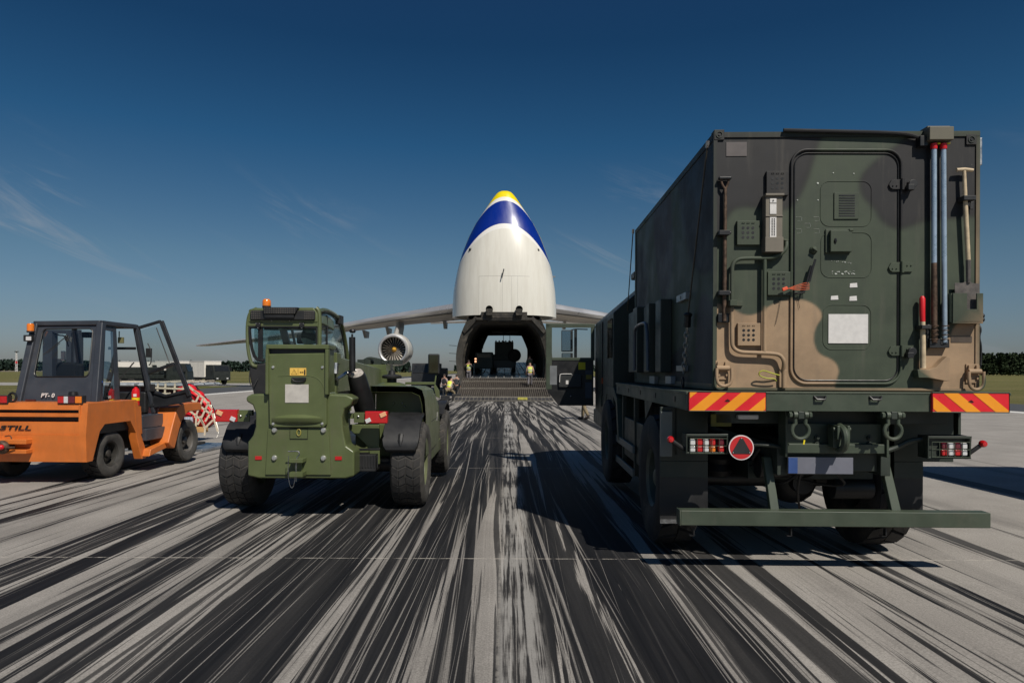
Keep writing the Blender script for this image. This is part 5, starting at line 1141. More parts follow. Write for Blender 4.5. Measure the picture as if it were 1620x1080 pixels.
# boom
bx0, bx1 = G(432, 0, .3).x, G(508, 0, .3).x
mb = MB(); z0 = G(0, 552, .3).z
mb.prism([(bx0+.05, .3, z0-.02), (bx0+.05, 4.4, 1.70), (bx0+.05, 4.4, 1.38), (bx0+.05, .3, z0-.55)], (bx1-bx0-.10, 0, 0)); mb.build('boom', OLIVE, hr, .02)
yb = 4.4; mb = MB(); a, b_ = G(572, 577, yb), G(611, 606, yb); mb.box((a.x, yb, b_.z-.2), (b_.x, yb+.9, a.z)); mb.box((a.x+.1, yb-.01, b_.z-.05), (b_.x+.02, yb, a.z-.11)); mb.build('boom_head', OLIVE, hr, .03)
mb = MB(); random.seed(3)
for k in range(7): q = G(574+9*k, 575, yb+.3); mb.cbox((q.x, yb+.3+random.uniform(-.1, .2), q.z+.02), (.12, .3, random.uniform(.04, .12)))
q0, q1 = G(574, 572, yb+.2), G(612, 573, yb+.2); mb.tube(smoothpath([q0, q0+Vector((.1, 0, .06)), (q0+q1)/2+Vector((0, 0, .05)), q1]), .025, 6); mb.build('hydraulic_hose', DGRN, hr)
# cab
CY0, CY1 = .85, 2.45
def cq(a, b_, y=CY0): return G(a, b_, y)
xa, xb = cq(391, 600).x, cq(500, 600).x; zr = cq(450, 489).z; zb_ = cq(450, 640).z; rnd_ = .16
cabo = bpy.data.objects.new('cab', None); C.objects.link(cabo); cabo.parent = hr
out = [cq(a, b_) for a, b_ in ((396, 582), (392, 560), (390.5, 535), (391, 512), (394, 500), (400, 491), (410, 487.5), (485, 487), (497, 489), (504, 495), (505, 520), (505, 600), (505, 640), (405, 640))]
pil = MB(); pil.tube(smoothpath([cq(407, 581), cq(398, 579), cq(392.5, 558), cq(390.8, 533), cq(391.5, 508), cq(396, 494), cq(406, 489.5)], 2), .022, 8); pil.tube(smoothpath([cq(500, 488), cq(504, 492), cq(505.5, 505), cq(505, 560), cq(505, 640)], 2), .026, 8)
a, b_ = cq(391, 510), cq(504, 517); pil.box((a.x, CY0-.02, b_.z), (b_.x, CY0+.05, a.z)); a, b_ = cq(396, 580), cq(505, 640)
pil.build('pillar', OLIVE, cabo, 0)
# side outline (right side of cab)
def sq(a, b_): return Hh.P(a, b_, x=xb+.02)
side = [sq(a, b_) for a, b_ in ((503, 494), (512, 491), (524, 495), (534, 503), (540, 513), (545, 535), (549, 562), (553, 600), (553, 650))]
mb = MB(); mb.tube(smoothpath(side, 2), .030, 8); mb.tube(smoothpath([v+Vector((xa-xb+.02, 0, 0)) for v in side], 2), .030, 8); mb.tube([side[-2]+Vector((0, 0, .1)), side[-2]+Vector((xa-xb+.02, 0, .1))], .03, 8); mb.build('side_frame', OLIVE, cabo)
mb = MB(); mb.prism([v+Vector((-.008, 0, 0)) for v in [sq(507, 500), sq(512, 496), sq(523, 500), sq(532, 508), sq(538, 520), sq(543, 545), sq(546, 575), sq(507, 575)]], (.006, 0, 0)); mb.build('side_glass', glass('tinted_glass', (.80, .90, .90), .6), cabo, smooth=0)
sd2 = [v+Vector((xa-xb+.02, 0, 0)) for v in [sq(507, 500), sq(512, 496), sq(523, 500), sq(532, 508), sq(538, 520), sq(543, 545), sq(546, 575), sq(507, 575)]]; MB().prism(sd2, (.006, 0, 0)).build('side_glass', MATS['tinted_glass'], cabo, smooth=0)
mb = MB(); mb.tube(smoothpath([sq(507, 499), sq(513, 495.5), sq(524, 499.5), sq(533, 508), sq(539, 520), sq(544, 545), sq(547, 575)], 2), .010, 6); mb.tube([sq(507, 499), sq(507, 590)], .010, 6); mb.tube([sq(507, 518), sq(537, 517)], .008, 6); mb.tube([sq(517, 500), sq(517, 575)], .012, 6); mb.build('window_rubber', BLKM, cabo)
# rear glass
rg = [(397, 519), (500, 519), (501, 600), (420, 600), (416, 571), (407, 571), (400, 560)]
MB().prism([cq(a, b_, CY0+.02) for a, b_ in ((397, 519), (500, 519), (501, 600), (420, 600), (411, 572), (402, 566))], (0, .006, 0)).build('rear_glass', MATS['tinted_glass'], cabo, smooth=0)
mb = MB(); mb.tube(smoothpath([cq(418, 571, CY0), cq(404, 570, CY0), cq(397, 548, CY0), cq(394, 520, CY0), cq(396, 518, CY0), cq(500, 518, CY0), cq(502, 522, CY0), cq(502, 600, CY0)], 1), .020, 6); mb.box(cq(408, 519, CY0-.005), cq(416, 572, CY0+.015)); mb.build('window_rubber', BLKM, cabo)
for a in (408.5, 477.5):
    q = cq(a, 515, CY0-.03); mb = MB(); mb.cbox(q, (.055, .03, .055)); mb.cbox(q+Vector((0, 0, -.035)), (.03, .03, .04)); o = mb.build('glass_hinge', BLKM, cabo, .004)
    for dx, dz in ((-.022, .012), (.022, .012), (0, -.04)): MB().sph(q+Vector((dx, -.018, dz)), .008, 6, 4).build('hinge_bolt', STEEL, o)
# inner: seat, rear posts, steering, front frame
mb = MB(); mb.cbox(((xa+xb)/2, 1.65, .95), (.5, .5, .12)); mb.cbox(((xa+xb)/2, 1.42, 1.2), (.48, .12, .55)); mb.build('seat', FABR, cabo, .04)
mb = MB(); mb.tube([((xa+xb)/2, 2.15, .8), ((xa+xb)/2, 1.95, 1.3)], .03, 8); mb.lathe([(.17, -.012), (.19, 0), (.17, .012)], ((xa+xb)/2, 1.92, 1.32), 'y', 20, closed=True); mb.build('steering_wheel', BLKP, cabo)
mb = MB(); mb.bar(cq(447, 519, 1.9), cq(458, 560, 1.9), .09, .05, (0, 1, 0)); mb.bar(cq(418, 522, CY0+.12), cq(440, 522, CY0+.12), .02); mb.bar(cq(461, 519, 2.2), cq(468, 552, 2.2), .03); mb.box((xa+.03, 2.3, .7), (xb, 2.4, 1.18)); mb.tube([cq(478, 530, 1.6), cq(500, 535, 1.6)], .05, 6); mb.build('interior_frame', BLKM, cabo)
q = cq(485, 537, 1.9); MB().cbox(q, (.26, .1, .14)).build('control_panel', BLKM, cabo, .02)
# person in the cab? only a pale headrest shape is visible
mb = MB(); mb.sph(sq(526, 533)+Vector((-.35, .1, 0)), .10, 12, 8, (1, 1, 1.4)); mb.build('headrest', mat('pale_grey', (.42, .47, .45), .6), cabo)
# roof
mb = MB(); zt3 = cq(0, 487).z
rsx = [cq(393, 512).x, cq(396, 497).x, cq(404, 489).x, cq(497, 488).x, cq(503, 497).x, cq(504, 512).x]; rsz = [cq(0, 512).z, cq(0, 498).z, cq(0, 488.5).z, cq(0, 487.5).z, cq(0, 497).z, cq(0, 512).z]
front = side[4]; rs = []
for u in (0, .35, .7, 1): y_ = CY0-.03+(side[2].y+.15-CY0)*u; rs.append([(x_, y_, z_-(.05*u*u)) for x_, z_ in zip(rsx, rsz)])
mb.loft(rs); mb.build('roof', OLIVE, cabo, .02)
mb = MB(); mb.box(cq(395, 492, CY0-.06), cq(499, 508, CY0-.025)); mb.build('roof_grille_panel', BLKP, cabo, .02)
mb = MB(); pl = [(415, 487), (471, 487), (466, 498), (417, 498)]; mb.prism([cq(a, b_, CY0-.10) for a, b_ in pl], (0, .3, 0)); o = mb.build('roof_grille', BLKP, cabo, .008)
mb = MB()
for i in range(14):
    for j in range(3): mb.box(cq(417.5+i*3.6, 488.5+j*3.2, CY0-.104), cq(419.6+i*3.6, 490.3+j*3.2, CY0-.099))
for s0 in (397, 481):
    for i in range(5):
        for j in range(4): mb.box(cq(s0+i*3.2, 493+j*3.5, CY0-.064), cq(s0+1.9+i*3.2, 495.1+j*3.5, CY0-.059))
mb.build('grille_mesh', mat('mesh_grey', (.10, .09, .08), .5, .3), o, smooth=0)
mb = MB(); mb.box(cq(418, 499, CY0-.09), cq(466, 504, CY0-.05)); mb.build('grille_slot', BLKM, cabo)
for a in (429.5, 458): MB().sph(cq(a, 508, CY0-.035), .010, 6, 4).build('roof_bolt', STEEL, cabo)
q = cq(421.5, 488, CY0+.05); mb = MB(); mb.lathe([(.050, -.02), (.052, .02), (.045, .03)], q, 'z', 18); mb.build('beacon_base', BLKP, cabo); MB().lathe([(.051, .022), (.053, .05), (.050, .085), (.036, .105), (.001, .11)], q, 'z', 20).build('beacon', AMB, cabo)
MB().box(sq(533.5, 499)+Vector((-.03, 0, 0)), sq(539, 515)+Vector((.04, 0, 0))).build('side_work_lamp', BLKP, cabo, .01)
# cab lower hull
mb = MB(); lo = [(394, 578), (424, 574), (424, 640), (424, 660), (414, 655), (404, 640), (397, 610), (393, 592)]; mb.prism([cq(a, b_, CY0) for a, b_ in lo], (0, 1.5, 0)); mb.build('cab_lower', BLKP, cabo, .03)
mb = MB(); mb.box((xb-.2, CY0, .75), (xb+.03, 2.6, sq(540, 600).z)); mb.build('cab_side', DGRN, cabo, .02)
mb = MB(); mb.tube(smoothpath([cq(395, 590, CY0-.02), cq(394, 605, CY0-.06), cq(400, 615, CY0-.06), cq(408, 600, CY0-.02)]), .006, 5); mb.build('cab_cable', BLKP, cabo)
# boom cylinder bracket at right of tower
mb = MB(); mb.cbox(G(527, 568, .5), (.14, .2, .14)); mb.cyl(G(519, 566, .45), G(534, 566, .45), .05); mb.bar(G(529, 575, .5), G(526, 640, .5), .10); mb.build('boom_pivot', OLIVE, hr, .01)
mb = MB(); mb.tube([G(531, 575, .4), G(530, 592, .38)], .035, 8); mb.tube(smoothpath([G(533, 600, .4), G(540, 596, .6), G(548, 590, .8)]), .02, 8); mb.build('chrome_fitting', STEEL, hr)
# muffler and stack
a, b_ = G(563, 590, .55), G(585, 676, .95)
mb = MB(); mb.tube([a+(b_-a)*.02, a+(b_-a)*.08, b_*.5+a*.5, b_], [.095, .108, .128, .125], 20); mb.build('air_cleaner', BLKM, hr)
d_ = (b_-a).normalized(); mb = MB(); mb.tube([a-d_*.012, a+d_*.03], [.075, .095], 24); mb.build('cleaner_cap', mat('pale_metal', (.55, .50, .45), .4, .2, var=.25, vs=30), hr)
mb = MB(); mb.tube([G(557.5, 588, .45), G(557, 534, .45)], .037, 14); mb.tube([G(557, 534, .45), G(557, 529, .45)], .012, 6); mb.build('exhaust_stack', BLKM, hr)
q = G(557.5, 524.5, .45); MB().lathe([(.001, .024), (.030, .018), (.040, 0), (.028, -.02), (.001, -.024)], q, 'z', 16).build('rain_cap', BLKM, hr)
mb = MB(); mb.tube([G(550, 592, .5), G(562, 586, .55)], .03, 8); mb.build('exhaust_elbow', STEEL, hr)
# engine pod on the right
xe = G(674, 700, .75).x; xe = 1.20; xi = .48
sp_ = [(xi-.2, .62), (xi-.2, 1.46), (xi+.45, 1.45), (xi+.60, 1.38), (xe-.03, 1.12), (xe, .95), (xe, .62)]
def pod(y, dz): return [(a, y, b_-dz*(1 if b_ > .7 else 0)) for a, b_ in sp_]
def inset(y): return [((a-.5)*.93+.5, y, (b_-1)*.93+1) for a, b_ in sp_]
hood_h = G(630, 611, .95).z
sp_ = [(G(586, 0, .95).x, .60), (G(586, 0, .95).x, hood_h), (G(655, 0, .95).x, hood_h-.005), (G(668, 0, .95).x, hood_h-.05), (G(672, 0, .95).x, hood_h-.16), (G(674, 0, .95).x, hood_h-.36), (G(674, 0, .95).x, .60)]
mb = MB(); mb.loft([pod(1.3, .0), pod(2.2, .02), [(a-.05, y, b_) for a, y, b_ in pod(3.35, .24)]]); mb.build('engine_cover', OLIVE, hr, .02)
mb = MB(); mb.loft([pod(.95, 0), pod(1.3, 0), [(a*.94+.03, 1.3, b_*.95) for a, _, b_ in pod(1.3, 0)], [(a*.94+.03, .955, b_*.95) for a, _, b_ in pod(.95, 0)]], caps=False); mb.build('hood_lip', OLIVE, hr, .006)
mb = MB()
for (a, b_) in ((623, 638), (636.5, 638), (640, 643)): mb.sph(G(a, b_, 1.28), .012, 6, 4)
mb.build('hood_rivet', STEEL, hr)
text(') 1', .13, WHT, 'side_marking', hr, (sp_[-1][0]+.004, 2.35, 1.02), (R(90), 0, R(90)), .001)
MB().box((sp_[-1][0]-.002, 1.6, .99), (sp_[-1][0]+.003, 3.3, .995)).build('cover_seam', BLKM, hr)
q = G(620, 606, 1.7); mb = MB(); mb.lathe([(.10, -.02), (.085, 0), (.065, .03), (.065, .10), (.13, .11), (.135, .135), (.12, .15), (.05, .16), (.04, .21), (.001, .22)], (q.x, 1.7, hood_h-.02), 'z', 22); mb.build('air_intake_cap', BLKP, hr)
mb = MB(); mb.lathe([(.22, 0), (.18, .04), (.11, .06)], (q.x, 1.7, hood_h-.03), 'z', 22); mb.build('intake_base', OLIVE, hr)
# hull below hood
mb = MB(); mb.box((.30, 1.0, .55), (sp_[-1][0]-.10, 1.5, 1.0)); mb.box((.25, 1.5, .45), (sp_[-1][0]-.02, 3.1, .62)); mb.prism([G(a, b_, .5) for a, b_ in ((553, 680), (580, 705), (592, 735), (601, 735), (601, 712), (600, 672), (553, 672))], (0, .05, 0)); mb.build('inner_hull', OLIVE, hr, .01)
mb = MB(); mb.box(G(562, 720, .35), G(601, 741, .6))
for k in range(8): mb.box(G(564+4.6*k, 721, .34), G(566.5+4.6*k, 740, .36))
mb.build('step_tread', BLKP, hr, .004)
mb = MB(); mb.tube([G(556, 712, .4), G(602, 711, .4)], .014, 6); mb.build('step_rail', BLKM, hr)
# fenders
for (x0, x1, xo) in ((349.5, 402, -1), (603, 663, 1)):
    rs = []; c_ = Vector(((G(x0, 0, .4).x+G(x1, 0, .4).x)/2, .97, .52)); w2 = (G(x1, 0, .4).x-G(x0, 0, .4).x)/2
    for ang, rr_, ww in ((158, .60, .78), (154, .62, .93), (147, .635, 1.0), (130, .63, 1.0), (110, .63, 1.0), (85, .63, 1.0), (60, .63, 1.0), (40, .62, .9)):
        a = R(ang); y_ = c_.y+rr_*math.cos(a); z_ = c_.z+rr_*math.sin(a)
        rs.append([(c_.x-w2*ww, y_+.015, z_-.02), (c_.x-w2*ww*.96, y_, z_), (c_.x+w2*ww*.96, y_, z_), (c_.x+w2*ww, y_+.015, z_-.02), (c_.x+w2*ww*.95, y_+.03, z_-.03), (c_.x-w2*ww*.95, y_+.03, z_-.03)])
    o = MB().loft(rs).build('fender', BLKP, hr, .004)
    q = Vector((c_.x-.0, c_.y+.625*math.cos(R(148)), c_.z+.625*math.sin(R(148)))); MB().tube([q+Vector((0, .05, .06)), q+Vector((0, .0, .0)), q+Vector((0, -.02, -.06))], [.035, .035, .015], 8).build('fender_boss', BLKP, o)
# rear lamps on arms
for (x0, x1, y0_, y1_, f) in ((340, 375, 649, 669, 1), (577, 613, 651, 670.5, -1)):
    p, q = G(x0, y0_, .25), G(x1, y1_, .25); mb = MB(); mb.box((p.x, .25, q.z), (q.x, .34, p.z)); o = mb.build('tail_lamp', REDL, hr, .012); w_ = q.x-p.x; h_ = p.z-q.z
    A2 = (p.x+w_*.14, p.x+w_*.30) if f > 0 else (p.x+w_*.70, p.x+w_*.92)
    mb = MB(); mb.cbox(((A2[0]+A2[1])/2, .245, p.z-h_*.28), (w_*.28, .012, h_*.36), (0, 25*f, 0)); mb.build('indicator', mat('pale_amber', (.80, .42, .22), .15, coat=1, var=0), o, .004)
    mb = MB(); x_ = p.x+w_*(.82 if f > 0 else .16); mb.cbox((x_, .245, p.z-h_*.75), (w_*.24, .012, h_*.34), (0, 25*f, 0)); mb.build('reversing_lamp', CLRL, o, .004)
    mb = MB(); 
    if f > 0: mb.box(G(374, 650, .3), G(402, 658, .36)); mb.box(G(375, 656, .28), G(396, 668, .3))
    else: mb.box(G(560, 653, .28), G(578, 669, .3)); mb.box(G(548, 655, .3), G(562, 662, .4))
    o2 = mb.build('lamp_bracket', OLIVE, hr, .003)
    for a in ((381, 390) if f > 0 else (567,)): MB().sph(G(a, 659.5, .275), .014, 8, 5).build('bracket_bolt', STEEL, o2)
# right mirror at the front
q0, q1 = G(677, 560, 3.7), G(695, 592, 3.7); mb = MB(); mb.box((q0.x, 3.7, q1.z), (q1.x, 3.76, q0.z)); o = mb.build('mirror', BLKP, hr, .02)
MB().box(G(679, 562, 3.69), G(693, 590, 3.70)).build('mirror_glass', mat('dim_mirror', (.09, .09, .06), .1, .9, var=.2, vs=3), o)
mb = MB(); mb.tube([G(690, 592, 3.74), G(688, 607, 3.72)], .014, 6); mb.box(G(641, 604.5, 3.7), G(689, 608.5, 3.76)); mb.prism([G(688, 607, 3.7), G(695, 618, 3.7), G(696, 630, 3.7), G(690, 628, 3.7), G(686, 612, 3.7)], (0, .03, 0)); mb.build('mirror_rail', OLIVE, hr, .006)
mb = MB(); mb.prism([(.96-.16, y_, z_) for y_, z_ in ((3.05, 1.0), (3.25, 1.12), (3.65, 1.18), (4.05, 1.12), (4.2, .98), (4.05, 1.08), (3.65, 1.14), (3.25, 1.08))], (.42, 0, 0)); mb.build('front_fender', BLKP, hr)
mb = MB(); mb.prism([(-1.2, y_, z_) for y_, z_ in ((3.05, 1.0), (3.25, 1.12), (3.65, 1.18), (4.05, 1.12), (4.2, .98), (4.05, 1.08), (3.65, 1.14), (3.25, 1.08))], (.42, 0, 0)); mb.build('front_fender', BLKP, hr)
mb = MB(); mb.box((-.5, 4.9, .15), (.5, 4.98, .9)); 
for s in (-.3, .25): mb.box((s, 4.98, .15), (s+.12, 6.1, .2))
mb.build('fork_carriage', BLKM, hr, .01)

# ================================================================ FORKLIFT
FK = Fr(-7.12, 10.0, -2)
fk = root('forklift', FK, 'orange and dark grey diesel forklift with open cab door, at the far left', 'forklift')
ORG = mat('orange_paint', (.60, .160, .028), .42, var=.10, vs=3, coat=.12, dirt=.14)
DGY = mat('anthracite_paint', (.040, .045, .056), .38, var=.12, vs=3, dirt=.12)
def K(px_, py_, y): return FK.P(px_, py_, y=y)
hwf = K(136, 650, 0).x
rw = .76
MR2 = mat('dark_rim', (.035, .033, .03), .6, .3, var=.3, dirt=.3)
for s in (-1, 1): wheel(fk, (s*rw, .78, .37), .37, .30, .19, s, lugs=20, chevron=False, deep=.03, mr=MR2, mg=TDUST); wheel(fk, (s*1.0, 2.68, .39), .39, .34, .21, s, lugs=22, chevron=False, deep=.022, mg=TDUST, mr=mat('grey_rim', (.14, .13, .12), .5, .4, var=.2, dirt=.3))
zt_, zm_, zb_ = K(0, 640, 0).z, K(0, 690, 0).z, K(0, 733, 0).z
# counterweight: orange, sloped shelf, wheel arch cut at the side
def KZ(py_): return K(60, py_, 0).z
arch = [(-0.0, zb_), (0, zm_+.02), (-.03, zm_+.05), (.05, zt_), (1.28, zt_), (1.42, zt_-.12), (1.50, .50), (1.70, .30), (1.62, .26), (1.34, .26), (1.30, .62), (1.12, .84), (.42, .84), (.30, .78), (.12, zb_)]
mb = MB(); body_c = [(.02, zb_), (.0, zm_+.0), (.05, zt_), (1.28, zt_), (1.42, zt_-.12), (1.46, .62), (1.30, .62), (1.12, .86), (.45, .86), (.33, .76), (.16, zb_)]
for s in (-1, 1):
    x0 = s*hwf; mb2 = [(x0, a, b_) for a, b_ in body_c]
    mb.prism(mb2, (-s*.10, 0, 0))
mb.prism([(-hwf+.1, a, b_) for a, b_ in ((.02, zb_), (.0, zm_), (.16, zm_), (.35, zb_))], (2*hwf-.2, 0, 0)); mb.prism([(-hwf+.1, a, b_) for a, b_ in ((.03, zt_-.10), (.05, zt_), (1.28, zt_), (1.28, zt_-.08), (.3, zt_-.10))], (2*hwf-.2, 0, 0))
zs = [KZ(v) for v in (646, 656, 662, 670)]
mb.box((-hwf+.1, .028, zs[2]), (hwf-.1, .30, zs[1])); mb.box((-hwf+.1, .016, zm_), (hwf-.1, .3, zs[3])); mb.box((K(123, 0, 0).x, .02, zm_), (hwf-.1, .3, zt_-.02))
cw = mb.build('counterweight', ORG, fk, .018)
MB().box((-hwf+.08, .16, zm_-.02), (hwf-.08, 1.2, zt_-.10)).build('engine_bay', BLKM, fk)
for s in (-1, 1):
    mb = MB(); x0 = s*hwf; mb.prism([(x0+s*.004, a, b_) for a, b_ in ((1.22, zt_-.02), (1.36, zt_-.05), (1.42, .62), (1.62, .24), (1.56, .20), (1.44, .20), (1.28, .60))], (-s*.14, 0, 0)); mb.build('arch_strut', ORG, fk, .012)
    # front fender
    f0 = [(2.05, .50), (2.16, .40), (1.98, .30), (1.72, .46)]
    mb = MB(); fp = [(2.02, .34), (1.92, .42), (2.22, 1.02), (2.40, 1.08), (3.02, 1.08), (3.12, 1.04), (3.14, .92), (2.62, .92), (2.42, .82), (2.30, .62), (2.14, .30)]
    mb.prism([(s*1.19, a, b_) for a, b_ in fp], (-s*.34, 0, 0)); mb.build('front_fender', ORG, fk, .02)
    mb = MB(); mb.box((s*1.06, 1.46, .50), (s*.84, 2.05, .70)); mb.box((s*1.0, 1.46, .70), (s*.7, 2.1, .92)); mb.build('step_box', DGY, fk, .012)
    MB().prism([(s*1.12, a, b_) for a, b_ in ((1.45, .24), (2.1, .34), (2.12, .46), (1.5, .36))], (-s*.2, 0, 0)).build('step_sill', ORG, fk, .015)
mb = MB(); mb.box((-.6, .4, .35), (.6, 3.1, .8)); mb.cyl((-.7, .78, .37), (.7, .78, .37), .06); mb.cyl((-.9, 2.68, .39), (.9, 2.68, .39), .09); mb.build('chassis', BLKM, fk)
# tow coupling ledges
mb = MB()
for ya_, yb_ in ((696, 704), (712, 719)): a, b_ = K(-50, ya_, 0), K(51, yb_, 0); mb.box((a.x, -.12, b_.z), (b_.x, .03, a.z))
mb.build('coupling_ledge', ORG, fk, .01)
mb = MB(); q = K(4, 710, -.15); mb.sph(q, .10, 12, 8, (1, .7, 1)); mb.cyl(q+Vector((0, -.1, 0)), q+Vector((0, .15, 0)), .07); mb.tube([q+Vector((.05, -.05, .0)), K(24, 710, -.15)], .012, 6); mb.tube(smoothpath([K(8, 693, -.05), K(17, 691, -.05), K(19, 697, -.05)]), .008, 6); o = mb.build('tow_coupling', RUST, fk); MB().sph(K(2, 710, -.25), .04, 8, 6).build('coupling_knob', REDP, o)
text('STILL', .092, BLKM, 'maker_lettering', fk, (K(23.5, 0, 0).x+.0, .003, KZ(679.5)), (R(90), 0, 0), .004, shear=.22, sx=2.25, bold=.0012)
# tail lamps
for x0, side in ((90.5, 1), (-28, -1)):
    a, b_ = K(x0-.5, 628, .02), K(x0+39.5, 641.5, .02); mb = MB(); mb.box((a.x, .03, b_.z), (b_.x, .12, a.z)); o = mb.build('lamp_housing', BLKP, fk, .006); w_ = b_.x-a.x
    for (u0, u1, m_) in ((.03, .26, REDL), (.27, .43, CLRL), (.44, .70, DREDL), (.72, .97, AMB)): MB().box((a.x+w_*u0, .018, b_.z+.015), (a.x+w_*u1, .034, a.z-.012)).build('lens', m_ if side > 0 else REDL, o, .004)
q = K(20, 631, .1); mb = MB(); mb.tube([q+Vector((.058*math.cos(i*.5236), 0, .065*math.sin(i*.5236))) for i in range(12)], .017, 8, closed=True); mb.build('lifting_eye', BLKM, fk)
# cab
CB = .55
def kc(a, b_, y): return K(a, b_, y)
B1, B2 = kc(30, 640, CB), kc(151, 640, CB); T1, T2 = kc(57, 514.5, CB+.35), kc(160, 513, CB+.32)
def side_pt(x_, y_, z_): return Vector((x_, y_, z_))
ztc = T2.z; zbc = B2.z; YF = kc(214, 520, CB).y; YFt = FK.P(214, 519, x=T2.x+.0).y; YFb = YFt+.35
TF1 = Vector((T1.x, YFt, ztc)); TF2 = Vector((T2.x, YFt, ztc)); BF1 = Vector((B1.x, YFb, .92)); BF2 = Vector((B2.x+.02, YFb, .92))
fc = bpy.data.objects.new('cab', None); C.objects.link(fc); fc.parent = fk
mb = MB(); 
for p, q in ((B1, T1), (B2, T2)): mb.bar(p, q, .11, .10, (0, 1, 0))
for p, q in ((TF1, BF1), (TF2, BF2)): mb.bar(p, q, .07, .07, (0, 1, 0))
mb.bar(T1, T2, .08); mb.bar(TF1, TF2, .07); mb.bar(T1, TF1, .08); mb.bar(T2, TF2, .08)
m1 = B2.lerp(T2, .0); 
mb.build('cab_frame', DGY, fc, .02)
# rear face panel around the window, rounded opening
def face(u, v): return B1.lerp(B2, u).lerp(T1.lerp(T2, u), v)
n = 40; inn = [(.5+(a-.5), b_) for a, b_ in rrect(.125, .325, .885, .93, .06, 6)]; ou = []
for a, b_ in inn:
    dx, dy = a-.5, b_-.62; k = min((.5/abs(dx)) if abs(dx) > 1e-6 else 9, ((.38 if dy > 0 else .62)/abs(dy)) if abs(dy) > 1e-6 else 9); ou.append((.5+dx*k, .62+dy*k))
for cor in ((1, 1), (0, 1), (0, 0), (1, 0)):
    i = min(range(len(ou)), key=lambda j: (ou[j][0]-cor[0])**2+(ou[j][1]-cor[1])**2); ou[i] = cor
mb = MB(); rs = [[face(*p) for p in ou], [face(*p) for p in inn]]; mb.loft([rs[0], rs[1], [p+Vector((0, .03, 0)) for p in rs[1]], [p+Vector((0, .03, 0)) for p in rs[0]]], caps=False); mb.build('rear_panel', DGY, fc, smooth=20)
MB().prism([face(*p)+Vector((0, .015, 0)) for p in inn], (0, .004, 0)).build('rear_window', glass('clear_glass', (.90, .93, .93), .45), fc, smooth=0)
MB().tube([face(*p)+Vector((0, -.004, 0)) for p in inn], .010, 6, closed=True).build('window_rubber', BLKM, fc)
mb = MB(); mb.bar(kc(103, 536, .8), kc(68, 564, .68), .012); mb.bar(kc(104, 533, .8), kc(106, 541, .8), .04); mb.bar(kc(95, 545, .78), kc(75, 561, .7), .025, .008); mb.build('wiper', BLKM, fc)
c_ = kc(79, 628, CB-.012); text('PT- 0', .088, WHT, 'number_text', fc, c_+Vector((-.035, .0, 0)), (R(83), 0, 0), .002, shear=.12, sx=1.1, bold=.002)
mb = MB(); mb.box(kc(40, 637, CB-.03), kc(57, 634, CB)); mb.build('panel_latch', mat('maroon', (.08, .02, .02), .5), fc)
mb = MB(); mb.lathe([(.07, 0), (.06, .05), (.001, .06)], kc(116, 627, CB-.0), 'z', 14); mb.build('filler_cap', BLKM, fc)
# side panels (right): narrow windows then door opening
def sp2(u, v):  # u along depth 0..1 (rear pillar to front pillar), v height
    lo_ = Vector((B2.x+.01, lerp(B2.y, YFb, u), .92+(zbc-.92)*max(0, 1-u*3))); hi = Vector((T2.x+.01, lerp(T2.y, YFt, u), ztc)); return lo_.lerp(hi, v)
mb = MB(); 
for u0, u1 in ((.0, .10), (.30, .40)):
    mb.add([sp2(u0, 0), sp2(u1, 0), sp2(u1, 1), sp2(u0, 1)]+[v+Vector((-.04, 0, 0)) for v in (sp2(u0, 0), sp2(u1, 0), sp2(u1, 1), sp2(u0, 1))], [(0, 1, 2, 3), (7, 6, 5, 4), (0, 4, 5, 1), (1, 5, 6, 2), (2, 6, 7, 3), (3, 7, 4, 0)])
for v0, v1 in ((0, .10), (.36, .46), (.92, 1)):
    mb.add([sp2(.10, v0), sp2(.30, v0), sp2(.30, v1), sp2(.10, v1)]+[v+Vector((-.04, 0, 0)) for v in (sp2(.10, v0), sp2(.30, v0), sp2(.30, v1), sp2(.10, v1))], [(0, 1, 2, 3), (7, 6, 5, 4), (0, 4, 5, 1), (1, 5, 6, 2), (2, 6, 7, 3), (3, 7, 4, 0)])
mb.build('side_panel', DGY, fc, .006)
mb = MB(); mb.add([sp2(.1, .1), sp2(.3, .1), sp2(.3, .92), sp2(.1, .92)], [(0, 1, 2, 3)]); mb.build('quarter_glass', MATS['clear_glass'], fc, smooth=0)
MB().sph(sp2(.05, .28)+Vector((.01, 0, 0)), .025, 8, 6).build('blue_button', mat('blue_plastic', (.02, .09, .35), .3), fc)
mb = MB(); mb.prism([sp2(0, 1)+Vector((.03, -.03, .005)), Vector((TF2.x+.03, TF2.y+.05, ztc+.0)), Vector((TF1.x-.03, TF1.y+.05, ztc)), T1+Vector((-.03, -.03, .005))], (0, 0, .035)); mb.build('cab_roof', DGY, fc, .012)
# interior
cx_ = (B1.x+B2.x)/2
mb = MB(); a, b_ = kc(90, 575, 1.05), kc(122, 640, 1.05); mb.box((a.x, 1.0, b_.z), (b_.x, 1.14, a.z)); a2, b2 = kc(121, 577, 1.1), kc(134, 640, 1.1); mb.box((a2.x, 1.02, b2.z), (b2.x, 1.12, a2.z)); mb.cbox((a.x+.25, 1.3, 1.0), (.5, .5, .14)); mb.build('seat', FABR, fc, .045)
mb = MB(); mb.bar((cx_+.05, 1.95, 1.0), (cx_+.1, 1.75, 1.45), .05); mb.lathe([(.16, -.012), (.18, 0), (.16, .012)], (cx_+.1, 1.72, 1.46), 'y', 18, closed=True); mb.build('steering_wheel', BLKP, fc)
MB().box((B1.x+.05, YFb-.15, .92), (B2.x-.05, YFb-.02, 1.30)).build('dashboard', BLKP, fc, .03)
MB().box((B1.x+.03, CB+.1, .86), (B2.x, YFb, .92)).build('cab_floor', BLKM, fc)
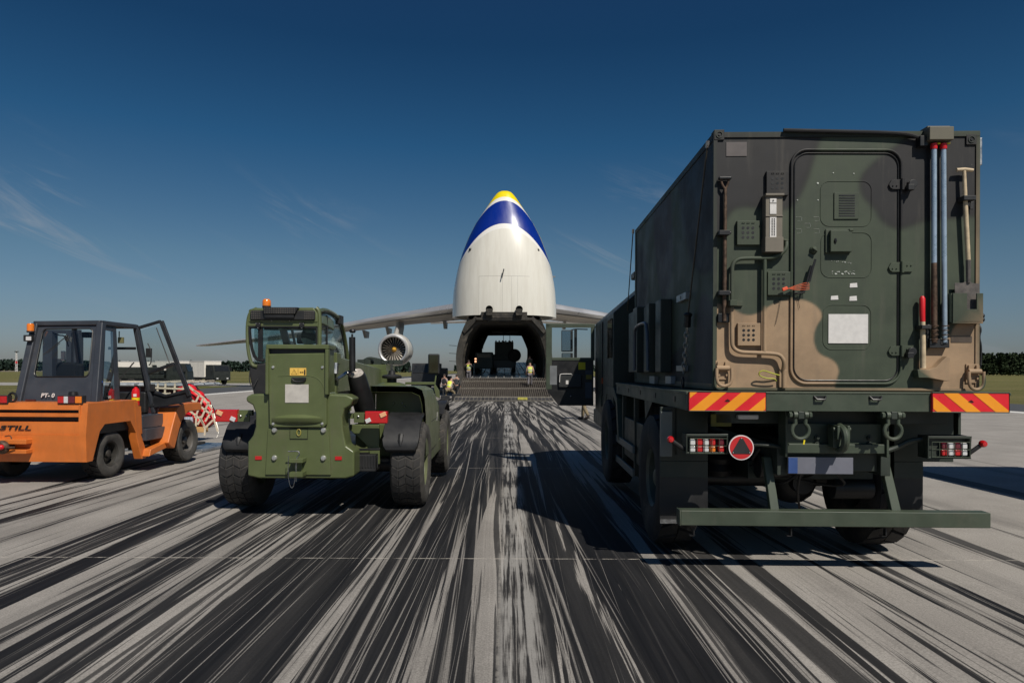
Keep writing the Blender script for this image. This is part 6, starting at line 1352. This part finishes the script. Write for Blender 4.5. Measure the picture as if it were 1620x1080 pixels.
mb = MB(); q = kc(193, 540, 1.45); mb.cbox((q.x-.05, 1.5, q.z), (.09, .04, .10)); mb.tube([q+Vector((-.05, 0, .05)), q+Vector((-.05, 0, .15))], .01, 6); mb.build('interior_mirror', mat('olive_glass', (.18, .17, .08), .2), fc, .01)
mb = MB(); mb.bar(kc(172, 553, 1.5), kc(214, 553, 1.9), .045); mb.bar(kc(188, 603, 1.6), kc(212, 575, 1.7), .02); mb.tube(smoothpath([kc(83, 528, 1.1), kc(92, 533, 1.1), kc(103, 533, 1.1), kc(108, 550, 1.2)]), .01, 6); mb.cbox(kc(138, 532, 1.3), (.12, .1, .09)); mb.build('interior_bar', BLKM, fc)
q = kc(100, 565, 1.5); MB().cbox(q, (.075, .03, .16)).build('inside_light', CLRL, fc, .01)
# mast
mb = MB()
for (a, b_) in ((67, 82), (104, 112), (116, 123)): p, q = K(a, 512, 3.25), K(b_, 640, 3.25); mb.box((p.x, 3.25, .15), (q.x, 3.42, 2.42))
a, b_ = K(62, 524, 3.3), K(126, 530, 3.3); mb.box((a.x, 3.28, b_.z), (b_.x, 3.36, a.z)); mb.box((a.x, 3.28, 1.2), (b_.x, 3.36, 1.32)); mb.cyl((a.x+.35, 3.38, .4), (a.x+.35, 3.38, 1.9), .05); mb.build('mast', DGY, fk, .006)
mb = MB()
for x_ in (-.45, .35): mb.box((x_, 3.5, .10), (x_+.13, 4.75, .15)); mb.box((x_, 3.46, .10), (x_+.13, 3.52, .8))
mb.box((-.7, 3.44, .35), (.7, 3.48, .5)); mb.build('fork', BLKM, fk)
# beacon + work light
q = kc(48, 524, .75); MB().lathe([(.050, -.045), (.055, -.03), (.052, -.02)], q, 'z', 16).build('beacon_base', BLKP, fc); MB().lathe([(.050, -.028), (.052, .07), (.042, .095), (.001, .10)], q, 'z', 20).build('beacon', AMB, fc)
mb = MB(); mb.tube([q+Vector((0, 0, -.04)), kc(57, 527, .85)], .02, 6); mb.cbox(kc(45.5, 537.5, .75), (.12, .09, .10)); o = mb.build('work_light', BLKP, fc, .01); q2 = kc(45, 538, .70); MB().cbox(q2, (.085, .012, .062)).build('light_lens', CLRL, o, .004)
# fire extinguisher on cab sill
q = K(215, 643, 1.35); r1 = root('fire_extinguisher', Fr(*(FK.m @ q)[:2], -2, z=(FK.m @ q).z), 'red fire extinguisher standing at the forklift cab entrance', 'extinguisher')
MB().lathe([(.001, 0), (.058, 0), (.062, .02), (.062, .22), (.05, .27), (.022, .29), (.022, .31)], (0, 0, 0), 'z', 20).build('cylinder', REDP, r1)
mb = MB(); mb.cbox((0, 0, .325), (.035, .035, .03)); mb.bar((-.03, 0, .35), (.05, 0, .36), .012); mb.tube(smoothpath([(.02, 0, .33), (.075, 0, .30), (.078, 0, .1), (.07, 0, .04)]), .009, 6); mb.build('valve', BLKM, r1)
MB().lathe([(.0625, .08), (.0630, .08), (.0630, .13), (.0625, .13)], (0, 0, 0), 'z', 20).build('yellow_label', YEL, r1); MB().cbox((.02, -.059, .17), (.05, .012, .045)).build('white_label', WHT, r1)
# open door (hinged on the front pillar, swung forward-out)
def dq(a, b_, dy=0): u = (a-214)/90; v = K(a, b_, YFb-.02-.10*u); return v+Vector((0, dy, 0))
do = bpy.data.objects.new('cab_door', None); C.objects.link(do); do.parent = fc
outl = [(213, 522), (253, 508.5), (257, 512), (302, 630), (297, 638), (243, 646), (237, 640)]
mb = MB(); 
def seg(pts, w_): 
    for p, q in zip(pts, pts[1:]): mb.bar(dq(*p), dq(*q), w_, .05, (0, 1, 0))
seg([(214, 522), (254, 510)], .05); seg([(216, 522), (240, 645)], .11); seg([(255, 510), (300, 628)], .075); seg([(231, 593), (275, 577)], .055); seg([(238, 620), (262, 628), (298, 620)], .045)
mb.prism([dq(237, 617), dq(246, 620), dq(262, 627), dq(296, 616), dq(303, 634), dq(299, 637), dq(262, 644), dq(241, 647)], (0, .06, 0)); mb.build('door_frame', mat('door_black', (.018, .019, .022), .45, var=.15), do, .008)
mb = MB(); mb.prism([dq(218, 526, .02), dq(252, 514, .02), dq(273, 577, .02), dq(232, 592, .02)], (0, .004, 0)); mb.prism([dq(233, 597, .02), dq(276, 582, .02), dq(290, 615, .02), dq(262, 626, .02), dq(238, 617, .02)], (0, .004, 0)); mb.build('door_glass', MATS['clear_glass'], do, smooth=0)
mb = MB(); mb.bar(dq(248, 520, -.02), dq(269, 576, -.02), .018); mb.cbox(dq(238, 560, -.05), (.09, .05, .16)); mb.tube(smoothpath([dq(236, 545, -.05), dq(242, 555, -.07), dq(243, 575, -.07), dq(238, 580, -.05)]), .010, 6); mb.cbox(dq(240, 615, -.05), (.16, .06, .13)); mb.build('door_fitting', BLKP, do, .01)
# ================================================================ NETTED PALLET
PL = Fr(-8.1, 15.0, -4)
pr = root('netted_pallet', PL, 'pallet load of red kit bags under a beige cargo net beyond the forklift', 'pallet')
def pz(px_, py_, y): return PL.P(px_, py_, y=y)
ALP = mat('pallet_aluminium', (.42, .44, .47), .35, .8, var=.25, vs=3)
xr_ = pz(348, 690, .3).x
MB().box((-1.35, -.5, .0), (xr_+.02, .9, .06)).build('base_plate', ALP, pr, .01)
mb = MB(); a, b_ = pz(298, 677, .0), pz(324, 685.5, .0); mb.box((-1.2, .0, b_.z), (b_.x, .16, a.z)); 
for x_ in (-1.0, -.1): mb.box((x_, .0, .06), (x_+.12, .4, b_.z))
a, b_ = pz(294, 689, -.05), pz(303, 698, -.05); mb.box((a.x, -.05, .06), (b_.x, .1, a.z)); mb.build('timber', mat('new_timber', (.55, .32, .13), .6, var=.2, vs=8), pr, .006)
zb_ = pz(0, 677, 0).z
tops = [(250, 604), (262, 603), (300, 606), (306, 612), (322, 630), (336, 650), (340, 668), (328, 677)]
rs = []
for k, y_ in enumerate((.05, .12, .3, .5, .55)):
    ins = .06 if k in (0, 4) else 0
    pts = [Vector((-1.25+ins, y_, zb_))]+[Vector((-1.25+ins, y_, pz(250, 606, .1).z-ins))]+[Vector((pz(a, b_, .1).x-ins, y_, pz(a, b_, .1).z-ins)) for a, b_ in tops[2:]]
    rs.append(pts)
RBAG = mat('red_fabric', (.66, .012, .020), .45, var=.15, vs=6, bump=.5, bs=14)
mb = MB(); random.seed(11); MB().loft([[v+Vector((-.24 if v.x > -1 else 0, .22, -.03)) for v in r_] for r_ in rs]).build('dark_load', mat('bag_gap_dark', (.035, .006, .008), .7, var=.3, bump=.5, bs=10), pr, .03)  # mound coloured dark, painting in the shaded gaps between the red bags
zb0_ = zb_
for (a, b_, c_, w_, h_) in ((306, 617, .5, .32, .16), (314, 628, .35, .30, .18), (322, 640, .3, .30, .19), (329, 654, .3, .26, .20), (313, 645, .2, .34, .2), (307, 661, .2, .3, .18), (325, 668, .25, .3, .15), (334, 664, .35, .22, .18)):
    q = pz(a, b_, c_); m_ = MB(); q.y = .22; m_.sph(q, 1, 14, 10, (w_*.70, .14, h_*.78)); m_.build('red_bag', RBAG, pr)
mb = MB(); random.seed(4)
x_ = -1.2
for k in range(3): h_ = random.uniform(.55, .85); mb.box((x_, .15, zb_), (x_+.36, 1.3, zb_+h_)); x_ += .38
mb.box((-1.2, .3, zb_+.55), (-.2, 1.5, zb_+.9)); mb.build('dark_crate', mat('crate_dark', (.05, .045, .045), .7, var=.4), pr, .05)
MB().box((-1.25, .1, zb_+.9), (pz(301, 0, .3).x, 1.7, pz(0, 606, .3).z-.02)).build('top_sheet', mat('grey_sheet', (.32, .34, .36), .4, var=.3, vs=4, bump=.6, bs=6), pr, .06)
mb = MB(); a, b_ = pz(292, 661, .0), pz(304, 677, .0); mb.box((a.x, .0, b_.z), (b_.x, .05, a.z)); mb.build('document_pouch', mat('blue_white', (.45, .50, .58), .5, var=.4, vs=18), pr)
mb = MB(); pts = smoothpath([pz(333, 640, .3), pz(338, 652, .25), pz(342, 668, .2), pz(347, 685, .1), pz(343, 694, .0)]); mb.tube(pts, .008, 6); mb.build('net_ring_chain', mat('light_metal', (.5, .48, .44), .4, .5), pr)
NET = mat('beige_webbing', (.68, .58, .44), .7, var=.12, vs=20)
def web(pts, y=.0): 
    pp = [pz(a, b_, y) for a, b_ in pts]
    for p, q in zip(pp, pp[1:]): mb.bar(p, q, .040, .012, (0, 1, 0))
mb = MB()
web([(298, 612), (306, 619), (322, 631), (336, 648)]); web([(306, 619), (316, 625), (303, 652)]); web([(322, 630), (309, 662)]); web([(331, 637), (320, 660), (313, 673)]); web([(336, 650), (325, 668)]); web([(289, 641), (300, 651), (318, 665), (324, 676)]); web([(303, 634), (318, 645), (334, 657)]); web([(316, 660), (322, 672), (324, 678)]); web([(337, 666), (325, 678), (324, 690)]); web([(297, 672), (310, 677)]); web([(311, 662), (310, 676)]); web([(286, 650), (289, 641)]); web([(336, 655), (340, 668), (345, 684)])
for a in (250, 262, 277, 291): web([(a, 608), (a-2, 640)], .05)
web([(240, 615), (300, 617)], .04); web([(240, 625), (270, 624)], .04)
mb.build('cargo_net', NET, pr, smooth=0)
mb = MB()
for a in (245, 262, 280, 297): q = pz(a, 606, .15); mb.bar((q.x, .1, q.z+.0), (q.x-.2, 1.7, q.z+.02), .045, .012)
for y_ in (.4, .9, 1.4): mb.bar((-1.25, y_, pz(0, 606, .3).z+.0), (pz(303, 0, .3).x, y_, pz(0, 606, .3).z+.0), .045, .012)
mb.build('top_webbing', NET, pr, smooth=0)

# ================================================================ DISTANT TRUCKS
BOXW = mat('box_white', (.80, .75, .67), .5, var=.04)
def far_truck(x, y, yaw, lab, box=True, L_=9.0, boxh=(1.15, 3.45), group='trucks parked far behind', cabm=None, z=None):
    fr = Fr(x, y, yaw, z); r1 = root('military_truck', fr, lab, 'truck', group); cm = cabm or DK2
    mb = MB(); mb.box((-1.1, -L_/2, .75), (1.1, L_/2-.4, 1.1)); mb.build('chassis', BLKM, r1)
    mb = MB(); mb.prism([(-1.2, a, b_) for a, b_ in ((L_/2-2.2, .9), (L_/2-2.2, 2.7), (L_/2-.35, 2.7), (L_/2-.05, 1.75), (L_/2, .6), (L_/2-.5, .6))], (2.4, 0, 0)); cb = mb.build('cab', cm, r1, .05)
    MB().prism([(-1.0, a, b_) for a, b_ in ((L_/2-.31, 2.5), (L_/2-.30+.02, 2.55), (L_/2-.03, 1.85), (L_/2-.06, 1.8))], (2.0, 0, 0)).build('windscreen', mat('dark_screen', (.010, .012, .014), .35), cb, smooth=0)
    MB().box((-1.21, L_/2-1.5, 1.85), (1.21, L_/2-.6, 2.45)).build('side_window', mat('dark_screen', (.010, .012, .014), .35), cb)
    for s in (-1, 1):
        for q in (-L_/2+1.0, -L_/2+2.3, L_/2-1.3): wheel(r1, (s*.98, q, .55), .55, .35, .25, s, lugs=6)
        MB().box((s*.85, L_/2-.02, .78), (s*.6, L_/2+.03, .95)).build('headlight', CLRL, cb)
        MB().cbox((s*1.38, L_/2-.3, 2.1), (.12, .2, .5)).build('mirror', BLKP, cb)
    if box: 
        bx = MB().box((-1.22, -L_/2-.1, boxh[0]), (1.22, L_/2-2.5, boxh[1])).build('box_body', BOXW, r1, .03); MB().box((1.221, -L_/2+2.4, boxh[0]+.1), (1.235, -L_/2+2.46, boxh[1]-.05)).build('box_seam', GREYP, bx); mb = MB(); mb.box((-1.25, -L_/2-.13, boxh[1]-.06), (1.25, L_/2-2.47, boxh[1]+.03)); mb.build('box_roof_edge', WHT, bx)
    else: 
        mb = MB(); mb.box((-1.2, -L_/2, 1.1), (1.2, L_/2-2.4, 1.5)); mb.build('load_bed', cm, r1, .02); MB().box((-.9, -L_/2+.5, 1.5), (.9, L_/2-3, 2.3)).build('covered_load', DK2, r1, .1)
    return r1
DK2 = mat('far_green', (.017, .020, .017), .5, var=.2)
def at(px_, Z): return (px_-VX)/F*Z
far_truck(at(332, 95), 95, -128, 'dark army truck with tall white box body, rightmost of those parked on the left', boxh=(1.0, 3.25), L_=6.6)
far_truck(at(282, 99), 99, -118, 'dark army truck with white box body directly behind the forklift door edge', boxh=(1.9, 3.3), L_=6.8)
far_truck(at(232, 101), 101, -100, 'dark army truck with white box body seen through the forklift door glass', boxh=(1.6, 3.2), L_=8)
far_truck(at(240, 74), 74, -80, 'dark low flatbed army truck seen through the forklift cab, in front of the white boxes', box=False, L_=8)
far_truck(at(677, 62), 66, 180-6, 'black army truck facing the camera behind the telehandler mirror, left of the aircraft', box=False, L_=7.5, group='trucks waiting beside the aircraft', cabm=mat('black_cab_paint', (.014, .015, .017), .5))
# vehicle just outside the frame on the right that throws the shadow seen on the concrete
far_truck(9.55, 5.6, 180, 'dark truck parked right of the camouflaged shelter truck, its shadow on the concrete', L_=8.2, boxh=(1.1, 3.3), group='truck at the right edge', cabm=GRN)

# ================================================================ PEOPLE
SKIN = mat('skin', (.42, .24, .17), .6, var=.05); HAIR = mat('hair', (.05, .035, .025), .8)
VEST = mat('hi_vis_yellow', (.66, .74, .08), .6, var=.06, vs=8); TRO = mat('grey_trousers', (.13, .12, .13), .8, var=.15); KHA = mat('khaki_cloth', (.22, .17, .10), .8, var=.15); DKC = mat('dark_cloth', (.03, .032, .035), .8); SHOE = mat('boot', (.03, .025, .02), .6); REFL = mat('reflective_tape', (.60, .62, .58), .4)
def skin_body(name, J, E, m, parent, rootj='pelvis'):
    me = bpy.data.meshes.new(name); names = list(J); me.from_pydata([J[k][0] for k in names], [(names.index(a), names.index(b_)) for a, b_ in E], []); me.materials.append(m)
    o = bpy.data.objects.new(name, me); C.objects.link(o); o.parent = parent; sk = o.modifiers.new('skin', 'SKIN'); sk.use_smooth_shade = True
    for i, k in enumerate(names):
        r_ = J[k][1]; me.skin_vertices[0].data[i].radius = r_ if isinstance(r_, tuple) else (r_, r_); me.skin_vertices[0].data[i].use_root = (k == rootj)
    sb = o.modifiers.new('sub', 'SUBSURF'); sb.levels = sb.render_levels = 2; return o
def person(fr, lab, J, vest, tro, group=None, hair=True, shirt=None, vestm=None):
    r1 = root('person', fr, lab, 'person', group)
    V = {k: (Vector(v), r_) for k, (v, r_) in J.items()}
    E = [('pelvis', 'waist'), ('waist', 'chest'), ('chest', 'neck'), ('neck', 'head'), ('head', 'crown')]
    for s in 'lr': E += [('chest', s+'sh'), (s+'sh', s+'el'), (s+'el', s+'wr'), (s+'wr', s+'ha'), ('pelvis', s+'hip'), (s+'hip', s+'kn'), (s+'kn', s+'an'), (s+'an', s+'to')]
    skin_body('body', V, E, SKIN, r1)
    gr = lambda ks, d: {k: (V[k][0], (V[k][1][0]+d, V[k][1][1]+d) if isinstance(V[k][1], tuple) else V[k][1]+d) for k in ks}
    tp = gr(['pelvis', 'waist', 'chest'], .025); tp['lsh'] = (V['lsh'][0].lerp(V['chest'][0], .15), .095); tp['rsh'] = (V['rsh'][0].lerp(V['chest'][0], .15), .095)
    ve = skin_body('vest', tp, [('pelvis', 'waist'), ('waist', 'chest'), ('chest', 'lsh'), ('chest', 'rsh')], vestm or VEST, r1)
    tk = ['pelvis', 'lhip', 'lkn', 'lan', 'rhip', 'rkn', 'ran']; skin_body('trousers', gr(tk, .018), [('pelvis', 'lhip'), ('lhip', 'lkn'), ('lkn', 'lan'), ('pelvis', 'rhip'), ('rhip', 'rkn'), ('rkn', 'ran')], tro, r1)
    if shirt:
        for s in 'lr': skin_body('sleeve', gr([s+'sh', s+'el', s+'wr'], .014), [(s+'sh', s+'el'), (s+'el', s+'wr')], shirt, r1, s+'sh')
    for s in 'lr':
        a, t_ = V[s+'an'][0], V[s+'to'][0]; MB().tube([a+Vector((0, 0, .03)), a+Vector((0, 0, -.05)), (a+t_)/2+Vector((0, 0, -.02)), t_], [.055, .062, .058, .045], 10).build('boot', SHOE, r1)
    h = V['head'][0]
    if hair: MB().sph(h+Vector((0, -.015, .05)), .102, 12, 8, (.92, 1.05, .95)).build('hair', HAIR, r1)
    f = MB(); f.sph(h+Vector((0, .105, .0)), .018, 6, 5, (.8, 1.2, 1.3)); 
    for s in (-1, 1): f.sph(h+Vector((s*.088, .0, 0)), .022, 6, 5, (.4, .8, 1.3))
    f.build('ear_and_nose', SKIN, r1); e = MB()
    for s in (-1, 1): e.sph(h+Vector((s*.033, .085, .02)), .011, 6, 4)
    e.build('eyes', DKC, r1)
    w_ = V['waist'][0]; d = (V['chest'][0]-w_)
    for k in ((.05, .5) if not vestm else ()): c_ = w_+d*k; MB().lathe([(1, -.025), (1.02, 0), (1, .025)], (0, 0, 0), 'z', 20).build('reflective_band', REFL, r1).matrix_local = Matrix.Translation(c_) @ Vector((0, 0, 1)).rotation_difference(d).to_matrix().to_4x4() @ Matrix.Diagonal((.198, .142, 1, 1))
    return r1
def stand(walk=0, arms=None, lean=0):
    J = {'pelvis': ((0, 0, .95), (.15, .115)), 'waist': ((0, .01+lean*.3, 1.12), (.14, .10)), 'chest': ((0, .03+lean*.7, 1.36), (.17, .115)), 'neck': ((0, .03+lean, 1.52), .055), 'head': ((0, .045+lean*1.15, 1.64), (.078, .092)), 'crown': ((0, .03+lean*1.2, 1.735), (.058, .068))}
    for s, n in ((-1, 'l'), (1, 'r')):
        w_ = walk*s
        J[n+'sh'] = ((s*.19, .03+lean*.7, 1.43), .062); J[n+'hip'] = ((s*.095, 0, .88), .098); J[n+'kn'] = ((s*.11, .10*w_+.03, .48), .062); J[n+'an'] = ((s*.12, .26*w_-.02 if w_ > 0 else .34*w_, .09+(.06 if w_ < 0 else 0)), .042); J[n+'to'] = ((s*.14, (.26*w_ if w_ > 0 else .34*w_)+.15, .035+(.0 if w_ >= 0 else .0)), .035)
        J[n+'el'] = ((s*.26, .0-.06*w_, 1.15), .045); J[n+'wr'] = ((s*.28, .10-.10*w_, .92), .032); J[n+'ha'] = ((s*.28, .14-.10*w_, .83), .033)
    if arms: J.update(arms)
    return J
# man walking up the ramp
yw = 54-3.6; fr = Fr(at(838.5, yw), yw, 0, z=g0+rz(-3.6)+.06)
person(fr, 'bald man in yellow vest and grey trousers walking up the aircraft ramp', stand(.8), 0, TRO, 'airport crew in yellow vests', hair=False)
yw = 54+.6; fr = Fr(at(741.5, yw), yw, 180, z=.64)
person(fr, 'person in yellow-green vest standing inside the hold entrance with hands raised to face', stand(0, {'lel': ((-.27, .10, 1.22), .045), 'lwr': ((-.10, .22, 1.46), .032), 'lha': ((-.06, .20, 1.56), .033), 'rel': ((.27, .10, 1.22), .045), 'rwr': ((.10, .22, 1.46), .032), 'rha': ((.06, .20, 1.56), .033)}), 0, TRO, 'airport crew in yellow vests', shirt=DKC)
yw = 54+2.5; fr = Fr(at(838, yw), yw, 180, z=hz(2.5))
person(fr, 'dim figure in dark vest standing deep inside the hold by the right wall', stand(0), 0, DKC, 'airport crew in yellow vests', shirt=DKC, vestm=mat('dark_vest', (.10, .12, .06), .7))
# man bending beside the ramp
yw = 47.0
Jb = stand(0, None, 0); 
Jb.update({'pelvis': ((0, -.05, .80), (.15, .12)), 'waist': ((.03, .04, .98), (.145, .11)), 'chest': ((.08, .16, 1.20), (.175, .125)), 'neck': ((.10, .27, 1.34), .055), 'head': ((.12, .36, 1.43), (.078, .092)), 'crown': ((.12, .38, 1.52), (.058, .068)),
  'lsh': ((-.12, .16, 1.27), .062), 'rsh': ((.27, .18, 1.25), .062), 'lel': ((-.17, .34, 1.03), .045), 'lwr': ((-.06, .52, .86), .032), 'lha': ((-.03, .58, .80), .033), 'rel': ((.36, .34, 1.02), .045), 'rwr': ((.32, .52, .82), .032), 'rha': ((.30, .58, .76), .033),
  'lhip': ((-.11, -.04, .74), .105), 'rhip': ((.13, -.03, .74), .105), 'lkn': ((-.20, .10, .42), .068), 'lan': ((-.26, -.16, .10), .045), 'lto': ((-.27, .0, .035), .035), 'rkn': ((.38, .18, .50), .068), 'ran': ((.36, .02, .09), .045), 'rto': ((.42, .17, .035), .035)})
person(Fr(at(710, yw), yw, -8), 'crouching man in bright yellow vest and khaki trousers left of the ramp', Jb, 0, KHA, 'airport crew in yellow vests', hair=False, shirt=mat('brown_sleeve', (.16, .10, .07), .8))
yw = 49.5; person(Fr(at(721.5, yw), yw, -15), 'dark-clad soldier standing between the crouching man and the ramp edge', stand(0, None, .1), 0, DKC, 'dark-clad soldiers', shirt=DKC, vestm=DKC)
yw = 52; person(Fr(at(703.5, yw), yw, 150), 'dark-clad soldier with pale sleeve left of the crouching man', stand(0), 0, DKC, 'dark-clad soldiers', shirt=mat('pale_sleeve', (.40, .34, .33), .8), vestm=DKC)
# boots seen under the truck's open door
yw = 26; person(Fr(at(925, yw), yw, 60), 'soldier in brown uniform hidden behind the truck door, only boots showing beneath it', stand(.6), 0, KHA, 'soldiers', shirt=KHA, vestm=KHA)
# grey tyre chocks row and pad beside the runway people
mb = MB(); r1 = root('equipment_case', Fr(at(699, 46), 46.5, 5), 'low dark equipment cases on the ground behind the crouching man', 'case'); 
for k in range(3): MB().box((-.1+.75*k, 0, 0), (.5+.75*k, .5, .35+.1*(k % 2))).build('case_box', BLKP, r1, .03)
